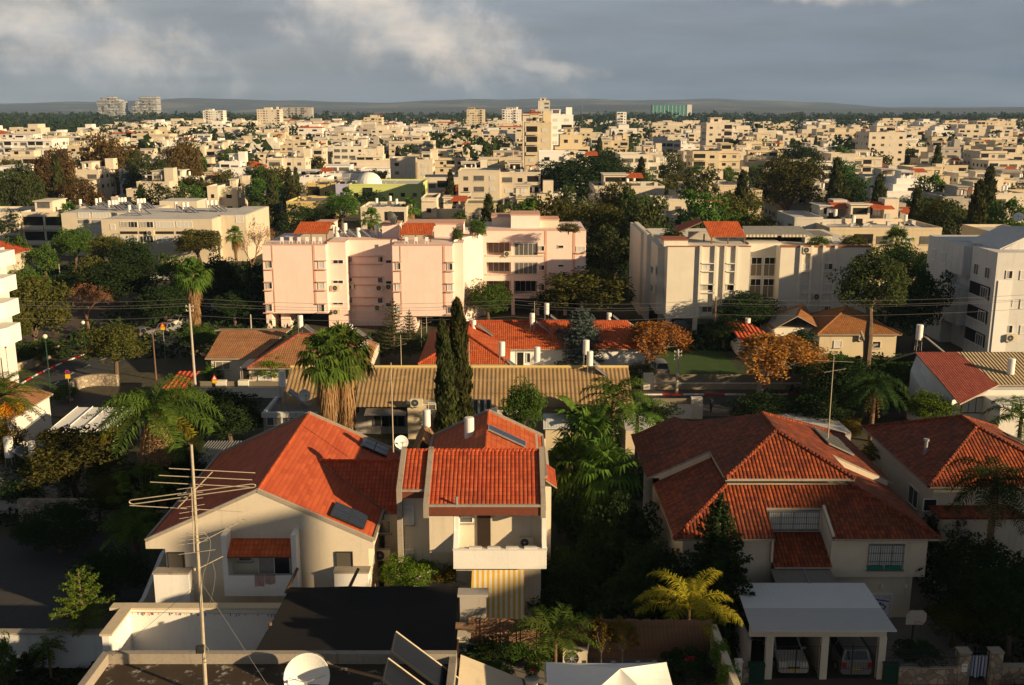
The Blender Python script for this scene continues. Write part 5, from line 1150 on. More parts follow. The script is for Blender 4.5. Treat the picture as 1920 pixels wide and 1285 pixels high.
# big dish with a green emblem
dp = V(576, 1268, 35.1); dt, rot, dc = dish(dp, .86, 'large white satellite dish with a round green emblem on the tarred roof', 8, 24, 'white_metal', .9)
flat('logo_green', (.0, .38, .16), .5, .05); m_ = MB(); r_ = .86
def onface(x_, y_, o=.012): rr_ = math.hypot(x_, y_); return tuple(dc + rot @ Vector((x_, y_, .28*r_*(rr_/r_)**2+o)))
up_s = 1
cx_, cy_ = .10, -.52
for i in range(20):
    a, b = i*6.283/20, (i+1)*6.283/20; m_.poly([onface(cx_, cy_), onface(cx_+.21*math.cos(a), cy_+.17*math.sin(a)), onface(cx_+.21*math.cos(b), cy_+.17*math.sin(b))])
def stroke(a, b, wd=.018):
    a, b = Vector(a), Vector(b); d = (b-a).normalized(); n = Vector((-d.y, d.x))*wd; m_.poly([onface(*(a-n), .02), onface(*(b-n), .02), onface(*(b+n), .02), onface(*(a+n), .02)], 1)
arc = [(cx_-.10+.05*math.cos(t_), cy_+.05*math.sin(t_)) for t_ in [k*.6 for k in range(0, 11)]]
for a, b in zip(arc, arc[1:]): stroke(a, b)
stroke((cx_-.045, cy_+.05), (cx_-.045, cy_-.06)); stroke((cx_+.03, cy_+.11), (cx_+.03, cy_-.06)); arc = [(cx_+.08+.05*math.cos(t_), cy_-.01+.05*math.sin(t_)) for t_ in [k*.6 for k in range(0, 11)]]
for a, b in zip(arc, arc[1:]): stroke(a, b)
dt.part('emblem', m_, ['logo_green', 'white_metal'])
# the tall antenna
AN = Th('antenna_mast', V(385, 1290, 34.2), 'tall thin roof mast with a large folded dipole and small yagi antennas', 'antenna'); AVY = 34.2
def av(px, py, dy=0): return V(px, py, AVY+dy)
m_ = MB(); m_.path([(av(386, 1296)), av(378, 1150), av(371, 1040), av(364, 920), av(358.7, 834)], [.075, .07, .06, .055, .05], 8); AN.part('mast', m_, 'mast_metal')
m_ = MB(); r_ = .016
for (a, b) in (((316.7, 878.5), (478.6, 887)), ((298, 891.6), (473, 900)), ((281.5, 904), (474, 914)), ((243, 948), (455, 960))): m_.tube(av(*a, -.1), av(*b, .4), r_, n=6)
lp = [av(248, 937.5), av(470, 908, .3), av(477, 908.5, .3), av(479.5, 911, .3), av(477, 914, .3), av(250, 945.5), av(244, 944), av(242, 941), av(244, 938.5), av(248, 937.5)]; m_.path(lp, .02, 6)
m_.tube(av(399, 884, .3), av(334, 952, -.2), .022, n=6); AN.part('large_yagi', m_, 'mast_metal')
m_ = MB(); m_.tube(av(359, 915, -.1), av(364, 1035, -.5), .02, n=5)
for (x0, y0, x1, y1) in ((332, 918, 380, 912), (333, 929, 380.5, 923), (334.6, 940, 381, 933.5), (337, 953, 383.6, 946), (336, 963, 372, 957), (336, 973, 372, 967), (337, 983, 374, 977), (331, 1001, 385, 998), (337, 1007, 387, 1001), (336, 1015, 390, 1008), (333, 1023, 390, 1014), (335, 1040, 404, 1031)): m_.tube(av(x0, y0, -.3), av(x1, y1, -.1), .010, n=5)
AN.part('stacked_yagi', m_, 'mast_metal')
for (a, b, n_, s_) in (((372, 1019), (458, 975), 9, 4.0), ((365, 1070), (419, 1043), 6, 3.5)):
    m_ = MB(); A_, B_ = av(*a), av(*b, .5); m_.tube(A_, B_, .016, n=5)
    for i in range(n_+1): c = A_.lerp(B_, i/n_); m_.tube(c+Vector((-.04, -.10, .06)), c+Vector((.04, .10, -.06)), .008, n=4, m=1)
    m_.tube(c if False else A_, A_+Vector((0, 0, .1)), .05, n=6, m=0); AN.part('small_yagi', m_, ['mast_metal', 'dark_metal'])
m_ = MB(); loop = [av(383, 1000, -.1), av(391, 1008, -.1), av(396, 1017, -.1), av(390, 1055, -.1), av(380, 1075, -.1), av(377, 1140, -.12), av(380, 1205, -.12)]; m_.path(smooth(loop, 2), .012, 5); lp = [av(382, 1208, -.1), av(392, 1218, -.1), av(390, 1232, -.1), av(378, 1240, -.1), av(388, 1243, -.1)]; m_.path(smooth(lp, 2), .012, 5)
lp = [av(398, 1055, .1), av(405, 1075, .1), av(399, 1115, .1), av(390, 1140, .1)]; m_.path(smooth(lp, 2), .01, 4); AN.part('cable', m_, 'wire_grey')
m_ = MB(); p = av(376, 1218, -.12); m_.box(p.x-.16, p.x+.12, p.y-.08, p.y+.05, p.z-.13, p.z+.15); AN.part('junction_box', m_, 'dark_metal')
m_ = MB(); m_.tube(av(376, 1090), V(205, 1235, 36.5), .008, n=3); m_.tube(av(376, 1090), V(505, 1290, 32), .008, n=3); AN.part('guy_wires', m_, 'wire_grey')
# walled court with shade cloth behind the tarred roof
W_ = Th('walled_court', (-14, 49, 0), 'white walled court with a broad cream coping in front of the gabled house', 'wall'); wy = 50.2; wx = -20.9; m_ = MB()
xr_ = XA(545, wy, 4); m_.box(wx+.35, xr_, wy-.35, wy, 0, 3.95); m_.box(wx, wx+.35, 47.0, wy, 0, 3.95); W_.part('wall', m_, 'bright_white'); m_ = MB(); m_.box(wx+.55, xr_, wy-.5, wy+.1, 3.95, 4.06); m_.box(wx-.08, wx+.55, 46.9, wy+.1, 3.95, 4.065); m_.box(wx-.65, wx-.08, wy-.5, wy+.1, 3.9, 4.06); W_.part('coping', m_, 'tan_plaster')
s_ = Th('garden_shed', (-12.5, 45.5, 0), 'low white shed roof inside the walled court beside the mast', 'shed'); m_ = MB(); a0, a1, b0, b1 = XA(375, 47.5, 2.4), XA(528, 47.5, 2.4), XA(352, 44, 2.2), XA(505, 44, 2.2); m_.box(b0+.1, b1-.1, 44.0, 47.2, 0, 2.0); s_.part('wall', m_, 'bright_white'); m_ = MB(); slab(m_, [(b0, 43.6, 1.9), (b1, 43.6, 1.9), (b1, 45.6, 2.5), (b0, 45.6, 2.5)], .06, 0, 0); slab(m_, [(b0, 45.6, 2.5), (b1, 45.6, 2.5), (b1, 47.6, 2.6), (b0, 47.6, 2.6)], .06, 0, 0); s_.part('roof', m_, 'bright_white')
cl_ = Th('clothes_line', (-16, wy-.55, 3), 'clothes line with coloured pegs strung along the white court wall', 'clothes line'); m_ = MB(); pa, pb_ = V(243, 1148, wy-.6), V(528, 1152, wy-.6); m_.tube(pa, pb_, .012, n=4); rr = random.Random(6)
for i, c in enumerate(('sign_red', 'sign_blue', 'sign_yellow', 'white_metal')): pass
cols = ['wire_grey', 'sign_red', 'sign_blue', 'sign_yellow', 'white_metal']
for i in range(34): p = pa.lerp(pb_, rr.random()); h = rr.uniform(.08, .2); m_.obox(p-Vector((0, 0, h/2)), (.02, 0, 0), (0, .012, 0), (0, 0, h/2), 1+rr.randrange(4))
cl_.part('line', m_, cols)
SH = Th('shade_pergola', (-7, 46, 0), 'black shade netting stretched on wooden posts between court and terrace', 'pergola'); m_ = MB(); q = [G(545, 1101, 5.4), G(862, 1098, 5.4), G(846, 1238, 5.1), G(470, 1238, 5.0)]; NN = 14
def sp(i, j):
    u, v = i/NN, j/NN; a = q[0].lerp(q[1], u); b = q[3].lerp(q[2], u); p = a.lerp(b, v); return p+Vector((0, 0, -.16*math.sin(math.pi*u)*math.sin(math.pi*v)-.05*abs(math.sin(3*math.pi*u))+.03*math.sin(v*9+u*4)))
for i in range(NN):
    for j in range(NN): m_.poly([sp(i, j), sp(i, j+1), sp(i+1, j+1), sp(i+1, j)], 0, True)
n0 = len(m_.f)
for i in range(NN): a, b = sp(i, NN), sp(i+1, NN); m_.poly([a, b, b+Vector((0, 0, -.8)), a+Vector((0, 0, -.8))]); a, b = sp(NN, i), sp(NN, i+1); m_.poly([a, b, b+Vector((.05, 0, -1.3)), a+Vector((.05, 0, -1.3))]); a, b = sp(0, i), sp(0, i+1); m_.poly([a, b, b+Vector((-.25, 0, -.9)), a+Vector((-.25, 0, -.9))])
SH.part('netting', m_, 'shade_net')
for k, (p, top) in enumerate(((q[0], 1.05), (q[0].lerp(q[1], .36), 1.0), (q[0].lerp(q[1], .98), .1), (q[3].lerp(q[0], .45), .1), (q[2], .1), (q[3], .05))):
    m_ = MB(); m_.tube((p.x, p.y+.05, 0), (p.x+.0, p.y+.05, 5.3), .09, n=7)
    if top > .5: m_.tube((p.x-.25, p.y-.1, 5.1), (p.x+.35, p.y+.3, 5.3+top), .10, .08, 7)
    SH.part('post', m_, 'wood')
# left front: boundary wall, unit, tank
W3 = Th('boundary_wall', (-25, 50.7, 0), 'low white boundary wall between the dark car park and the near garden', 'wall'); m_ = MB(); m_.box(-34, -21.2, 50.55, 50.8, 0, 2.1); W3.part('wall', m_, 'weathered_white'); m_ = MB(); m_.box(-34, -21.2, 50.4, 50.9, 2.1, 2.2); W3.part('coping', m_, 'concrete')
p = V(43, 1250, 49.6); ac((p.x, 50.0, .35), 'white air conditioner against the low boundary wall at bottom left', 0, 1.25)
# gabled house garden at its left side
m_ = MB(); xx = -21.7; m_.prism([(xx, 54, 0), (xx, 62, 0), (xx, 62, 3.4), (xx, 58, 3.4), (xx, 54.5, 2.2), (xx, 54, 2.2)], (.25, 0, 0)); solo('side_wall', m_, 'white_plaster', 'stepped white side wall left of the big gabled house', 'wall')
m_ = MB(); m_.box(-36, -30.3, 69.3, 69.7, 0, 2.4); solo('stone_wall', m_, 'field_stone', 'rough stone retaining wall behind the dark car park', 'wall')
m_ = MB(); m_.box(-30, -19, 69.3, 69.6, 0, 1.5); solo('stone_wall', m_, 'field_stone', 'low dark stone wall under the palm behind the car park', 'wall')
# ---------------------------------------------------------------- middle rows: small houses
def cyl_dish(px, py, Y, r, label, az=15, el=30, mat='white_metal', pole=.5): return dish(V(px, py, Y), r, label, az, el, mat, pole)
# long house with beige corrugated roof
H = Th('long_house', (-1, 94, 0), 'long low house with a beige corrugated roof and yellowish ridge across the middle', 'house')
rY, rZ, eY, eZ = 96.4, 5.45, 91.0, 3.0; hx0, hx1 = XA(545, rY, rZ), XA(1178, rY, rZ); ex1 = XA(1185, eY, eZ); m_ = MB(); n = 200; ex0 = hx0
def cg(x): return .030*math.sin(x*2*math.pi/.40)
dx = (hx1-hx0)/(n*1.0); n = int((hx1-hx0)/.10)
for i in range(n):
    a, b = hx0+(hx1-hx0)*i/n, hx0+(hx1-hx0)*(i+1)/n
    for k in range(3):
        f0, f1 = k/3, (k+1)/3; o0, o1 = .05, .0; m_.poly([(a, rY+(eY-rY)*f0, rZ+(eZ-rZ)*f0+cg(a)), (b, rY+(eY-rY)*f0, rZ+(eZ-rZ)*f0+cg(b)), (b, rY+(eY-rY)*f1-.08, rZ+(eZ-rZ)*f1+cg(b)+.035), (a, rY+(eY-rY)*f1-.08, rZ+(eZ-rZ)*f1+cg(a)+.035)][::-1])
slab(m_, [(hx0, rY, rZ), (hx1, rY, rZ), (hx1, 99.2, 4.2), (hx0, 99.2, 4.2)], .08)
def corr_flat():
    m, t, b = newmat('corrugated_sheet'); p = pos(t); n1_ = t.noise(p, .5, 6, .65); n2_ = t.noise(sc3(t, p, (5, .5, 1)), 1, 4)
    col = t.mix(t.ramp(n1_, [(.35, 0), (.65, 1)]), (.36, .235, .11), (.22, .14, .07)); col = t.mix(t.math('MULTIPLY', n2_, .5), col, (.38, .27, .14)); t.put(b.inputs['Base Color'], col); b.inputs['Roughness'].default_value = .85
corr_flat(); ro = H.part('roof', m_, ['corrugated_sheet', 'concrete']); m_ = MB(); m_.tube((hx0, rY, rZ+.06), (hx1, rY, rZ+.06), .16, n=8); H.part('ridge_cap', m_, 'yellow_plaster', parent=ro)
m_ = MB(); m_.box(hx0+.4, hx1-.3, 92.2, 99, 0, 2.95); m_.prism([(hx1-.3, 92.2, 2.9), (hx1-.3, 99, 2.9), (hx1-.3, 99, 4.1), (hx1-.3, rY, 5.2)], (-.2, 0, 0)); H.part('wall', m_, 'old_plaster')
m_ = MB(); xa, xb = XA(766, 91.4, 2), XA(836, 91.4, 2); m_.box(xa, xb, 90.6, 92.2, 0, 3.35); m_.box(xa-.1, xb+.1, 90.5, 92.2, 3.35, 3.45); H.part('bright_wing', m_, 'tan_plaster')
winp(H, 660, 675, 762, 775, 92.2, 'glass', True); winp(H, 803, 817, 755, 768, 90.6, 'grey', True); acp(782, 762, 90.6, 'old window air conditioner on the bright wing of the long house', 1.3)
winp(H, 700, 760, 770, 800, 92.2, 'void', name='porch_opening', frame='grey_metal'); m_ = MB(); xa, xb = XA(684, 90.5, 2.5), XA(762, 90.5, 2.5); slab(m_, [(xa, 89.9, 2.5), (xb, 89.9, 2.5), (xb, 92.1, 2.9), (xa, 92.1, 2.9)], .05); H.part('porch_awning', m_, ['grey_canvas', 'dark_metal'])  # near-black pane stands in for the shade inside the porch
m_ = MB(); xa, xb = XA(881, 89.5, 1.5), XA(932, 89.5, 1.5); m_.box(xa, xb, 89.5, 91.5, 0, 2.9); H.part('white_annexe', m_, 'bright_white'); 
for px in (892, 904, 916): winp(H, px-5, px+5, 748, 782, 89.5, 'grey')
m_ = MB(); slab(m_, [(XA(1018, 88, 2.5), 86.6, 2.3), (XA(1095, 88, 2.5), 86.6, 2.3), (XA(1092, 90, 2.5), 90, 2.7), (XA(1018, 90, 2.5), 90, 2.7)], .06, 0, 0); m_.box(XA(1022, 88, 1.5), XA(1086, 88, 1.5), 87, 90, 0, 2.3, 1); H.part('lean_to', m_, ['white_sheet', 'tan_plaster'])
for px, py, lb in ((941, 654, 'slim white boiler on stilts above the ridge, left of two others'), (1007, 664, 'white boiler on the long roof ridge with its collector falling right'), (1099, 651, 'tall white boiler on a wide stand behind the long roof'), (1106, 672, 'rusty white boiler in front of the blue spruce at the ridge')):
    heaterp(px, py, 97.0 if px != 1106 else 95.6, 4.4, lb, 1.15)
# annexe with a flat roof, left
J = Th('flat_annexe', (-22, 90, 0), 'weathered flat-roofed annexe with a wide row of windows behind the big gabled house', 'house'); jx0, jx1 = XA(493, 87.5, 3.4), XA(598, 87.5, 3.4); m_ = MB(); m_.box(jx0, jx1, 87.5, 93, 0, 3.1); J.part('wall', m_, 'grey_plaster'); m_ = MB(); m_.box(jx0-.1, jx1+.1, 87.3, 87.6, 3.1, 3.55); m_.box(jx0-.1, jx0+.2, 87.6, 93, 3.1, 3.5); m_.box(jx1-.2, jx1+.1, 87.6, 93, 3.1, 3.9); J.part('parapet', m_, 'weathered_white'); m_ = MB(); m_.box(jx0+.2, jx1-.2, 87.6, 93, 3.1, 3.14); J.part('roof', m_, 'flat_roof_grey')
for a, b in ((500, 514), (515, 528), (529, 541), (544, 556), (557, 569)): winp(J, a, b, 772, 798, 87.5, 'grey', True)
heaterp(529, 710, 90.5, 3.15, 'white boiler on the weathered flat annexe roof', 1.2); cyl_dish(570, 742, 88.2, .55, 'white satellite dish at the corner of the weathered annexe', 30, 20)
# gable shed with boiler
m_ = MB(); xa, xb = XA(775, 78, 3), XA(830, 78, 3); xm = XA(795, 78, 4); m_.box(xa+.3, xb-.4, 77.5, 84, 0, 2.6); hh = Th('small_gable_shed', (xm, 80, 0), 'small dark shed with a steep wooden gable roof and boiler behind the middle house', 'shed'); hh.part('wall', m_, 'grey_plaster'); m_ = MB(); slab(m_, [(xa-.3, 76.8, 2.5), (xm, 76.8, 4.6), (xm, 84, 4.6), (xa-.3, 84, 2.5)], .12); slab(m_, [(xb+.3, 84, 2.7), (xm, 84, 4.6), (xm, 76.8, 4.6), (xb+.3, 76.8, 2.7)], .12); hh.part('roof', m_, ['brown_tile', 'wood']); heaterp(800, 784, 79, 4.1, 'white boiler behind the peak of the small dark shed', 1.15, False)
# brown roofed house left
O = Th('brown_roof_house', (-22, 112, 0), 'cream bungalow with a double brown tiled roof left of the tall fan palms', 'house')
m_ = MB(); x0, x1, x2 = XA(393, 110, 3), XA(480, 110, 3), XA(598, 106, 3); m_.box(x0, x1, 110.5, 118, 0, 2.95); m_.box(x1-.8, XA(690, 106, 3)-.3, 106.2, 118, 0, 2.95); O.part('wall', m_, 'cream_plaster')
m_ = MB(); e0 = 3.0; slab(m_, [(XA(384, 110, 3), 110, e0), (XA(478, 110, 3), 110, e0), (XA(545, 117, 4.9), 116, 4.95), (XA(420, 117, 4.9), 116, 4.95)], .12); pk0, pk1 = Vector((XA(560, 112, 5.3), 112, 5.35)), Vector((XA(640, 112, 5.3), 112, 5.35))
c0, c1, c2, c3 = Vector((XA(462, 105.6, 3), 105.6, 3)), Vector((XA(692, 105.6, 3), 105.6, 3)), Vector((XA(690, 118, 3)+1, 118.4, 3)), Vector((XA(462, 105.6, 3), 118.4, 3))
slab(m_, [c0, c1, pk1, pk0], .12); slab(m_, [c1, c2, pk1], .12); slab(m_, [c2, c3, pk0, pk1], .12); slab(m_, [c3, c0, pk0], .12); ro = O.part('roof', m_, ['brown_tile', 'concrete']); m_ = MB(); ridge(m_, c0, pk0, .13); ridge(m_, c1, pk1, .13); ridge(m_, pk0, pk1, .13); O.part('ridge_tiles', m_, 'maroon_tile', parent=ro)
m_ = MB(); slab(m_, [(XA(410, 118, 4.9), 116.2, 4.9), (XA(548, 118, 4.9), 116.2, 4.9), (XA(545, 120, 4.2), 121, 4.1), (XA(408, 120, 4.2), 121, 4.1)], .1, 0, 1); O.part('rear_roof', m_, ['beige_corrugated', 'concrete'])
winp(O, 404, 432, 678, 693, 110.5, 'tan', True); winp(O, 455, 468, 690, 712, 106.2, 'void', name='doorway', frame='concrete'); winp(O, 484, 510, 693, 713, 106.2, 'white', True); winp(O, 530, 556, 692, 712, 106.2, 'glass', True)
heaterp(563, 603, 113, 4.8, 'white boiler on the brown roof, left of the fan palm crown', 1.15); heaterp(657, 620, 111, 4.9, 'white boiler on the brown roof, right of the fan palm crown', 1.15); cyl_dish(683, 649, 106.5, .5, 'white satellite dish at the right corner of the brown roof')
# red roofed L house
U = Th('red_roof_bungalow', (3, 115, 0), 'long white bungalow with bright red L-shaped tiled roof and three boilers', 'house'); m_ = MB(); e0, r0 = 3.0, 5.25; a0, a1 = XA(880, 120, 5.2)-1.5, XA(1200, 120, 5.2)
slab(m_, [(a0, 114.6, e0), (a1+1, 114.6, e0), (a1-1.5, 119.8, r0), (a0, 119.8, r0)], .12); slab(m_, [(a0, 119.8, r0), (a1-1.5, 119.8, r0), (a1+1, 125, e0), (a0, 125, e0)], .12)
wl_, wr_ = XA(783, 107.4, 3), XA(957, 107.4, 3); wm = (wl_+wr_)/2+.2; slab(m_, [(wl_, 107.4, e0), (wr_, 107.4, e0), (wm, 112.2, r0)], .12); slab(m_, [(wl_, 107.4, e0), (wm, 112.2, r0), (wm, 119.8, r0), (wl_, 125, e0)], .12); slab(m_, [(wr_, 107.4, e0), (wr_, 114.7, e0), (wm, 119.8, r0+.02), (wm, 112.2, r0)], .12)
ro = U.part('roof', m_, ['orange_tile', 'concrete']); m_ = MB(); ridge(m_, (wl_, 107.4, e0), (wm, 112.2, r0), .14); ridge(m_, (wr_, 107.4, e0), (wm, 112.2, r0), .14); ridge(m_, (wm, 112.2, r0), (wm, 119.8, r0), .14); ridge(m_, (wm, 119.8, r0), (a1-1.5, 119.8, r0), .14); U.part('ridge_tiles', m_, 'red_tile', parent=ro)
m_ = MB(); m_.box(wl_+.5, wr_-.4, 107.9, 120, 0, 2.95); m_.box(wr_-.4, a1+.5, 115.2, 124, 0, 2.95); U.part('wall', m_, 'bright_white'); winp(U, 968, 983, 660, 686, 115.2, 'void', name='doorway', frame='white_metal'); winp(U, 987, 995, 662, 680, 115.2, 'glass'); winp(U, 905, 925, 690, 705, 107.9, 'white')
for px, py, Y, z, lb in ((888, 611, 117, 4.2, 'white boiler at the left end of the bright red roof'), (998, 598, 118, 4.3, 'white boiler on thin legs at the ridge of the bright red roof'), (1025, 579, 122, 4.2, 'tall white boiler rising behind the bright red roof ridge'), (1142, 597, 122, 4.2, 'white boiler behind the red roof, right of the blue spruce')): heaterp(px, py, Y, z, lb, 1.1)
cyl_dish(878, 600, 121, .4, 'small white dish behind the left end of the bright red roof')
# right bungalow, red shed, right gable house
Q = Th('ochre_bungalow', (37, 127, 0), 'cream bungalow with weathered brown hip roof behind the bare tree trunk', 'house')
x0, x1 = XA(1533, 122.6, 3), XA(1690, 122.6, 3); hip(Q, x0+.4, x1-.4, 123, 133, 3.0, 5.4, 'rust_tile', .45, walls='tan_plaster'); m_ = MB(); xb, xc_ = XA(1455, 124, 3), XA(1540, 124, 3); m_.box(xb+.2, x0+.5, 125.5, 133, 0, 3.2); Q.part('side_wing', m_, 'offwhite_plaster'); m_ = MB(); xm = (xb+xc_)/2; slab(m_, [(xb-.3, 124.8, 3.1), (xm, 124.8, 4.9), (xm+3, 133, 4.9), (xb-.3, 133, 3.1)], .12); slab(m_, [(xc_+.5, 124.8, 3.1), (xc_+.5, 133, 3.1), (xm+3, 133, 4.9), (xm, 124.8, 4.9)], .12); Q.part('side_roof', m_, ['rust_tile', 'concrete'])
winp(Q, 1563, 1578, 639, 652, 123, 'white', True); winp(Q, 1635, 1651, 640, 653, 123, 'glass', True); acp(1616, 639, 123, 'white air conditioner on the cream bungalow wall beside the bare trunk', 1.2)
r2 = Th('red_roof_shed', (27, 128, 0), 'small white shed with a bright red sheet roof behind the orange tree', 'shed'); xa, xb = XA(1372, 127, 3), XA(1462, 121, 2.4); m_ = MB(); m_.box(xa+.2, xb-.3, 122, 128, 0, 2.3); r2.part('wall', m_, 'white_plaster'); m_ = MB(); slab(m_, [(xa, 121, 2.4), (xb, 121, 2.4), (xb-2.2, 129.5, 3.4), (xa-.6, 129.5, 3.4)], .1); r2.part('roof', m_, ['red_sheet', 'red_brown']); m_ = MB(); xx = XA(1402, 128, 3.5); m_.lathe([(0, 0), (.35, 0), (.35, .6), (0, .6)], (xx, 128, 3.35), 14); solo('water_tank', m_, 'white_metal', 'short white tank on the small bright red shed roof', 'tank')
N_ = Th('white_gable_house', (46, 95, 0), 'white house with maroon gable roof and beige corrugated half at the right edge', 'house'); xl = XA(1690, 96, 4); xr = 60
za, zb = 6.4, 3.6; m_ = MB(); q0, q1 = Vector((XA(1716, 99, 6.4), 99, 6.4)), Vector((XA(1795, 99, 6.4), 99, 6.4)); q2 = Vector((XA(1872, 92.5, 4.6), 92.5, 4.75)); q3 = Vector((XA(1800, 89, 3.9), 89, 3.9)); slab(m_, [q3, q2, q1, q0], .14); slab(m_, [q1, q2, (xr, 92.5, 4.75), (xr, 99, 6.4)], .14, 2); slab(m_, [q0, (xr, 99, 6.4), (xr, 106, 3.8), (q0.x, 106, 3.8)], .14); N_.part('roof', m_, ['maroon_tile', 'concrete', 'beige_corrugated'])
m_ = MB(); x0, x1, x2 = q0.x+.2, XA(1792, 91, 2), XA(1888, 89.5, 2); m_.prism([(x0-1.3, 97, 0), (x1-.4, 91.2, 0), (x1-.4, 91.2, 4.0), (x0-.2, 98.6, 6.1), (x0-1.3, 97, 5.0)], (.8, .5, 0)); m_.box(x1, 60, 91.5, 98, 0, 4.5); m_.box(XA(1872, 88, 2), 60, 88, 91.4, 0, 4.0); N_.part('wall', m_, 'white_plaster')
winp(N_, 1802, 1870, 745, 774, 91.5, 'white', True, frame='dark_metal', name='glazed_balcony'); winp(N_, 1900, 1918, 756, 770, 88, 'glass', True); win(N_, (XA(1733, 94, 3), 94.0, 1.9), 1.2, 1.6, R(-40), 'glass', near=True)
heaterp(1724, 623, 100, 6.3, 'white boiler with a handle-like pipe on the maroon gable roof', 1.25); heaterp(1896, 687, 94.5, 5.0, 'white boiler at the right edge on the beige corrugated roof', 1.25, False)
# low roofs behind the right house
m_ = MB(); m_.box(XA(1475, 86, 2), XA(1585, 86, 2), 84.5, 92, 0, 2.6, 0, 1); m_.box(XA(1490, 84, 2), XA(1572, 84, 2), 82.6, 84.4, 0, 2.2, 2); solo('flat_outbuilding', m_, ['grey_plaster', 'flat_roof_white', 'white_sheet'], 'low flat outbuilding with a blotchy white roof behind the hip roof house', 'outbuilding')
m_ = MB(); m_.box(XA(1168, 87, 1), XA(1228, 87, 1), 85, 90.5, 0, 2.6, 0, 1); solo('flat_outbuilding', m_, ['tan_plaster', 'flat_roof_white'], 'low outbuilding with peeling pale roof under the big banana leaves', 'outbuilding')
# left houses under the date palm
L_ = Th('side_house', (-48, 86, 0), 'white house with brown tiled gable roof half hidden by the date palm', 'house'); hip(L_, -54, -44.6, 86, 94, 3.4, 5.0, 'brown_tile', .3, 'y', (True, True), walls='white_plaster')
L2 = Th('low_flat_house', (-36, 76, 0), 'low grey flat house left of the olive bush with collectors on top', 'house'); m_ = MB(); m_.box(-42, -34.5, 72.5, 77.5, 0, 2.8); L2.part('wall', m_, 'grey_plaster'); m_ = MB(); m_.box(-42.1, -34.4, 72.4, 77.6, 2.8, 2.92); L2.part('roof', m_, 'flat_roof_grey')
heaterp(16, 838, 75, 2.9, 'white boiler at the left edge beside the date palm trunk', 1.3); heaterp(60, 842, 74.2, 2.9, 'low white boiler with two wide collectors left of the olive bush', 1.0); cyl_dish(71, 838, 77, .5, 'white mesh dish on the low grey roof at left', 30, 20)
pg = Th('white_pergola', (-37.5, 87, 0), 'white panelled pergola roof behind the queen palm at left', 'pergola'); m_ = MB(); xa, xb, ya, yb = XA(92, 84.5, 2.8), XA(212, 84.5, 2.8), 84.3, 90.6
for i in range(4): a, b = xa+(xb-xa)*i/4+.03, xa+(xb-xa)*(i+1)/4-.03; slab(m_, [(a, ya, 2.75), (b, ya, 2.75), (b, yb, 3.1), (a, yb, 3.1)], .07, 0, 0)
pg.part('roof', m_, 'screen_white'); m_ = MB()
for i in range(5): a = xa+(xb-xa)*i/4; beam(m_, (a, ya, 2.83), (a, yb, 3.18), .05, .09)
pg.part('beams', m_, 'white_metal')
for a, b in ((xa, ya), (xb, ya), (xa, yb), (xb, yb)): m_ = MB(); m_.box(a-.06, a+.06, b, b+.12, 0, 2.7); pg.part('post', m_, 'white_metal')
sp_ = Th('slatted_pergola', (-26, 76, 0), 'grey slatted pergola between the dark bush and the big red roof', 'pergola'); m_ = MB(); xa, xb = XA(372, 79, 2.6), XA(440, 79, 2.6)
for i in range(14): a = xa+(xb-xa)*i/13; m_.box(a-.03, a+.03, 76.5, 82, 2.6, 2.72)
sp_.part('slats', m_, 'grey_metal'); m_ = MB(); m_.box(xa, xb, 76.6, 76.75, 2.4, 2.6); m_.box(xa, xb, 81.7, 81.85, 2.4, 2.6); m_.box(xa, xa+.12, 76.6, 76.75, 0, 2.4); m_.box(xb-.12, xb, 76.6, 76.75, 0, 2.4); sp_.part('frame', m_, 'grey_metal')
# walls along the street
def lwall(px0, px1, pyt, Y, label, mat='stone_blocks', fence=0, th=.35, name='street_wall', piers=()):
    t = Th(name, (XA((px0+px1)/2, Y, 1), Y, 0), label, 'wall'); z1 = ZA(pyt, Y); x0, x1 = XA(px0, Y, z1/2), XA(px1, Y, z1/2); m_ = MB(); m_.box(x0, x1, Y, Y+th, 0, z1-fence); m_.box(x0-.05, x1+.05, Y-.05, Y+th+.05, z1-fence, z1-fence+.08, 1); t.part('wall', m_, [mat, 'offwhite_plaster'])
    if fence: m_ = MB(); m_.box(x0, x1, Y+th/2-.02, Y+th/2+.02, z1-fence+.09, z1); t.part('fence', m_, 'shutter_tan')
    for p in piers: m_ = MB(); xx = XA(p, Y, 1); m_.box(xx-.55, xx+.55, Y-.12, Y+th+.1, 0, z1+.12); t.part('pier', m_, 'offwhite_plaster')
    return t
lwall(1203, 1530, 703, 107.5, 'long pale stone street wall with a dark fence on top at right', fence=1.0, piers=(1216,)); lwall(340, 620, 716, 104.5, 'cream street wall with pale square piers below the brown roof bungalow', 'white_plaster', .7, piers=(347, 415, 457, 540))
lwall(1222, 1318, 748, 97.0, 'white low wall with dark mesh beside the street, right of the banana leaves', 'bright_white', .7, piers=(1306,)); 
m_ = MB(); rr_c = [G(134, 752), G(133, 740), G(150, 727), G(185, 722), G(222, 724)]; pts = smooth([Vector((p.x, p.y, 0)) for p in rr_c], 2)
for a, b in zip(pts, pts[1:]): beam(m_, a+Vector((0, 0, .65)), b+Vector((0, 0, .65)), .4, 1.3)
solo('curved_wall', m_, 'field_stone', 'curved low rubble wall at the street corner below the olive tree', 'wall')
m_ = MB(); xa, xb = XA(313, 103, 1.8), XA(360, 103, 1.8); slab(m_, [(xa, 101.5, 1.9), (xb-.4, 101.5, 1.9), (xb, 106, 2.6), (xa+.4, 106, 2.6)], .08); m_.box(xa+.3, xb-.6, 102, 105.5, 0, 1.85, 1); solo('red_shelter', m_, ['red_sheet', 'red_brown', 'grey_plaster'], 'small shelter with a dark red roof left of the tall concrete pole', 'shelter')
hd = [G(20, 700), G(60, 690), G(110, 662)]; m_ = MB(); 
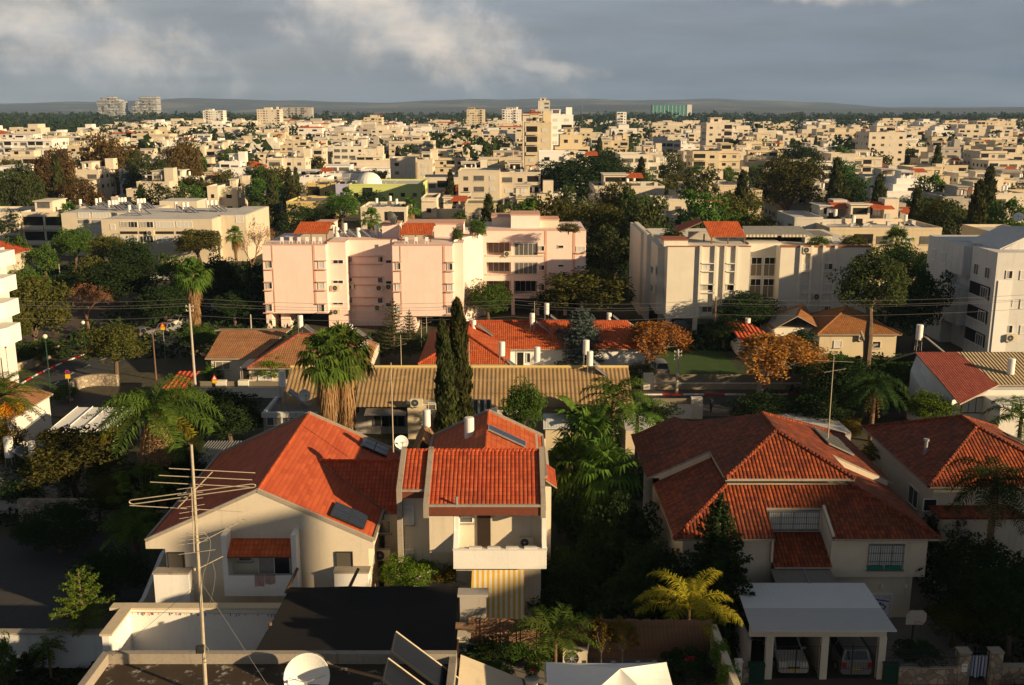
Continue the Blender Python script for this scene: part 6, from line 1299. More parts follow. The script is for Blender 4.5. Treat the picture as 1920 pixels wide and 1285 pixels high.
for a, b in zip(hd, hd[1:]): beam(m_, Vector((a.x, a.y, .5)), Vector((b.x, b.y, .5)), .4, 1.0)
solo('hedge_wall', m_, 'stone_blocks', 'pale stone wall below the hedge beside the curving street at left', 'wall')
# poles, wires, lamps, signs
def pole(px, pyt, pyb, Y, mat, label, r=.12, arms=0, name='utility_pole'):
    x = XA(px, Y, 4); zt = ZA(pyt, Y); zb = max(0, ZA(pyb, Y)) if pyb else 0; t = Th(name, (x, Y, zb), label, 'pole'); m_ = MB(); m_.tube((x, Y, zb), (x, Y, zt), r*1.25, r*.75, 9); t.part('pole', m_, mat)
    for k in range(arms): z = zt-.3-.45*k; m_ = MB(); m_.box(x-.42, x+.42, Y-.04, Y+.04, z-.04, z+.04); t.part('crossarm', m_, 'concrete_pole')
    if arms:
        for k in range(arms):
            for s_ in (-.36, .36): m_ = MB(); m_.lathe([(0, 0), (.045, .02), (.035, .07), (.045, .1), (0, .14)], (x+s_, Y, zt-.25-.45*k), 7); t.part('insulator', m_, 'white_metal')
    return t, x, zt
pA = pole(363, 570, 735, 104, 'concrete_pole', 'tall concrete utility pole in front of the shaggy palm at left', .12, 2); pB = pole(1271, 655, 745, 106, 'concrete_pole', 'concrete street pole with insulators between the two orange trees', .14, 3); pC = pole(1341, 556, 640, 130, 'wood', 'dark wooden pole in front of the white apartment block', .12, 1); pole(471, 590, 0, 122, 'concrete_pole', 'short pale post left of the pink apartment block', .1); pole(288, 625, 0, 112, 'wood', 'thin dark post beside the parked cars at left', .08)
pole(111, 495, 0, 170, 'concrete_pole', 'thin light pole at the far end of the shady street at left', .08)
for k, (pys, Yw) in enumerate((((556, 560, 563, 561, 548), 104), ((564, 568, 571, 569, 556), 104.6), ((568, 573, 576, 573, 559), 105.2), ((590, 592, 594, 590, 574), 104))):
    pts = [V(px, py, Yw) for px, py in zip((-80, 365, 960, 1340, 2000), pys)]; c_ = []
    for a, b in zip(pts, pts[1:]):
        for i in range(12): f = i/12; c_.append(a.lerp(b, f)-Vector((0, 0, .5*4*f*(1-f))))
    c_.append(pts[-1]); m_ = MB(); m_.path(c_, .018, 3); t = Th('overhead_wire', tuple(c_[0]), ['topmost of the four overhead wires crossing the whole view', 'second of the four overhead wires crossing the whole view', 'third of the four overhead wires crossing the whole view', 'lowest of the four overhead wires crossing the whole view'][k], 'wire', 'overhead wires'); t.part('wire', m_, 'wire_grey')
def lamp(px, py, Y, label):
    x = XA(px, Y, 4); z = ZA(py, Y); t = Th('street_lamp', (x, Y, 0), label, 'street lamp', 'globe street lamps'); m_ = MB(); m_.tube((x, Y, 0), (x, Y, z-.2), .07, .05, 7); t.part('post', m_, 'box_green'); m_ = MB(); m_.lathe([(0, -.24), (.17, -.17), (.24, 0), (.17, .17), (0, .24)], (x, Y, z), 12); t.part('globe', m_, 'lamp_glass')
lamp(91, 631, 101, 'globe lamp on a dark green post beside the street hedge at left'); lamp(6, 668, 98, 'globe lamp at the far left edge near the curved balconies'); lamp(157, 605, 120, 'globe lamp in front of the bare reddish tree'); 
def roadsign(px, py, Y, label, shape, c):
    x = XA(px, Y, 2); z = ZA(py, Y); t = Th('road_sign', (x, Y, 0), label, 'road sign'); m_ = MB(); m_.tube((x, Y, 0), (x, Y, z+.3), .035, n=6); t.part('post', m_, 'grey_metal')
    m_ = MB(); m_.box(x-.26, x+.26, Y-.06, Y-.04, z-.45, z+.0); t.part('yellow_plate', m_, 'sign_yellow'); m_ = MB()
    if shape == 'disc': m_.lathe([(0, -.07), (.25, -.075), (.25, -.06)], (x, Y, z+.25), 16, 0, 'Y'); m_.lathe([(0, -.08), (.17, -.082)], (x, Y, z+.25), 14, 1, 'Y')
    else: m_.prism([(x-.36, Y-.08, z-.1), (x+.36, Y-.08, z-.1), (x, Y-.08, z+.52)], (0, .02, 0)); m_.prism([(x-.2, Y-.09, z-.02), (x+.2, Y-.09, z-.02), (x, Y-.09, z+.34)], (0, .01, 0), 1)
    t.part('plate', m_, c)
roadsign(129, 702, 102.5, 'blue and red disc sign over a yellow plate at the street corner', 'disc', ['sign_red', 'sign_blue']); roadsign(308, 612, 121, 'yellow warning sign with red triangle beside the cars', 'tri', ['sign_red', 'sign_yellow']); roadsign(403, 711, 103.4, 'red triangle warning sign in front of the cream street wall', 'tri', ['sign_red', 'white_metal'])
# distant parked cars
car(G(146, 534), R(180), 'paint_silver', 'silver saloon parked across the shady street at far left', 'sedan', 4.4); car(G(272, 632), R(70), 'paint_grey', 'grey hatchback waiting at the junction, rear lights to the camera', 'hatch', 3.9); car(G(315, 624), R(75), 'paint_silver', 'silver saloon at the junction beside the yellow sign', 'sedan', 4.3); car(G(342, 608), R(60), 'paint_white', 'white saloon beyond the junction, farthest of three', 'sedan', 4.3)
car(G(428, 582), R(20), 'paint_white', 'white pickup van parked left of the pink apartment block', 'pickup', 4.9, 1.8, 1.8); car(G(305, 526), R(180), 'paint_white', 'white car under the dark trees before the beige block', 'hatch', 3.9); car(G(1234, 700), R(95), 'paint_white', 'white off-road car with dark windows behind the street wall', 'estate', 4.4, 1.8, 1.7); car(G(1276, 618), R(0), 'paint_silver', 'silver car in the shade under the white apartment block', 'sedan', 4.3); car(G(1335, 625), R(90), 'paint_grey', 'grey car at the dark tree under the white apartment block', 'hatch', 3.9)
tk = Th('truck', G(25, 513), 'white box truck parked at the far left edge of the street', 'truck'); l = tk.l; m_ = MB(); m_.box(l.x-2, l.x+.2, l.y-1.1, l.y+1.1, .5, 2.6); m_.prism([(l.x-2.9, l.y-1.05, .5), (l.x-2.0, l.y-1.05, .5), (l.x-2.0, l.y-1.05, 2.3), (l.x-2.5, l.y-1.05, 2.3), (l.x-2.9, l.y-1.05, 1.4)], (0, 2.1, 0)); m_.box(l.x+.2, l.x+6, l.y-1.15, l.y+1.15, .7, 2.2, 1); tk.part('body', m_, ['paint_white', 'grey_metal']); m_ = MB()
for x_ in (-1.6, 2.8, 4.6):
    for y_ in (-1.1, 1.1): m_ = MB(); m_.lathe([(0, -.14), (.42, -.12), (.42, .12), (0, .14)], (l.x+x_, l.y+y_, .43), 12, 0, 'Y'); tk.part('wheel', m_, 'rubber')
m_ = MB(); m_.box(l.x-2.7, l.x-2.05, l.y-1.13, l.y-1.06, 1.5, 2.1); tk.part('window', m_, 'car_glass')
# ---------------------------------------------------------------- people
def person(p, rz, label, top, low, H=1.7, stride=.12):
    sk = [(0, 0, .93), (0, 0, 1.15), (0, 0, 1.38), (0, .02, 1.48), (0, .03, 1.56), (0, .03, 1.66), (.19, 0, 1.38), (.25, .04, 1.10), (.24, .14, .88), (.24, .17, .80), (-.19, 0, 1.38), (-.25, -.02, 1.10), (-.25, .06, .86), (-.25, .08, .78), (.10, 0, .88), (.11, stride, .48), (.11, stride-.05, .08), (.11, stride+.12, .03), (-.10, 0, .88), (-.11, -stride*.5, .48), (-.11, -stride, .08), (-.11, -stride+.17, .03)]
    ed = [(0, 1), (1, 2), (2, 3), (3, 4), (4, 5), (2, 6), (6, 7), (7, 8), (8, 9), (2, 10), (10, 11), (11, 12), (12, 13), (0, 14), (14, 15), (15, 16), (16, 17), (0, 18), (18, 19), (19, 20), (20, 21)]
    rad = [.14, .13, .15, .06, .085, .075, .065, .05, .035, .03, .065, .05, .035, .03, .10, .07, .045, .035, .10, .07, .045, .035]
    t = thing('person', p, label, 'person', None, rz); me = bpy.data.meshes.new('body'); me.from_pydata([tuple(c*H/1.75 for c in v) for v in sk], ed, []); o = bpy.data.objects.new('body', me); COL.objects.link(o); par(o, t)
    m1 = o.modifiers.new('skin', 'SKIN'); [setattr(me.skin_vertices[0].data[i], 'radius', (r, r*.8)) for i, r in enumerate(rad)]; me.skin_vertices[0].data[0].use_root = True; o.modifiers.new('sub', 'SUBSURF').levels = 1
    m, t_, b = newmat('clothes_'+top+low); z = t_.sep(t_.new('ShaderNodeTexCoord').outputs['Object'])[2]
    c1, c2 = {'dark': (.02, .02, .025), 'light': (.5, .5, .48), 'blue': (.04, .06, .14)}[top], {'dark': (.02, .02, .025), 'light': (.5, .5, .48), 'blue': (.04, .06, .14)}[low]
    col = t_.mix(t_.math('GREATER_THAN', z, .9), c2, c1); col = t_.mix(t_.math('GREATER_THAN', z, 1.42), col, (.35, .2, .13)); t_.put(b.inputs['Base Color'], col); me.materials.append(m)
    hm = MB(); hm.lathe([(0, .11), (.07, .09), (.10, .03), (.095, -.04), (.05, -.07)], (0, -.015, 1.63*H/1.75), 10); h_ = hm.build('hair', M('dark_clothes'), t)
    return t
person(G(1333, 774), R(20), 'person in dark clothes standing on the street beside the white low wall', 'dark', 'dark'); person(G(326, 622), R(-20), 'person in a light shirt standing beside the silver car at the junction', 'light', 'blue')
# ---------------------------------------------------------------- apartment blocks
def ledge(t, px0, px1, py, Y, mat='salmon_trim', d=.3, h=.1, part=True):
    z = ZA(py, Y); m_ = MB(); m_.box(XA(px0, Y, z), XA(px1, Y, z), Y-d, Y-.002, z-h, z); return t.part('ledge', m_, mat)
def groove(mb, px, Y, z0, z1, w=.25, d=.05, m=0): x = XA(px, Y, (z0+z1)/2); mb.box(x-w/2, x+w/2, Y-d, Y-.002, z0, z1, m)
PK = Th('pink_apartment_block', (-13, 145, 0), 'long pale pink four-storey apartment block with two blank towers and a balcony wing', 'apartment block')
yA, yR, yB, yC = 138.0, 142.0, 137.0, 149.5; zt = ZA(460, yA); ztR = ZA(450, yR); ztC = ZA(433, yC)
a0, a1, r1, b1, c0, c1 = XA(495, yA, 7), XA(613, yA, 7), XA(737, yB, 7), XA(849, yB, 7), XA(905, yC, 8), XA(1098, yC, 8); s1 = XA(650, 139.3, 7)
m_ = MB(); m_.box(a0, a1, yA, 152, 2.6, zt); m_.box(a1, s1, 139.3, 152, 2.6, zt+.25); m_.box(s1, r1-.01, yR, 152, 0, ztR); m_.box(r1, b1, yB, 152, 2.4, zt+.05); m_.box(a0, a0+.8, yA+.2, 152, 0, 2.6); m_.box(XA(523, yA, 1), XA(540, yA, 1), yA+1.5, 152, 0, 2.6); m_.box(r1+.1, r1+3, yB+.4, 152, 0, 2.4); m_.box(s1-3, s1, 141, 152, 0, 2.6)
m_.prism([(b1, 141, 0), (c0, yC, 0), (c0, 158, 0), (b1, 158, 0)], (0, 0, zt+.3)); m_.box(b1, c0-2.4, 139.5, 146, 0, zt+.1)
bx = [XA(p, yC, 8) for p in (905, 912, 958, 964, 1008, 1023)]
rows = [(455, 480), (492, 515), (527, 553)]; zr = [(ZA(b, yC), ZA(a, yC)) for a, b in rows]
m_.box(c0, c1, yC+2.2, 162, 2.6, ztC); m_.box(c0, bx[1], yC, yC+2.2, 2.6, ztC); m_.box(bx[5], c1, yC, yC+2.2, 2.6, ztC); m_.box(bx[1], bx[5], yC, yC+2.2, zr[0][1], ztC)
for k in range(3):
    zlo = zr[k][0]; znx = zr[k+1][1] if k < 2 else 2.6; m_.box(bx[1], bx[5], yC, yC+2.2, znx, zlo)
    m_.box(bx[2], bx[3], yC, yC+2.2, zlo, zr[k][1]); m_.box(bx[4], bx[5], yC, yC+2.2, zlo, zr[k][1])
for p in (908, 962, 1008, 1060, 1090): x = XA(p, yC, 1); m_.box(x-.25, x+.25, yC+.1, yC+.6, 0, 2.6)
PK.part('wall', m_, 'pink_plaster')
m_ = MB(); groove(m_, 513, yA, 2.8, zt, .16); groove(m_, 590, yA, 4.0, zt, .3); groove(m_, 752, yB, 2.8, zt, .16); groove(m_, 833, yB, 3.4, zt, .3); groove(m_, 1023, yC, 3.5, ztC, .35); groove(m_, 1076, yC, 3.5, ztC, .35); PK.part('groove_shade_strips', m_, 'salmon_trim')  # raised darker strips stand in for the shade of wall grooves
m_ = MB()
for (u, v, y, z, th) in ((a0, a1, yA, zt, .12), (a1, s1, 139.3, zt+.25, .1), (s1, r1, yR, ztR, .1), (r1, b1, yB, zt+.05, .12), (c0, c1, yC, ztC, .12)): m_.box(u-.03, v+.03, y-.06, y+.25, z, z+th)
PK.part('coping', m_, 'salmon_trim')
for i, (t0, t1) in enumerate(((490, 503), (530, 542), (571, 584))):
    winp(PK, 500, 511, t0, t1, yA, 'half'); winp(PK, 597, 609, t0, t1+1, yA, ('white', 'white', 'half')[i]); winp(PK, 742, 752, t0+2, t1+3, yB, ('half', 'white', 'white')[i]); winp(PK, 838, 849, t0+3, t1+4, yB, ('half', 'white', 'grey')[i])
    for a, b, y, dy in ((494, 513, yA, -1), (594, 613, yA, -1), (736, 754, yB, 1), (836, 851, yB, 2)): ledge(PK, a, b, t0-1+dy, y); ledge(PK, a, b, t1+3+dy, y)
    winp(PK, 624, 644, (487, 526, 567)[i], (495, 532, 572)[i], 139.3, 'glass'); winp(PK, 651, 661, (481, 519, 557)[i], (492, 529, 569)[i], yR, ('grey', 'half', 'grey')[i]); winp(PK, 708, 718, (479, 519, 557)[i], (492, 531, 569)[i], yR, ('half', 'grey', 'grey')[i]); winp(PK, 723, 735, (487, 527, 567)[i], (494, 533, 575)[i], 140.5, 'glass')
    for q in (480, 495, 519, 534, 557, 572)[i*2:i*2+2]: ledge(PK, 651, 718, q, yR, d=.12, h=.16)
    for j, (u, v) in enumerate(((912, 958), (964, 1008))):
        za, zb = zr[i]; x0, x1 = XA(u, yC, 8), XA(v, yC, 8); k_ = 'void' if (i, j) == (2, 1) else ('tan' if (i, j) == (0, 0) else 'grey'); win(PK, ((x0+x1)/2, yC+2.19, za+.1), x1-x0-.3, zb-za-.3, 0, k_, name='balcony_window')
        if (i, j) == (1, 1) or (i, j) == (0, 1): win(PK, ((x0+x1)/2, yC+.2, za), x1-x0-.1, zb-za-.05, 0, 'white' if j == 0 else 'grey', name='balcony_glazing')
    m_ = MB(); m_.box(bx[1]-.1, bx[5]-.2, yC-.15, yC+.02, zr[i][0]-.03, zr[i][0]+.12); PK.part('sill', m_, 'cream_plaster')
    winp(PK, 1010, 1021, (461, 497, 533)[i], (471, 507, 545)[i], yC, 'half'); winp(PK, 1080, 1097, (462, 497, 533)[i], (472, 506, 545)[i], yC, 'white'); winp(PK, 1046, 1057, (460, 496, 531)[i], (466, 501, 538)[i], yC, 'glass')
    ledge(PK, 1009, 1023, (473, 509, 546)[i], yC); ledge(PK, 1079, 1099, (474, 508, 547)[i], yC)
for px, py, y, lb in ((631, 545, 139.3, 'middle unit on the pink stair wall'), (632, 590, 139.3, 'lowest unit on the pink stair wall'), (657, 543, yR, 'unit at the left of the salmon recess'), (713, 545, yR, 'upper unit at the right of the salmon recess'), (710, 582, yR, 'lower unit at the right of the salmon recess'), (952, 481, yC, 'unit on the top balcony of the pink wing'), (731, 543, 140.5, 'unit beside the second pink tower'), (1015, 560, yC, 'unit low on the pink wing by the olive tree')): acp(px, py, y, 'air conditioner, '+lb, 1.25)
# roof of the pink block
def roofbox(t, px0, px1, pyt, Y, dep, z0, mat='pink_plaster', name='penthouse', roof=None):
    z1 = ZA(pyt, Y); m_ = MB(); m_.box(XA(px0, Y, z1), XA(px1, Y, z1), Y, Y+dep, z0, z1); m_.box(XA(px0, Y, z1)-.1, XA(px1, Y, z1)+.1, Y-.1, Y+dep+.1, z1, z1+.12, 1); return t.part(name, m_, [mat, roof or 'salmon_trim'])
roofbox(PK, 716, 748, 421, 144, 4, zt, 'pink_plaster', 'stair_tower'); roofbox(PK, 760, 868, 421, 147, 6, zt, 'pink_plaster'); roofbox(PK, 590, 622, 420, 146, 5, zt, 'offwhite_plaster'); roofbox(PK, 668, 690, 436, 148, 3, ztR-1, 'white_plaster', 'stair_tower')
roofbox(PK, 958, 1012, 404, 153, 6, ztC-.5, 'white_plaster'); roofbox(PK, 922, 958, 408, 156, 6, ztC-.5, 'cream_plaster'); roofbox(PK, 1012, 1048, 413, 154, 5, ztC-.5, 'cream_plaster')
for u, v, w_, x_ in ((550, 617, 416, 438), (748, 812, 418, 440)):
    Y = 141.0; m_ = MB(); z0, z1 = ZA(x_, Y), ZA(w_, Y+2.6); xa, xb = XA(u, Y, z0), XA(v-2, Y, z0); slab(m_, [(xa, Y, z0), (xb, Y, z0), (xb+.2, Y+2.6, z1), (xa+.5, Y+2.6, z1)], .1); slab(m_, [(xa+.5, Y+2.6, z1), (xb+.2, Y+2.6, z1), (xb+.2, Y+5, z1-.6), (xa+.5, Y+5, z1-.6)], .1); pr = PK.part('pergola_roof', m_, ['orange_tile', 'wood']); m_ = MB()
    for f in (0.05, .5, .95): m_.box(xa+(xb-xa)*f-.06, xa+(xb-xa)*f+.06, Y+.1, Y+.2, zt, z0)
    PK.part('pergola_posts', m_, 'red_brown', parent=pr); m_ = MB(); m_.box(xa, xb, Y+4.2, Y+4.4, zt, z0-.1); PK.part('pergola_wall', m_, 'grey_plaster', parent=pr)
cyl_dish(733, 410, 144, 1.0, 'big dark mesh dish on the pink stair tower', 60, 25, 'dark_metal', .8)
for px, py, lb in ((632, 436, 'first'), (647, 428, 'second'), (672, 437, 'third'), (706, 431, 'fourth')): heaterp(px, py, 145.5, ztR-.3, lb+' boiler from the left on the pink block roof', 1.15)
for k in range(9):
    px = (528, 545, 560, 575, 588, 600, 762, 780, 800)[k]; p = V(px, 458, 139); x_, z_ = p.x, zt
    m_ = MB(); m_.box(x_-.22, x_+.22, 139.0, 139.4, z_+.4, z_+.46); m_.box(x_-.22, x_+.22, 139.36, 139.42, z_+.46, z_+.95)
    for a in (-.2, .2):
        for b in (139.03, 139.38): m_.box(x_+a-.02, x_+a+.02, b-.02, b+.02, z_+.05, z_+.4)
    solo('plastic_chair', m_, 'white_metal', (['first', 'second', 'third', 'fourth', 'fifth', 'sixth'][k] if k < 6 else ['first', 'second', 'third'][k-6])+' white chair from the left on the '+('left' if k < 6 else 'right')+' roof terrace of the pink block', 'chair', 'white chairs on the pink roof terraces')
# white apartment block
WB = Th('white_apartment_block', (28, 145, 0), 'off-white four-storey apartment block with vertical fins and a red rooftop canopy', 'apartment block')
y0 = 136.0; zt = ZA(463, y0); x0, x1, x2, x3 = XA(1250, y0, 7), XA(1404, y0, 7), XA(1462, y0, 7), XA(1630, y0, 7); m_ = MB(); m_.box(x0, x1, y0, 158, 2.3, zt); m_.box(x1, x2, y0+3.0, 158, 2.3, zt-.1); m_.box(x2, x3, y0+.5, 158, 0, zt-.15); m_.box(x0-.9, x0, 139, 160, 2.3, zt-.3); m_.box(x0-1.5, x0-.9, 146, 162, 0, zt+.6); m_.box(x0-1.9, x0-1.5, 150, 164, 0, zt+.3)
for p in (1253, 1303, 1372): x = XA(p, y0, 1); m_.box(x-.3, x+.3, y0+.1, y0+.6, 0, 2.3)
m_.box(x0, x1, 143, 143.3, 0, 2.3); WB.part('wall', m_, 'offwhite_plaster')
m_ = MB()
for px, y in ((1311, y0), (1339, y0), (1357, y0), (1378, y0), (1498, y0+.5), (1518, y0+.5), (1540, y0+.5), (1562, y0+.5)): groove(m_, px, y, 2.4, zt+.12, .35, .35)
WB.part('fins', m_, 'offwhite_plaster'); m_ = MB()
for u, v, y in ((x0, x1, y0), (x2, x3, y0+.5)): m_.box(u-.05, v+.05, y-.07, y+.25, zt-.14 if y > y0 else zt, zt+.12)
WB.part('coping', m_, 'terracotta')
for i, (t0, t1) in enumerate(((494, 505), (533, 545), (574, 586))):
    winp(WB, 1316, 1336, t0, t1, y0, ('white', 'half', 'grey')[i]); winp(WB, 1362, 1376, t0, t1, y0, ('white', 'glass', 'white')[i]); ledge(WB, 1312, 1338, t1+3, y0, 'offwhite_plaster', .35, .12); ledge(WB, 1312, 1338, t0-1, y0, 'offwhite_plaster', .35, .12); ledge(WB, 1358, 1377, t1+3, y0, 'offwhite_plaster', .35, .12); ledge(WB, 1358, 1377, t0-1, y0, 'offwhite_plaster', .35, .12)
    winp(WB, 1503, 1515, t0+1, t1+1, y0+.5, 'white'); winp(WB, 1545, 1561, t0, t1+1, y0+.5, ('half', 'white', 'grey')[i]); ledge(WB, 1500, 1516, t1+4, y0+.5, 'offwhite_plaster', .3, .1); ledge(WB, 1542, 1562, t1+4, y0+.5, 'offwhite_plaster', .3, .1)
for i, (t0, t1) in enumerate(((482, 518), (522, 558))):
    for u, v in ((1406, 1427), (1430, 1461)): za, zb = ZA(t1, y0+3), ZA(t0, y0+3); xa, xb = XA(u, y0+3, 7), XA(v, y0+3, 7); win(WB, ((xa+xb)/2, y0+2.99, za), xb-xa, zb-za, 0, 'tan', name='balcony_screen'); win(WB, ((xa+xb)/2, y0+2.93, za+(zb-za)*.62), xb-xa-.1, (zb-za)*.36, 0, 'void', name='balcony_opening')  # near-black upper pane stands in for shade inside the balcony
winside(WB, x0-1.51, -1, 1221, 1226, 495, 512); winside(WB, x0-1.51, -1, 1221, 1226, 530, 545)
acp(1512, 475, y0+.5, 'air conditioner high on the right half of the white apartment block', 1.4); acp(1531, 562, y0+.5, 'pair of small air conditioners low on the white apartment block', 1.4)
roofbox(WB, 1245, 1290, 451, 137, 4, zt-.1, 'offwhite_plaster', 'roof_room', 'terracotta'); roofbox(WB, 1405, 1464, 457, y0+3.1, 6, zt-1, 'offwhite_plaster', 'roof_parapet', 'offwhite_plaster')
Y = 139.0; m_ = MB(); ze, zr2 = ZA(444, Y), ZA(415, Y+3.4); xa, xb = XA(1332, Y, ze), XA(1399, Y, ze); xc_, xd_ = XA(1318, Y+3.4, zr2), XA(1384, Y+3.4, zr2); slab(m_, [(xa, Y, ze), (xb, Y, ze), (xd_, Y+3.4, zr2), (xc_, Y+3.4, zr2)], .14); xe = XA(1272, Y+3, ze); slab(m_, [(xe, Y+2.5, ze+.4), (xc_, Y+3.4, zr2), (xc_, Y+8, zr2), (xe, Y+8, ze+.4)], .14); cn = WB.part('roof_canopy', m_, ['orange_tile', 'wood']); m_ = MB()
for px, yy in ((1334, Y+.1), (1396, Y+.1), (1365, Y+.1), (1275, Y+2.7), (1320, Y+3)): xx = XA(px, yy, zt); m_.box(xx-.09, xx+.09, yy, yy+.18, zt-.1, ze)
WB.part('canopy_posts', m_, 'wood', parent=cn); m_ = MB(); m_.box(xa-2, xb, Y+6, Y+6.2, zt-.3, ze); WB.part('canopy_wall', m_, 'grey_plaster', parent=cn)
m_ = MB(); Y = 141; za, zb = ZA(441, Y), ZA(424, Y+6); slab(m_, [(XA(1397, Y, za), Y, za), (XA(1525, Y, za), Y, za), (XA(1500, Y+6, zb), Y+6, zb), (XA(1392, Y+6, zb), Y+6, zb)], .1); rs = WB.part('sheet_roof', m_, ['grey_sheet', 'grey_metal']); m_ = MB()
for u, v in ((1398, 1458), (1465, 1515)): za = ZA(440, 140.5); m_.box(XA(u, 140.5, za), XA(v, 140.5, za), 140.4, 140.5, za-.35, za)
stripes('valance', (.70, .64, .50), (.30, .26, .20), .5, .5); WB.part('awning_valance', m_, 'valance', parent=rs); m_ = MB(); m_.box(XA(1398, 143.5, zt), XA(1512, 143.5, zt), 143.4, 143.6, zt-.3, za-.1); WB.part('terrace_dark_panel', m_, 'dark_void', parent=rs); roofbox(WB, 1510, 1560, 443, 141.5, 6, zt-.2, 'offwhite_plaster', 'roof_room', 'flat_roof_grey')  # near-black sheet stands in for the shade under the sheet roof
# right grey-white block
RB = Th('stained_white_block', (65, 126, 0), 'stained white apartment block with recessed balconies at the right edge', 'apartment block')
xr0, yn, yf = 56.9, 118.0, 134.0; zt = 13.8; m_ = MB(); m_.box(xr0, 82, yn, 124.5, 0, zt); m_.box(xr0+1.6, 80, 124.5, 127.0, 0, zt-.2); m_.box(xr0+1.4, 80, 127.0, 131.5, 0, zt-.4); m_.box(xr0, 80, 131.5, yf+4, 0, zt-.3); m_.box(xr0, xr0+1.4, 127, 131.5, 9.6, zt-.35); m_.box(xr0, xr0+1.4, 127, 131.5, 3.2, 8.1)
m_.prism([(xr0+2, yn+3, zt), (xr0+5.5, yn+3, zt+1.9), (xr0+24, yn+3, zt+1.9), (xr0+24, yn+3, zt)], (0, 8, 0)); m_.box(xr0+8, xr0+24, yn+4, yn+9, zt+1.9, zt+4.6); RB.part('wall', m_, 'weathered_white')
m_ = MB(); slab(m_, [(xr0+1.6, yn+2.9, zt+.1), (xr0+5.6, yn+2.9, zt+2.05), (xr0+5.6, yn+11.2, zt+2.05), (xr0+1.6, yn+11.2, zt+.1)], .15); RB.part('sloped_roof', m_, 'weathered_white')
for zi in (1.2, 4.1, 7.0):
    m_ = MB(); m_.box(xr0-.05, xr0+.001, 118.9, 124.3, zi+.9, zi+2.5); RB.part('balcony_opening', m_, 'dark_void'); win(RB, (xr0-.06, 121.6, zi+.9), 5.0, .1, R(-90), 'white', name='railing')  # near-black panel on the wall stands in for the shaded balcony recess
    win(RB, (xr0-.055, 120.2, zi+.95), 1.9, 1.4, R(-90), 'grey'); win(RB, (xr0+1.59, 125.8, zi+.9), .7, .9, R(-90), 'glass')
for zi in (10.4,):
    for yy in (120, 123): win(RB, (xr0-.003, yy, zi), 1.3, 1.4, R(-90), 'grey')
    for yy in (132.6, 135.8): win(RB, (xr0-.003, yy, zi), 1.2, 1.5, R(-90), 'white')
for i, t0 in enumerate((508, 562, 610)):
    winp(RB, 1886, 1898, t0, t0+15, yn, ('half', 'white', 'half')[i]); winp(RB, 1912, 1925, t0, t0+17, yn, 'white')
m_ = MB(); groove(m_, 1876, yn, 1, 10.5, 1.6, .12); RB.part('render_patch', m_, 'bright_white'); cyl_dish(1910, 408, 126, .6, 'white dish on the stained white block, right edge', -30, 30); acp(1893, 640, yn, 'air conditioner low on the stained white block', 1.4)
# left block with curved balconies
LB = Th('curved_balcony_block', (-60, 104, 0), 'white block with stacked rounded balconies at the left edge', 'apartment block'); xe = XA(2, 104, 8); m_ = MB(); m_.box(-75, xe, 103, 106.5, 0, ZA(472, 103)); m_.box(XA(9, 104, 1)-.5, XA(9, 104, 1)+.1, 103, 103.6, 0, 3); LB.part('wall', m_, 'white_plaster')
for i, (t0, t1) in enumerate(((473, 500), (520, 548), (565, 594), (612, 645))):
    za, zb = ZA(t1, 102), ZA(t0, 102); m_ = MB(); cx = XA((12, 15, 20, 24)[i], 102, za); pts = [(cx-4, 100.2), (cx-1.2, 100.2)]+[(cx-1.2+1.2*math.sin(a), 101.4-1.2*math.cos(a)) for a in (.4, .8, 1.2, 1.57)]+[(cx, 104)]; pts += [(cx-4, 104)]; m_.prism([(p[0], p[1], za) for p in pts], (0, 0, zb-za)); LB.part('balcony', m_, 'bright_white')
    m_ = MB(); m_.box(-70, xe-.6, 102.96, 102.99, zb, zb+1.4); LB.part('window', m_, 'window_glass')
# beige block upper left
GB = Th('beige_roof_block', (-55, 205, 0), 'beige apartment block with white flat roof full of solar heaters, upper left', 'apartment block')
y2 = 200; zt = ZA(412, y2); xa, xb, xc_, xd_ = XA(190, y2, 8), XA(398, y2, 8), XA(461, 206, 8), XA(115, 214, 8); zt3 = ZA(400, 214); m_ = MB(); m_.box(xa, xb, y2, 224, 0, zt); m_.box(xb, xc_, 206, 226, 0, zt+.2); m_.box(xd_, XA(265, 214, 8), 214, 232, 0, zt3); m_.box(XA(300, 232, 8), XA(370, 232, 8), 232, 240, 0, ZA(378, 232)); GB.part('wall', m_, 'beige_plaster')
m_ = MB(); m_.box(xa+.3, xb-.3, y2+.3, 223.7, zt, zt+.06); m_.box(xb-.3, xc_-.3, 206.3, 225.7, zt+.2, zt+.26); m_.box(xd_+.3, XA(265, 214, 8)-.3, 214.3, 231.7, zt3, zt3+.06); m_.box(XA(300, 232, 8), XA(370, 232, 8), 232, 240, ZA(378, 232), ZA(378, 232)+.1); GB.part('roof', m_, 'flat_roof_white')
for a, b in ((226, 258), (262, 288), (292, 326), (331, 360)): winp(GB, a, b, 416, 427, y2, 'half' if a in (226, 262) else 'white'); winp(GB, a, b, 443, 455, y2, 'white' if a != 262 else 'glass'); ledge(GB, a, b, 434, y2, 'brown_door', .1, .5)
for a, b in ((147, 168), (173, 206)): winp(GB, a, b, 398, 409, 214, 'white'); winp(GB, a, b, 423, 434, 214, 'white'); ledge(GB, a, b, 413, 214, 'grey_metal', .1, .6)
winp(GB, 207, 216, 421, 431, y2, 'white'); winp(GB, 442, 456, 403, 418, 206, 'white'); acp(284, 442, y2, 'air conditioner on the beige block with the white roof', 1.6)
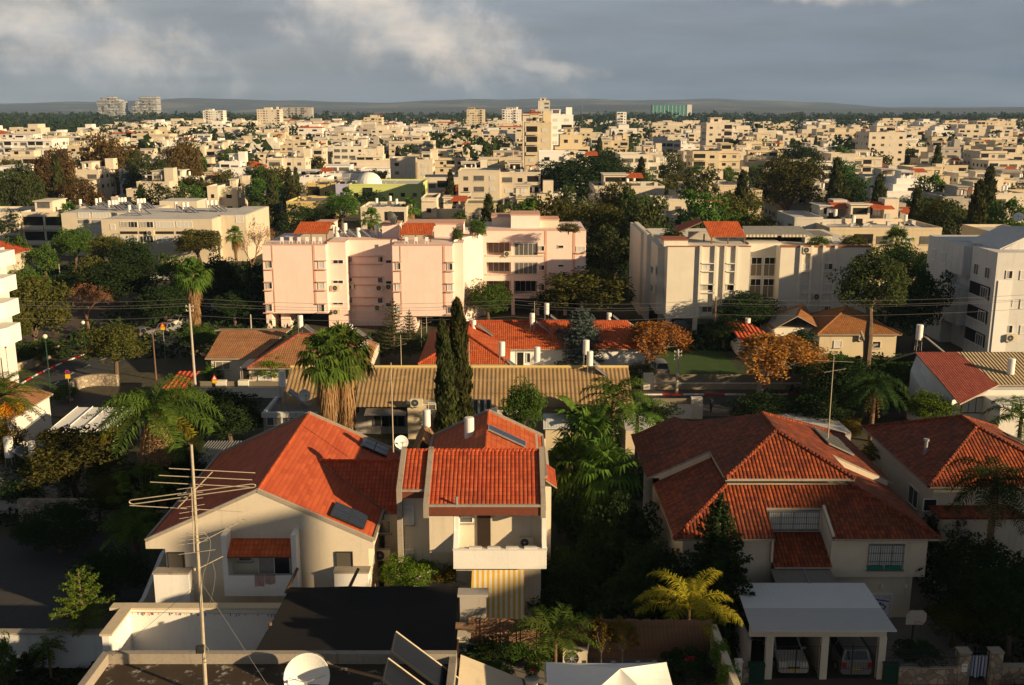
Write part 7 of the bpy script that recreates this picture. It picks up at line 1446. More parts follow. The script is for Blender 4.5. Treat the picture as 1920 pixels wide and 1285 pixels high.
for k, (px, py, Y, z, s) in enumerate(((151, 374, 222, zt3, 1), (181, 376, 224, zt3, 1), (188, 372, 226, zt3, 1), (205, 380, 219, zt3, 1), (212, 379, 219.5, zt3, 1), (218, 378, 220, zt3, 1), (223, 372, 226, zt3, 1), (229, 371, 226.5, zt3, 1), (235, 370, 227, zt3, 1), (262, 387, 210, zt, 1), (259, 373, 222, zt, 1), (265, 372, 222.5, zt, 1), (271, 371, 223, zt, 1), (243, 394, 207, zt, 1), (330, 386, 214, zt, 1), (344, 387, 213, zt, 1), (352, 386, 213.5, zt, 1), (389, 387, 215, zt+.2, 1), (397, 386, 215.5, zt+.2, 1), (405, 385, 216, zt+.2, 1))): heaterp(px, py, Y, z, 'white solar boiler on the beige block with the white roof', 1.2) if False else heater((XA(px, Y, z+1), Y, z), ['lone boiler at the far left of the white beige-block roof', 'boiler right of the lone one, rear left roof of the beige block', 'taller boiler touching its left neighbour, rear left roof of the beige block', 'left boiler of the front trio on the rear left white roof', 'middle boiler of the front trio on the rear left white roof', 'right boiler of the front trio on the rear left white roof', 'left boiler of the back trio on the rear left white roof', 'middle boiler of the back trio on the rear left white roof', 'right boiler of the back trio on the rear left white roof', 'boiler standing in the middle of the beige block front roof', 'left boiler of the central back trio on the beige block', 'middle boiler of the central back trio on the beige block', 'right boiler of the central back trio on the beige block', 'boiler nearest the front left corner of the beige block roof', 'single boiler right of centre on the beige block roof', 'left of the close pair of boilers right of centre, beige block', 'right of the close pair of boilers right of centre, beige block', 'left boiler of the trio at the right end, beige block', 'middle boiler of the trio at the right end, beige block', 'right boiler of the trio at the right end, beige block'][k], .7, 0, 1.15, True, 'boilers on the white roof at upper left')
# ---------------------------------------------------------------- town
FOOT = []                                     # footprints that later rows must keep clear of
def claim(x0, x1, y0, y1, pad=3): FOOT.append((x0-pad, x1+pad, y0-pad, y1+pad))
for q in ((-36, 12, 134, 166), (14, 62, 130, 168), (52, 84, 114, 142), (-80, -48, 98, 122), (-100, -45, 196, 244), (-30, 48, 100, 134), (26, 44, 168, 1400), (-78, -34, 105, 190)): FOOT.append(q)
TK = MB(); TK.lathe([(0, 0), (.33, 0), (.33, 1.3), (0, 1.35)], (0, 0, .7), 9); TK.obox((.9, 0, .45), (.7, 0, -.4), (0, .5, 0), (.02, 0, .04), 1); TKM = TK.build('water_tank', [M('boiler_white'), M('collector_glass')]); TKM = TKM.data
for o in [o for o in bpy.data.objects if o.data == TKM]: bpy.data.objects.remove(o)
WALLC = ['cream_plaster', 'beige_plaster', 'tan_plaster', 'white_plaster', 'offwhite_plaster', 'bright_white', 'grey_plaster', 'old_plaster']
CN = {'cream_plaster': 'cream', 'beige_plaster': 'beige', 'tan_plaster': 'tan', 'white_plaster': 'white', 'offwhite_plaster': 'off-white', 'bright_white': 'bright white', 'grey_plaster': 'grey', 'old_plaster': 'weathered', 'pink_plaster': 'pink', 'yellow_plaster': 'yellow', 'lime_plaster': 'lime green', 'lilac': 'lilac', 'weathered_white': 'stained white'}
NUM = ['none', 'one', 'two', 'three', 'four', 'five', 'six', 'seven', 'eight', 'nine', 'ten', 'eleven', 'twelve', 'thirteen', 'fourteen', 'fifteen']
plaster('lilac', (.42, .42, .60), .15)
def hides(x0, x1, y, z):
    a, py = PX(x0, y, z); b = PX(x1, y, z)[0]; return any(a < q[1]-6 and b > q[0]+6 and y < q[3] and py < q[2] for q in PROT)
def facade(mb, x0, x1, y, z0, z1, r, sgn='f', X=None, lod=0):
    """windows, balconies and string courses on one face; slots: 2 dark, 3 shutter, 4 glass"""
    n = max(1, int((z1-z0)/3.0)); L = x1-x0; fl = (z1-z0)/n; style = r.choice('abbc')
    def bx(a, b, c, d, dep, m):
        if sgn == 'f': mb.box(a, b, y-dep, y-.001, c, d, m)
        elif sgn == 'l': mb.box(X-dep, X-.001, a, b, c, d, m)
        else: mb.box(X+.001, X+dep, a, b, c, d, m)
    cols = max(1, int(L/3.4)); cw = L/cols; kinds = [r.choice('wwsbg') for _ in range(cols)]
    for k in range(n):
        zb = z0+k*fl
        if style == 'c' and sgn == 'f': bx(x0-.15, x1+.15, zb+fl-.25, zb+fl, .35, 0)
        for c in range(cols):
            a = x0+c*cw; kd = kinds[c] if r.random() < .8 else r.choice('wsbg')
            if kd == 'b' and sgn == 'f': bx(a+.25, a+cw-.25, zb+1.0, zb+fl-.35, .06, 2); bx(a+.1, a+cw-.1, zb+.15, zb+1.05, .75, 0)  # balcony: flat dark panel stands in for the shaded recess
            elif kd == 'g': bx(a+.4, a+cw-.4, zb+.9, zb+2.3, .07, 4); bx(a+.3, a+cw-.3, zb+.78, zb+.9, .16, 0)
            elif kd == 's': bx(a+cw*.3, a+cw*.7, zb+1.0, zb+2.2, .09, 3)
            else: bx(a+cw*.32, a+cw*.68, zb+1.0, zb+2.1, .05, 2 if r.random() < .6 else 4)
def block(x0, x1, y0, dep, h, mat, label, r, style='', tanks=3, name='apartment_block', cat='apartment block', group=None, lod=0, side=True, top=True, red=0):
    t = Th(name, ((x0+x1)/2, y0, 0), label, cat, group); m_ = MB(); y1 = y0+dep; W_ = x1-x0; xc = (x0+x1)/2
    if 'step' in style: hs = [(x0, x1, y0, h*.62), (x0+W_*.18, x1-W_*.05, y0+dep*.22, h*.82), (x0+W_*.3, x1-W_*.2, y0+dep*.4, h)]
    elif 'split' in style: k_ = r.uniform(.35, .65); hs = [(x0, x0+W_*k_, y0, h), (x0+W_*k_, x1, y0+r.uniform(1, 3), h-r.choice((0, .6, 1.5, 3)))]
    else: hs = [(x0, x1, y0, h)]
    for a, b, y, z in hs:
        m_.box(a, b, y, y1, 0, z, 0, 1, True); facade(m_, a+.3, b-.3, y, max(.2, z-(9.4 if 'tall' not in style else 60)), z-.3, r, 'f')
        for u, v, w_, q in ((a-.05, b+.05, y-.05, y+.2), (a-.05, b+.05, y1-.2, y1+.05)): m_.box(u, v, w_, q, z, z+.45, 0)
        m_.box(a-.05, a+.2, y+.2, y1-.2, z, z+.45, 0); m_.box(b-.2, b+.05, y+.2, y1-.2, z, z+.45, 0)
    if side:
        zs = hs[0][3]
        if xc > 8: facade(m_, y0+.5, y1-.5, 0, max(.2, zs-9.4), zs-.3, r, 'l', hs[0][0])
        elif xc < -8: zs = hs[-1][3]; facade(m_, hs[-1][2]+.5, y1-.5, 0, max(.2, zs-9.4), zs-.3, r, 'r', hs[-1][1])
    a, b, y, z = hs[-1]
    if top:
        px0 = a+(b-a)*r.uniform(.05, .35); pw = (b-a)*r.uniform(.3, .55); ph = r.choice((2.4, 2.8, 3.0)); py_ = y+dep*r.uniform(.2, .4)
        m_.box(px0, px0+pw, py_, min(y1-.3, py_+dep*.5), z, z+ph, 0, 1, True); facade(m_, px0+.2, px0+pw-.2, py_, z, z+ph-.2, r); m_.box(px0-.3, px0+pw+.3, py_-.4, py_+dep*.5+.2, z+ph, z+ph+.18, 0)
        if r.random() < .5: sx_ = a+(b-a)*r.uniform(.7, .85); m_.box(sx_, sx_+2.6, y1-4, y1-.5, z, z+ph+1, 0, 1, True)
        if red or r.random() < .16: slab(m_, [(px0+pw, py_-1.5, z+2.2), (px0+pw+4, py_-1.5, z+2.2), (px0+pw+4, py_+2.5, z+3.2), (px0+pw, py_+2.5, z+3.2)], .12, 5, 5)
    for k in range(r.randint(5, 11)):
        cx, cy, cs = r.uniform(a+.6, b-1.4), r.uniform(y+.6, y1-1.5), r.uniform(.25, .8); m_.box(cx, cx+cs*r.uniform(.8, 2), cy, cy+cs, z, z+cs*r.uniform(.6, 1.8), r.choice((0, 1, 2, 3, 4)), None, True)
    if r.random() < .35: cx = r.uniform(a+1, b-4); m_.box(cx, cx+3.2, y+.5, y+3, z+2.1, z+2.2, r.choice((1, 3, 5))); [m_.box(cx+q, cx+q+.1, y+w__, y+w__+.1, z, z+2.1, 2) for q in (0, 3.1) for w__ in (.5, 2.9)]
    t.part('wall', m_, [mat, r.choice(('flat_roof_grey', 'flat_roof_white', 'flat_roof_white')), 'dark_void', 'shutter_white', 'pane_grey', 'orange_tile'])
    for k in range(tanks):
        o = bpy.data.objects.new('water_tank', TKM); COL.objects.link(o); par(o, t.o); o.location = (r.uniform(a+1, b-1.5)-t.l.x, r.uniform(y+1.5, y1-1)-t.l.y, z); o.rotation_euler.z = r.uniform(-.2, .2)
    claim(x0, x1, y0, y1); return t
rb_ = random.Random(77)
PROT = []
def pxb(px0, px1, pyt, z, dep, mat, label, style='', tanks=3, Y=None, **k):
    Y = Y or (CH-z)/tanb(pyt); PROT.append((px0, px1, pyt+(26 if pyt > 280 else 12), Y)); z = ZA(pyt, Y); k.setdefault('name', 'building'); k.setdefault('cat', 'building')
    return block(XA(px0, Y, z), XA(px1, Y, z), Y, dep, z, mat, label, rb_, style, tanks, **k)
pxb(537, 618, 381, 7, 16, 'yellow_plaster', 'low ochre yellow school building with a pale flat roof', top=False, tanks=0)
pxb(573, 628, 346, 8.5, 16, 'yellow_plaster', 'yellow school wing left of the lilac wall', top=False, tanks=0); pxb(629, 653, 348, 8.5, 16, 'lilac', 'narrow lilac wall block between the yellow and the lime green wings', top=False, tanks=0)
t = pxb(654, 790, 348, 8.5, 22, 'lime_plaster', 'lime green school wing with a white domed roof on top', top=False, tanks=0); yy = (CH-8.5)/tanb(348)+6; m_ = MB(); x_ = XA(692, yy, 9); m_.lathe([(3.9*math.cos(a), 3.6*math.sin(a)) for a in (0, .3, .6, .9, 1.2, 1.57)], (x_, yy, t.l.z+8.5), 20); t.part('dome', m_, 'bright_white'); m_ = MB(); m_.box(XA(642, yy, 9), XA(655, yy, 9), yy, yy+3, 8.4, 11.6); t.part('plant_room', m_, 'grey_metal')
pxb(676, 762, 392, 8, 14, 'cream_plaster', 'cream flat block behind the dark mesh dish', top=False); pxb(790, 868, 374, 8.5, 14, 'cream_plaster', 'cream terrace block with roof clutter right of the lime school', 'split'); pxb(872, 1036, 385, 8.5, 13, 'tan_plaster', 'tan low block with dishes behind the pink penthouse', 'split', 5); pxb(955, 1035, 372, 9, 12, 'cream_plaster', 'cream block with potted palm left of the great round tree', '')
pxb(1114, 1246, 352, 11, 16, 'cream_plaster', 'cream block with dark balconies right of the great round tree', '', 3); pxb(1163, 1272, 292, 14, 18, 'offwhite_plaster', 'broad off-white block with a deep central loggia above the round tree', 'split', 2); pxb(1225, 1320, 377, 10, 10, 'cream_plaster', 'plain cream box with a row of three windows behind the white block', '', 0, top=False); pxb(1181, 1224, 388, 8, 26, 'yellow_plaster', 'long yellowish side block receding beside the round tree', '', 0, top=False); pxb(1268, 1345, 366, 10.5, 12, 'tan_plaster', 'tan roof block behind the plain cream box', '', 2); pxb(1345, 1432, 350, 10.5, 14, 'tan_plaster', 'tan block left of the big dark tree on the right', 'split', 3)
pxb(1320, 1358, 398, 9, 8, 'cream_plaster', 'small cream roof room right of the plain cream box', '', 1, top=False)
pxb(1556, 1766, 432, 10, 14, 'tan_plaster', 'long cream parapet block with buttress fins behind the fan palm', '', 2, top=False); pxb(1490, 1600, 412, 11, 12, 'old_plaster', 'roof complex with tanks and a red gable right of the canopy', 'split', 4, red=1); pxb(1585, 1690, 415, 10.5, 6, 'cream_plaster', 'red roofed terrace above the cream parapet block', '', 1, red=1)
pxb(1622, 1700, 334, 9, 14, 'old_plaster', 'brownish stepped block left of the bright white house', 'split', 1); pxb(1665, 1768, 340, 9, 16, 'bright_white', 'bright white block with sloping roof edge at right', 'step', 0); pxb(1768, 1850, 372, 9.5, 14, 'grey_plaster', 'grey block right of the bright white block', 'split', 2); pxb(1822, 1925, 366, 9.5, 14, 'cream_plaster', 'cream block at the right edge above the stained white block', '', 3); pxb(1500, 1604, 308, 11, 16, 'white_plaster', 'long blank white block behind the big dark tree at right', '', 0, top=False)
pxb(-10, 97, 263, 17, 18, 'white_plaster', 'tall white block with gridded balconies at the left edge', '', 3); pxb(-30, 64, 330, 8, 18, 'bright_white', 'white low building behind the conifers at far left', '', 1); pxb(246, 318, 253, 15, 15, 'tan_plaster', 'tan fluted block behind the pine wood', '', 2); pxb(388, 440, 352, 8, 14, 'cream_plaster', 'small cream house block right of the pine wood', 'split', 1)
TW = {'name': 'tower_block', 'cat': 'tower'}
pxb(984, 1034, 233, 0, 16, 'tan_plaster', 'slender tan tower below the red roofed tower', 'tall', 1, Y=330, **TW); t = pxb(980, 1019, 216, 0, 16, 'cream_plaster', 'cream tower with a red hipped top in the town centre', 'tall', 0, Y=420, top=False, **TW); m_ = MB(); a, b, z = XA(978, 420, 28), XA(1021, 420, 28), ZA(216, 420); slab(m_, [(a, 420, z), (b, 420, z), ((a+b)/2, 428, z+2)], .3); slab(m_, [(a, 420, z), ((a+b)/2, 428, z+2), (a, 436, z)], .3); slab(m_, [(b, 420, z), (b, 436, z), ((a+b)/2, 428, z+2)], .3); t.part('red_roof', m_, 'orange_tile')
pxb(1029, 1075, 217, 0, 22, 'bright_white', 'white office tower with square windows beside the red topped tower', 'tall', 0, Y=430, **TW); pxb(1026, 1112, 256, 0, 18, 'tan_plaster', 'stepped tan block in front of the white office tower', 'step', 0, Y=345); pxb(1010, 1110, 287, 0, 10, 'bright_white', 'low bright white block at the foot of the stepped tan block', 'split', 1, Y=310); pxb(996, 1041, 190, 0, 25, 'old_plaster', 'tall stepped tower rising behind the red topped tower', 'tall step', 0, Y=800, **TW)
pxb(941, 978, 206, 0, 16, 'white_plaster', 'white tower left of the town centre towers', 'tall', 0, Y=1300, **TW); pxb(875, 909, 206, 0, 18, 'tan_plaster', 'tan tower on the skyline left of centre', 'tall', 0, Y=1400, **TW); pxb(481, 524, 206, 0, 20, 'cream_plaster', 'cream slab tower with balconies on the left skyline', 'tall', 0, Y=1350, **TW); pxb(526, 584, 202, 0, 20, 'grey_plaster', 'long grey office slab on the left skyline', 'tall', 0, Y=2000, top=False); pxb(682, 716, 221, 0, 16, 'tan_plaster', 'tan framed block with dark centre near the skyline', 'tall', 0, Y=1100); pxb(1157, 1175, 211, 0, 16, 'bright_white', 'slim bright white tower right of the avenue', 'tall', 0, Y=1200, top=False, **TW); pxb(380, 418, 208, 0, 18, 'white_plaster', 'white tower right of the twin towers', 'tall', 0, Y=1500, **TW)
pxb(1768, 1810, 232, 0, 18, 'tan_plaster', 'tan tower near the right end of the skyline', 'tall', 1, Y=1000, **TW); pxb(1832, 1908, 228, 0, 18, 'tan_plaster', 'wide tan tower at the right end of the skyline', 'tall split', 2, Y=950, **TW); pxb(1630, 1700, 250, 0, 18, 'cream_plaster', 'cream slab block in the right part of the town', 'tall', 1, Y=470); pxb(1325, 1375, 232, 0, 16, 'cream_plaster', 'cream block with a pyramid top and banded balconies', 'tall', 0, Y=520)
# teal clad building, twin towers, masts
t = Th('teal_building', (XA(1260, 2500, 30), 2500, 0), 'long teal glass building on the skyline right of centre', 'building'); m_ = MB(); z = ZA(197, 2500); flat('teal_clad', (.05, .20, .18), .4); m_.box(XA(1223, 2500, 30), XA(1288, 2500, 30), 2500, 2530, 0, z, 0); m_.box(XA(1288, 2500, 30), XA(1297, 2500, 30), 2499, 2530, 0, z+.6, 1)
for k in range(9): xx = XA(1224+k*7.2, 2500, 30); m_.box(xx, xx+1, 2499.4, 2500, 2, z-1, 1)
t.part('wall', m_, ['teal_clad', 'weathered_white'])
for (p0, p1, lb, sd) in ((183, 231, 'left of the pair of grey stepped twin towers on the skyline', 3), (249, 294, 'right of the pair of grey stepped twin towers on the skyline', 4)):
    Y = 2300; t = Th('stepped_tower', (XA((p0+p1)/2, Y, 20), Y, 0), lb, 'tower', 'twin stepped towers'); r = random.Random(sd); m_ = MB(); a, b = XA(p0, Y, 30), XA(p1, Y, 30); z = ZA(181, Y); cw = (b-a)/8
    flat('tower_grey', (.62, .63, .64), .6, .2)
    for i in range(8):
        for k in range(int(z/3.2)):
            top = z*(.70+.30*math.sin(math.pi*(i+.6)/8)**.35) if sd == 3 else z*(.62+.38*min(1, (i+1)/3.5))
            zz_ = k*3.2
            if zz_+3 > top: continue
            j = r.choice((0, 0, 2.5, 5)); lo_cut = (i in (1, 6) and zz_ < z*.3)
            m_.box(a+i*cw, a+(i+1)*cw, Y+j+(8 if lo_cut else 0), Y+30, zz_+.9, zz_+3.2, 1 if j else 2); m_.box(a+i*cw-.2, a+(i+1)*cw, Y+j-1.2, Y+30, zz_, zz_+.9, 0)
    t.part('floors', m_, ['tower_grey', 'grey_metal', 'pane_grey'])
for px, pyt, Y, lb in ((1091, 180, 900, 'thin lattice mast on the skyline right of the centre towers'), (1650, 205, 900, 'thin mast on the skyline at right'), (949, 190, 1100, 'thin mast with a short arm left of the centre towers'), (1192, 195, 1200, 'short twin mast near the teal building'), (553, 200, 300, 'thin antenna above the left town'), (804, 310, 260, 'thin antenna among cypresses right of the lime school')): pole(px, pyt, 0, Y, 'wire_grey', lb, .12 if Y > 500 else .06, name='mast')
for px, py0, py1, Y, lb in ((741, 680, 848, 62, 'thin antenna pole beside the white dish on the middle house'), (753, 628, 690, 98, 'thin antenna above the beige corrugated ridge'), (1546, 668, 860, 68, 'thin antenna with crossbars on the right hip roof'), (790, 600, 650, 118, 'thin antenna left of the cypress pair'), (800, 590, 625, 120, 'second thin antenna left of the cypress pair'), (880, 640, 690, 97, 'thin antenna right of the cypress pair'), (1002, 565, 605, 122, 'thin T-shaped antenna behind the red roof')):
    Th_, x_, zt_ = pole(px, py0, py1, Y, 'mast_metal', lb, .035, name='antenna'); Th_.o['category'] = 'antenna'; m_ = MB(); L = .8 if Y > 80 else 1.3
    m_.tube((x_-L, Y, zt_-.3), (x_+L, Y-.3, zt_-.35), .015, n=4); m_.tube((x_-.5*L, Y-.2, zt_-1.1), (x_+.7*L, Y, zt_-.9), .015, n=4)
    for k in range(6): m_.tube((x_-.5*L+.2*k*L, Y-.45, zt_-1.1+.035*k), (x_-.5*L+.2*k*L, Y+.15, zt_-1.1+.035*k), .01, n=3)
    Th_.part('crossbars', m_, 'mast_metal')
r = random.Random(11); made = []
ZONE = [(-1e9, 420, 'near'), (420, 560, 'middle'), (560, 1e9, 'far')]
yrow = 172; cand = []
while yrow < 860:
    half = yrow*.535+14; x = -half+r.uniform(0, 14)
    while x < half:
        wd = r.uniform(13, 25); d = r.uniform(11, 16); yj = yrow+r.uniform(-4, 4)
        if not any(x < f[1] and x+wd > f[0] and yj < f[3] and yj+d > f[2] for f in FOOT) and r.random() < (.93 if x < 10 or yrow > 420 else .72): cand.append((x, x+wd, yj, d)); x += wd+r.uniform(3, 9)
        else: x += 6
    yrow += 24+yrow*.018
cand = [c for c in cand if PX(c[1], c[2], 6)[0] > -10 and PX(c[0], c[2], 6)[0] < 1930 and not hides(c[0], c[1], c[2], 11)]
rows = {}
names_used = {}
for i, (x0, x1, y, d) in enumerate(cand[:262]):
    small = r.random() < .42; h = r.uniform(6.2, 8.2) if small else (r.uniform(9.5, 14.5) if y > 230 else r.uniform(7, 9.5))
    if x0 > 20 and 170 < y < 330: h = min(h, 8.5)
    mat = r.choice(WALLC[:6]+WALLC[:3]+(['grey_plaster', 'old_plaster'] if x0 > 60 or y > 500 else [])); st = r.choice(('', 'split', 'step', 'split')); px, py = PX((x0+x1)/2, y, h)
    side = 'left edge' if px < 240 else 'left third' if px < 640 else 'middle' if px < 1180 else 'right third' if px < 1640 else 'right edge'
    zn = [n for a, b, n in ZONE if a <= y < b][0]; key = (side, zn); rows.setdefault(key, []).append(px)
    gable = small and r.random() < .22; fl = max(2, min(5, round(h/3)))
    base = (CN[mat]+' house with a red hip roof') if gable else CN[mat]+' '+NUM[fl]+'-storey block'+{'': '', 'split': ' of two heights', 'step': ' stepping back'}[st]
    o = None
    if gable:
        t = Th('town_house', ((x0+x1)/2, y, 0), 'x', 'house', 'town blocks and houses'); hip(t, x0, min(x1, x0+13), y, y+10, h-2.2, h+.4, r.choice(('orange_tile', 'red_tile', 'maroon_tile')), .5, 'x', walls=mat, ridges=False); claim(x0, x1, y, y+10)
        for k in range(3): win(t, (x0+2.5+k*3.4, y-.003, 1.4), 1.3, 1.3, 0, r.choice(('glass', 'white', 'half')))
    else: t = block(x0, x1, y, d, h, mat, 'x', r, st, r.randint(1, 4), group='town blocks and houses')
    made.append((t, base, side, zn, px, y))
cnt = {}
for t, base, side, zn, px, y in sorted(made, key=lambda q: q[4]):
    k = (base, side, zn); cnt.setdefault(k, []).append(t)
ORD = ['first', 'second', 'third', 'fourth', 'fifth', 'sixth', 'seventh', 'eighth', 'ninth', 'tenth', 'eleventh', 'twelfth']
for (base, side, zn), ts in cnt.items():
    where = {'near': 'front', 'middle': 'middle', 'far': 'back'}[zn]+' of town, '+side
    for i, t in enumerate(ts): t.o['label'] = base+', '+where if len(ts) == 1 else base+', '+where+', '+ORD[min(11, i)]+' such'
# the rest of the town: too many and too small to count
D_ = MB(); r = random.Random(31); far_c = list(cand[262:]); yrow = 870
while yrow < 3000:
    half = yrow*.53+20; x = -half+r.uniform(0, 20)
    while x < half:
        wd = r.uniform(14, 34); px = PX(x, yrow, 5)[0]
        gap = (px < 180 and yrow > 900) or (1080 < px < 1200 and yrow < 1500); dn = .80 if yrow < 1700 else .5
        if not gap and r.random() < dn: far_c.append((x, x+wd, yrow+r.uniform(-10, 10), r.uniform(11, 18)))
        x += wd+r.uniform(4, 16+yrow*.004)
    yrow += 26+yrow*.02
for x0, x1, y, d in far_c:
    c = r.choice((0, 1, 2, 3, 3, 4)); h = r.choice((7, 9, 10, 12, 13, 14, 16)) if y < 1700 else r.choice((6, 8, 9, 11)); h *= r.uniform(.9, 1.1); D_.box(x0, x1, y, y+d, 0, h, c, 6, True); a = x0+(x1-x0)*r.uniform(.1, .5); D_.box(a, a+(x1-x0)*.4, y+2, y+d-1, h, h+2.8, c, 6, True); n = int(h/3)
    if r.random() < .08: D_.poly([(x0-.4, y-.4, h), (x1+.4, y-.4, h), ((x0+x1)/2, y+d/2, h+2.6)], 7); D_.poly([(x1+.4, y-.4, h), (x1+.4, y+d, h), ((x0+x1)/2, y+d/2, h+2.6)], 7); D_.poly([(x0-.4, y+d, h), (x0-.4, y-.4, h), ((x0+x1)/2, y+d/2, h+2.6)], 7)
    if y < 1900:
        for k in range(n):
            zb = k*h/n+1
            for j in range(int((x1-x0)/5)): 
                if r.random() < .75: xx = x0+1+j*5; D_.box(xx, xx+r.uniform(1.2, 3.6), y-.08, y-.001, zb, zb+1.3, 5, None, True)
tag(D_.build('distant_town', [M(k) for k in ('cream_plaster', 'tan_plaster', 'white_plaster', 'beige_plaster', 'grey_plaster', 'dark_void', 'flat_roof_white', 'orange_tile')]), 'far sea of pale blocks fading toward the hills', 'town', None, 'stuff')
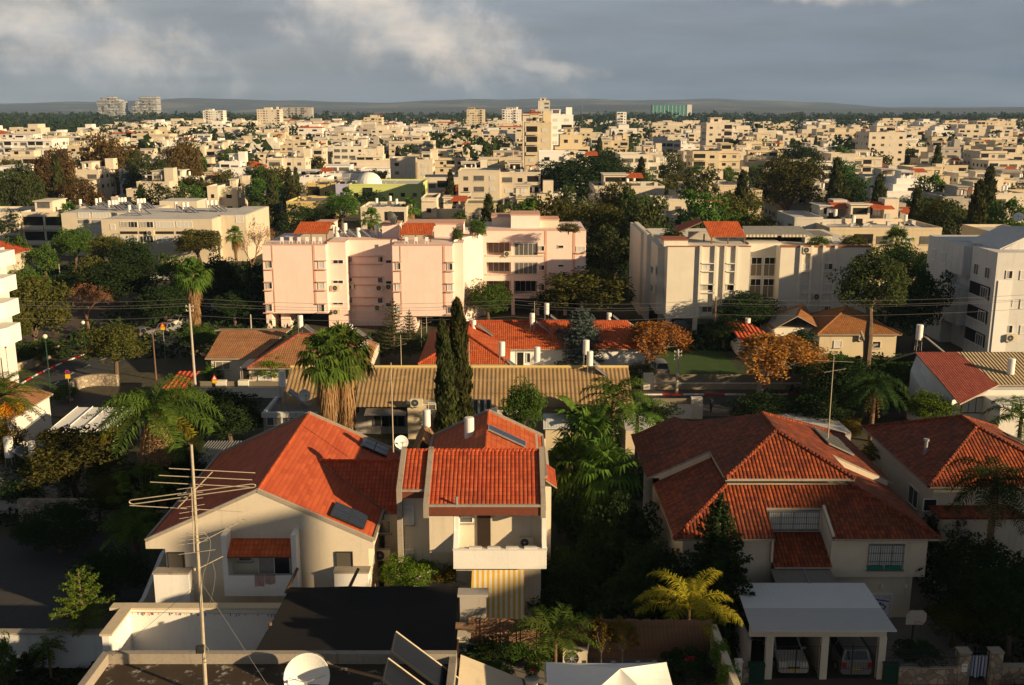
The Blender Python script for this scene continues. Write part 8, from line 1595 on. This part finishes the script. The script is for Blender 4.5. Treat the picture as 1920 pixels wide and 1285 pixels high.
# ---------------------------------------------------------------- trees one by one
GT = 'trees along the streets and gardens'
for row in """olive 62 588 140 150 4.2|broad dark olive tree right of the curved balconies
bare 162 575 100 100 3.6|leafless reddish tree beside the paved court
green 84 488 62 66 4|light green round tree at the shady street, far left
green 30 478 60 80 5|green tree above the white truck at far left
green 140 458 74 70 5|green tree below the small palm of the beige block
dark 218 530 128 90 4|dark spreading tree above the parked silver saloon
olive 205 475 74 74 5|olive tree in front of the left half of the beige block
dark 250 485 76 84 5|dark bluish tree in front of the beige block windows
olive 372 458 90 60 5|wide olive tree hiding the right half of the beige block
green 320 505 60 66 4|small green tree left of the shaggy tall palm
dark 408 530 90 110 4.5|dark tree right of the shaggy tall palm
bare 470 475 80 110 5|leafless brown tree left of the pink block
dark 440 575 80 60 3|dark round tree in front of the white pickup
olive 214 652 108 96 3.8|sunlit olive tree on the corner above the rubble wall
green 372 632 66 52 2.6|round green tree beside the concrete pole
olive 168 505 60 60 4|small olive tree behind the silver saloon
dark 120 540 90 60 3|dark tree at the edge of the paved court
pine 40 375 90 130 8|tall green conifer at the far left of the pine wood
brown 105 345 110 120 8|brownish pine, second from the left in the pine wood
brown 205 330 130 140 9|largest brown-green pine of the pine wood
pine 262 345 80 110 8|slim dark pine right of the largest one
brown 345 325 90 120 8|brown pine at the right end of the pine wood
pine 300 350 70 100 8|green pine between the brown pines
brown 150 380 90 80 6|low brown pine in front of the pine wood
olive 360 360 70 60 6|olive tree at the foot of the right brown pine
dark 20 420 60 60 5|dark tree below the far left conifer
green 500 365 76 70 6|big green tree right of the cream house block
olive 480 405 60 56 5|olive tree above the pink block's left roof
dark 545 420 56 50 5|dark tree below the ochre school building
dark 600 408 70 36 5|dark low tree in front of the ochre school
green 640 388 70 56 6|green tree in front of the lilac wall
dark 690 372 60 34 6|dark shrub tree below the lime green wall
olive 440 440 70 80 5|olive tree right of the beige block
dark 1085 335 170 90 11|great dark round tree filling the middle distance
dark 1140 322 80 60 10|dark tree joined to the right of the great round tree
olive 1116 440 120 130 8|tall olive tree rising behind the pink block's right end
olive 1106 548 172 90 4.6|wide sunlit olive tree between the pink and white blocks
dark 1150 480 100 110 5|dark tree in the gap between the pink and white blocks
dark 1045 565 80 50 3|dark tree at the foot of the pink wing
green 915 562 84 74 3.8|bushy green tree in front of the pink corner
orange 1212 655 130 100 3.5|orange autumn tree behind the long house, left of the other
orange 1428 692 180 125 3.6|large orange autumn tree above the street wall
dark 1402 585 110 76 4|dark tree against the white block
dark 1358 620 70 50 2.6|dark tree beside the wooden pole
pine 1636 535 138 124 10.5|round green pine in front of the white block's right end
dark 1720 570 110 150 6|dark tree in the shadow left of the stained white block
dark 1700 500 90 80 7|dark tree behind the round green pine
olive 1480 355 120 130 9|big olive tree standing over the right middle distance
dark 1500 300 80 60 10|dark tree behind the big olive tree at right
green 1735 395 90 56 7|green tree left of the grey block at right
olive 1800 412 70 44 7|olive tree above the stained white block
dark 1860 395 46 36 8|dark round tree by the cream block at the right edge
olive 140 872 190 150 3.3|big olive bush tree in front of the white pergola
yellow 12 860 90 140 3|yellowing tree at the left edge below the date palm
dark 430 780 130 90 3|dark round tree left of the weathered annexe
bright 512 690 78 46 2.6|glossy green tree in front of the brown roof bungalow
dark 400 745 60 40 2.4|dark shrub tree beside the cream street wall
green 982 765 76 110 4|leafy green tree right of the middle house roof
dark 1435 765 120 56 2.6|dark clipped tree behind the right hip roof
dark 1600 720 170 90 3.2|dark tree mass below the ochre bungalow
green 1560 690 130 50 3|green shrub tree under the bare trunk
dark 1545 765 120 70 3|dark shrub mass beside the blotchy white roof
bright 1740 765 90 60 3|bright leafy tree left of the white gable house
dark 1500 640 60 50 3|small dark tree left of the ochre bungalow
dark 1215 780 120 46 2|dark hedge tree behind the right hip roof house
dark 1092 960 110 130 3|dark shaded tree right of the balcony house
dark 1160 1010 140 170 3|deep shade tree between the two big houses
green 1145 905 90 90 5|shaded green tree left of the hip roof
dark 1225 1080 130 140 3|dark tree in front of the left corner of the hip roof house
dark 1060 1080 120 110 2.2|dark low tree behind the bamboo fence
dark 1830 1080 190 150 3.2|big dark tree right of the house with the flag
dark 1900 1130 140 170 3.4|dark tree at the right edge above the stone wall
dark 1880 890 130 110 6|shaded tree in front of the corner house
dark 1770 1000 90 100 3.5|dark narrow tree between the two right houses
olive 1790 1165 110 60 1.6|olive shrub tree behind the garden gate
dark 205 1075 130 90 2|dark rounded shrub tree at the corner of the car park
dark 330 870 100 90 3|dark tree between the queen palm and the big red roof
dark 110 985 150 80 2|dark hedge tree in front of the rubble wall
green 255 985 100 80 2.5|shaded tree behind the left corner of the gabled house
bright 762 1075 104 70 3.6|sunlit bright green tree left of the white balcony
yellow 850 1075 80 50 3.2|golden grassy shrub at the corner of the shade netting
papaya 268 905 120 90 3.4|papaya tree with star-shaped leaves below the queen palm
plumeria 1668 850 100 90 5|sparse sunlit tree in front of the dark corner house roof
conifer 1345 1060 190 290 4.6|tall dark conifer in front of the hip roof house
tiered 152 1125 118 125 3.7|small sunlit tiered conifer by the boundary wall
araucaria 738 612 70 110 5|taller of the two araucarias before the pink block
araucaria 768 625 62 90 4|shorter araucaria, to the right of the taller one
araucaria 715 640 60 60 2.5|small dark conifer left of the two araucarias
spruce 1090 632 112 118 4.2|blue spruce rising through the red tiled roof line
spruce 1048 650 70 70 2.6|smaller blue spruce left of the big one
bush_dark 245 1185 42 58 2.2|small dark clipped cone bush inside the white court
bush_green 20 660 70 50 1.8|hedge beside the curving street, left part
bush_green 75 655 80 46 1.8|hedge beside the curving street, right part
bush_dark 915 1228 110 60 6.7|dense dark shrub in front of the bamboo fence, left
bush_blue 876 1222 48 52 6.7|silvery shrub by the terrace pier
bush_yellow 852 1262 34 44 6.6|small golden shrub left of the white trough
bush_green 970 1220 60 44 6.5|green shrub left of the terrace palm
bush_green 1010 1235 54 36 6.4|low green shrub under the terrace palm
bush_bright 1350 1225 44 60 7.3|sunlit creeper on the terrace wall, upper part
bush_bright 1366 1268 52 60 7.2|sunlit creeper on the terrace wall, lower part
bush_dark 1290 1250 120 70 6.5|dark flower bed shrubs right of the gazebo
bush_green 997 1256 34 18 7.0|geranium plant in the round white pot
bush_green 925 1258 90 18 6.85|flowering plants in the white trough
bush_green 400 700 50 40 1.2|green shrub below the concrete pole
bush_green 1700 700 130 60 2|shaded shrubs left of the white gable house
bush_dark 1722 1222 100 34 1.4|dark shrubs behind the garden railings
bush_dark 60 1240 60 50 1.2|dark shrub beside the wall air conditioner
bush_green 8 1240 50 110 1.8|tall leafy shrub at the bottom left corner
bush_dark 1180 1130 180 90 1.6|dark ground shrubs behind the bamboo fence, right part
bush_dark 1035 1130 110 60 1.6|dark ground shrubs behind the bamboo fence, left part
bush_green 120 735 60 30 1|low shrub at the rubble wall corner
dark 250 770 110 50 2|dark hedge tree between the queen palm and the street corner
dark 170 800 60 50 2|dark shrub behind the white pergola
dark 350 800 90 70 2.5|dark tree right of the queen palm crown
green 45 540 80 90 4|green tree near the curved balconies, upper one
olive 20 610 70 100 4|olive tree touching the curved balconies
dark 310 570 100 70 3|dark shade tree left of the shaggy palm's trunk
dark 470 540 50 100 4|dark tree against the left end of the pink block
dark 560 398 60 36 7|dark tree crown above the left pink canopy
dark 60 905 130 90 2|dark hedge below the yellowing tree at far left
olive 215 930 90 90 2.5|shaded shrub tree under the queen palm
bush_green 1262 438 50 26 12.6|potted greenery at the left end of the white block roof
bush_green 1536 452 50 20 12.6|potted shrubs along the white block roof edge, right
bush_olive 1600 452 60 24 12.4|olive shrubs at the right end of the white block roof
bush_green 858 440 24 34 13|potted palm-like plant at the right corner of the pink tower
bush_olive 1066 428 50 22 13.6|shrubs at the right end of the pink penthouse terrace
bush_green 895 428 40 36 13.5|leafy plants between the pink towers and the penthouse
bush_olive 1200 700 60 50 1.4|olive shrub beneath the left orange tree
bush_yellow 1590 800 60 36 2|sunlit yellow shrub behind the hip roof ridge""".split('\n'):
    s_, lb = row.split('|'); f = s_.split(); tree(f[0], *map(float, f[1:]), lb, GT if not f[0].startswith('bush') else 'bushes')
HEART = {'fan_palm_tall': 8.5, 'fan_palm_skirt': 5.6, 'queen_palm': 6, 'date_palm': 4.2, 'areca_palm': 2.4, 'king_palm': 4.6, 'fan_palm_small': 4.2, 'queen_palm_dark': 6, 'small_palm': 4, 'pot_palm': 1}
def palm(kind, px, py, Y, s, label, rz=None, z0=0):      # crown heart seen at (px, py), standing Y metres ahead
    z = ZA(py, Y); zs = (z-z0)/HEART[kind]; o = plant(kind, (XA(px, Y, z), Y, z0), s, label, 'palm', 'palms', rz)
    if zs > 0:                                   # crown keeps its proportions, the trunk is stretched to reach it
        for k in o.children:
            if k.name.startswith('trunk') or (k.name.startswith('dead') and 'fan' in kind): k.scale.z = zs/s
            else: k.location.z = (z-z0)/s-HEART[kind]
    return o
palm('fan_palm_tall', 360, 515, 125, 1.2, 'tall shaggy fan palm with long brown skirt before the beige block'); palm('fan_palm_skirt', 610, 668, 83.5, 1.25, 'left one of the twin shaggy fan palms behind the gabled roof', 0); palm('fan_palm_skirt', 645, 662, 85, 1.35, 'right one of the twin shaggy fan palms behind the gabled roof', 2)
palm('queen_palm', 290, 772, 72, 1.45, 'big queen palm with dead brown fronds left of the gabled house', 1.2); palm('date_palm', -2, 745, 78, 1.25, 'date palm with orange fruit bunches at the left edge'); palm('areca_palm', 1292, 1142, 43.4, 1.0, 'golden green feathery palm beyond the bamboo fence', 2.2)
palm('pot_palm', 1042, 1196, 40, 1.2, 'green palm growing on the roof terrace before the bamboo', 1, 6.0); palm('small_palm', 90, 1215, 49.5, .5, 'small dark palm by the low boundary wall')
palm('king_palm', 1150, 745, 78, 1.3, 'slender palm with arching fronds right of the long house'); palm('king_palm', 1195, 782, 78, 1.1, 'drooping palm left of the hip roof', 2); palm('fan_palm_small', 1105, 832, 71, 1.75, 'fan palm in the cluster right of the rear roof'); palm('fan_palm_small', 1068, 872, 68, 1.5, 'lower fan palm in the cluster right of the rear roof', 1); palm('fan_palm_small', 1135, 880, 66, 1.5, 'dark fan palm left of the hip roof, nearest of its cluster', 2)
palm('queen_palm_dark', 1868, 905, 57, 1.05, 'dark feathery palm in front of the corner house'); palm('queen_palm_dark', 1640, 725, 90, 1.1, 'dark weeping palm behind the hip roof ridge'); palm('king_palm', 1915, 785, 80, 1.2, 'dark palm fronds at the right edge by the white gable house', 3); palm('small_palm', 250, 1000, 62, 1.1, 'dark palm at the car park corner')
for k, (px, py, z, s) in enumerate(((128, 400, 8, 1.7), (696, 408, 8, 1.5), (770, 388, 8, 1.5), (1682, 455, 8.5, 1.9), (990, 383, 9, 1.0), (862, 410, 9, 1.1), (1082, 405, 11, .8), (440, 440, 6, 1.2), (650, 365, 8, 1.4), (466, 330, 7, 1.2), (200+430, 352, 7, 1.2), (865, 320, 9, 1.3))): p = G(px, py, z); plant('fan_palm_small', (p.x, p.y, max(0, z-4.2*s)), s, ['fan palm at the left corner of the beige block', 'fan palm just left of the dark mesh dish', 'fan palm in front of the cream block right of the dish', 'shaggy fan palm left of the stained white block', 'small palm on the roofs above the pink penthouse', 'leafy palm behind the pink roof terrace', 'little palm at the right end of the pink penthouse', 'fan palm between the beige and pink blocks', 'fan palm before the lime green wall', 'fan palm near the orange roofed town houses', 'fan palm left of the lime green wall', 'tall fan palm beyond the lime school'][k], 'palm', 'palms')
for px, py, z0, kd in ((1128, 792, 2.5, 'banana'), (1090, 790, 2.0, 'banana'), (450, 1108, .5, 'banana')): p = G(px, py, z0); plant(kd, (p.x, p.y, 0 if px > 500 else 1.6), 1.5 if px > 500 else .8, {1128: 'banana plant with broad leaves right of the rear roof', 1090: 'banana plant left of its taller neighbour by the long house', 450: 'small banana leaves rising behind the court wall'}[px], 'plant')
for kd, px, py, hpx, Y, lb in (('cypress_near', 860, 808, 238, 82, 'taller of the two cypresses behind the middle house'), ('cypress_lean', 842, 808, 200, 81, 'leaning cypress pressed against the taller one')):
    x = XA(px, Y, 3); h = ZA(py-hpx, Y); plant(kd, (x, Y, 0), (1.0, 1.0, h/9), lb, 'tree', 'pair of cypresses', 0)
for kd, px, py, lb in (('orange', 0, 0, ''),): pass
# bare pollarded trunk
t = Th('bare_tree', G(1625, 690), 'pale bare forked trunk in front of the ochre bungalow', 'tree'); l = t.l; m_ = MB(); q = lambda px, py: V(px, py, l.y); m_.path([q(1625, 692), q(1624, 640), q(1629, 615), q(1632, 590), q(1636, 574)], [.42, .34, .26, .2, .1], 9); m_.path([q(1624, 645), q(1618, 632), q(1613, 620)], [.3, .2, .12], 7); m_.path([q(1627, 658), q(1636, 648), q(1646, 646)], [.28, .2, .12], 7); t.part('trunk', m_, 'pale_bark')
# lemon tree, flowers on the terrace
for px, py, lb in ((1128, 1195, 'thin lemon tree on the terrace, left stem'), (1168, 1192, 'thin lemon tree on the terrace, right stem')): p = V(px, py, 40.4); plant('plumeria', (p.x, 40.4, 6.0), (.75, .6, 1.5), lb, 'tree', 'lemon trees on the terrace')
for k, (px, py, Y) in enumerate(((997, 1256, 38.2), (1003, 1258, 38.15), (916, 1262, 38.0), (1190, 1199, 40.9), (1288, 1234, 38.5), (1298, 1234, 38.6))):
    m_ = MB(); p = V(px, py, Y); rr = random.Random(k)
    for j in range(7): c = p+Vector((rr.uniform(-.09, .09), rr.uniform(-.09, .03), rr.uniform(-.07, .07))); m_.lathe([(0, -.03), (.04, 0), (0, .03)], tuple(c), 5)
    solo('flower_cluster', m_, 'flower_red', ['red geranium bloom, left one over the round pot', 'red geranium bloom, right one over the round pot', 'red bloom hanging over the white trough', 'red bloom right of the lemon trees', 'red bloom right of the gazebo, left one', 'red bloom right of the gazebo, right one'][k], 'flower')
# town trees
r = random.Random(21); tt = []; KI = ['dark', 'olive', 'olive', 'pine', 'green', 'green']; n = 0; tries = 0
def clear(x, y, m=0): return not any(f[0]-m < x < f[1]+m and f[2]-m < y < f[3]+m for f in FOOT[8:])
while n < 262 and tries < 30000:
    tries += 1; y = 165+ (r.random()**1.25)*560; x = r.uniform(-.53, .53)*(y+15)
    if not clear(x, y, -1.5) or (-112 < x < -30 and y < 246) or (18 < x < 64 and y < 178) or hides(x-3, x+3, y, 7) or (FOOT[0][0] < x < FOOT[0][1] and y < 168): continue
    tt.append((x, y)); n += 1
av_trees = [(XA(1180, 300, 0)+dx+r.uniform(-2, 2), yy) for yy in range(176, 560, 13) for dx in (-10, 11)]
POSW = lambda px: 'left edge' if px < 240 else 'left third' if px < 640 else 'middle' if px < 1180 else 'right third' if px < 1640 else 'right edge'
seen = {}
for i, (x, y) in enumerate(tt+av_trees):
    kd = 'cypress' if r.random() < .08 else r.choice(KI); R_ = r.uniform(3.0, 6.2); px, py = PX(x, y, 4)
    if not (-20 < px < 1940): continue
    sz = 'small' if R_ < 3.6 else 'mid-sized' if R_ < 4.5 else 'large'; key = (sz, kd, POSW(px), 'near' if y < 300 else 'mid' if y < 450 else 'far'); seen.setdefault(key, []).append((px, x, y, R_))
for (sz, kd, ps, zn), L in seen.items():
    L.sort(); wn = {'near': 'front', 'mid': 'middle', 'far': 'back'}[zn]
    for i, (px, x, y, R_) in enumerate(L):
        lb = sz+' '+{'dark': 'dark round tree', 'olive': 'olive coloured tree', 'pine': 'pine', 'green': 'green tree', 'cypress': 'slim cypress'}[kd]+' in the '+wn+' of town, '+ps+('' if len(L) == 1 else ', '+ORD[min(i, 11)]+' such')
        if kd == 'cypress': plant('cypress_mid', (x, y, 0), (R_*.35, R_*.35, R_*.36), lb, 'tree', 'town trees')
        else: plant(kd+('_mid' if y < 420 else '_far'), (x, y, 0), (R_, R_, R_*r.uniform(.9, 1.35)), lb, 'tree', 'town trees')
rng = np.random.default_rng(5); N = 7600; yy = 480+rng.random(N)**.85*2900; xx = rng.uniform(-.54, .54, N)*yy; pxs = 960+F*xx/(yy*CT+26*ST)
ok = np.array([clear(a, b, -1) for a, b in zip(xx, yy)]); cl = np.sin(xx*.021+3)*np.sin(yy*.013)+.5*np.sin(xx*.05+yy*.031); keep = ok & ((cl > -.05) | ((pxs < 190) & (yy > 850)) | ((pxs > 1080) & (pxs < 1210)) | ((yy > 1500) & (cl > -.5)))
xx, yy = xx[keep], yy[keep]; Rr = rng.uniform(3, 6.5, len(xx))*(1+(yy > 1500)*.4); idx = np.repeat(np.arange(len(xx)), 46); o = unit(rng.normal(size=(len(idx), 3))); hgt = rng.uniform(1.1, 1.9, len(xx))
c = np.stack([xx[idx], yy[idx], Rr[idx]*hgt[idx]*.95], 1)+o*(Rr[idx]*rng.uniform(.5, 1, len(idx))**.4)[:, None]*np.stack([np.ones(len(idx)), np.ones(len(idx)), hgt[idx]*.8], 1); c[:, 2] = np.maximum(c[:, 2], .2)
q = cards(np.zeros_like(c), o, 1.0, .7, rng)*(Rr[idx]*.62)[:, None, None]+c[:, None, :]
me = qmesh('distant_trees', q, 'leaf_dark'); ob = bpy.data.objects.new('distant_trees', me); COL.objects.link(ob); tag(ob, 'dark tree tops scattered through the far town', 'trees', None, 'stuff')
# low ground cover in the dark gardens between the houses
rng = np.random.default_rng(8); GC = []
for (x0, x1, y0, y1, n, hh) in ((1.5, 9.2, 42.5, 66, 5200, .9), (-46, -22, 69.8, 84, 4200, .8), (-30, -6, 72, 86, 2600, .6), (2.5, 26, 75, 84, 3200, .7), (26, 50, 50, 60, 3200, .9), (-34, -21.5, 44, 50.4, 1800, .5), (30, 60, 100, 122, 2600, 1.1), (20.3, 27, 49.3, 50.4, 500, .5), (-60, -30, 122, 196, 5200, 1.8), (-20, 30, 126, 136, 1800, .8), (-90, -40, 180, 199, 2400, 1.6), (-30, 60, 168, 230, 6500, 1.6), (40, 90, 140, 180, 3000, 1.5)):
    n = int(n*1.6); c = np.stack([rng.uniform(x0, x1, n), rng.uniform(y0, y1, n), rng.uniform(0, 1, n)**2*hh], 1); c[:, 2] *= .6+.6*np.sin(c[:, 0]*1.3)*np.sin(c[:, 1]*.9); c[:, 2] = np.maximum(c[:, 2], .03); GC.append(cards(c, np.tile([0, 0, 1.], (n, 1)), .34 if y0 < 90 else .75, .6, rng))
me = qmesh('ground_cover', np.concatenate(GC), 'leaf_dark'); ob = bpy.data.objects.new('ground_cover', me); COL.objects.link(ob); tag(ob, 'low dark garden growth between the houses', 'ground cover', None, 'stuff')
# ---------------------------------------------------------------- unseen blocks added beside the camera, outside the frame, to cast shade on the houses
su = Vector((math.sin(R(SUN_AZ)), -math.cos(R(SUN_AZ)), 0)); sv = Vector((-su.y, su.x, 0))
def neighbour(xa, xb, yl, h, depth, label):
    """added shade caster across the sun lines that cross y = yl between xa and xb"""
    a, b = Vector((xa, yl, 0)), Vector((xb, yl, 0)); wv = (b-a).dot(sv); b2 = a+sv*wv; t = Th('tower_block' if abs(wv) < 12 else 'apartment_block', tuple((a+b2)/2), label, 'apartment block', 'unseen blocks added to cast shade'); m_ = MB(); p = [a, b2, b2+su*depth, a+su*depth]; m_.prism([tuple(q) for q in p], (0, 0, h))
    t.part('wall', m_, 'cream_plaster'); m_ = MB(); c = sum(p, Vector())/4
    m_.prism([tuple(c+(q-c)*1.02+Vector((0, 0, h))) for q in p], (0, 0, .5)); t.part('parapet', m_, 'concrete')
    for k in range(int(h/3.2)):
        for j in range(max(1, int(abs(wv)/4))):
            f = (j+.5)/max(1, int(abs(wv)/4)); q = a.lerp(b2, f)-su*.004; win(t, (q.x, q.y, 1+k*3.2), 1.5, 1.4, math.atan2(su.x, -su.y), 'glass')
neighbour(47.6, 55.6, 15, 26.6, 14, 'slim cream block added outside the view at right to cast shade'); t = Th('apartment_block', (125, 9, 0), 'wide cream block added beyond the slim one, unseen, to cast shade', 'apartment block', 'unseen blocks added to cast shade'); m_ = MB(); m_.box(97, 150, 3, 15, 0, 31); m_.box(77, 97, 3.2, 14.8, 0, 27.5); t.part('wall', m_, 'cream_plaster'); m_ = MB(); m_.box(96.8, 150.2, 2.8, 15.2, 31, 31.4); t.part('parapet', m_, 'concrete')
for k in range(9):
    for j_ in range(9): win(t, (100+j_*5.6, 15.003, 1+k*3.3), 1.5, 1.4, math.pi, 'glass')
# ---------------------------------------------------------------- haze
m = bpy.data.materials.new('haze'); m.use_nodes = True; t = NT(m.node_tree); t.n.clear(); o_ = t.new('ShaderNodeOutputMaterial'); v = t.new('ShaderNodeVolumePrincipled'); v.inputs['Color'].default_value = (.42, .64, 1, 1); v.inputs['Density'].default_value = 6.5e-5; v.inputs['Anisotropy'].default_value = 0; t.l.new(v.outputs[0], o_.inputs['Volume']); MATS['haze'] = m
hb = MB().box(-15500, 15500, -2600, 9900, -1.5, 240); tag(hb.build('haze', m), 'thin bluish air over the whole town', 'haze', None, 'stuff')
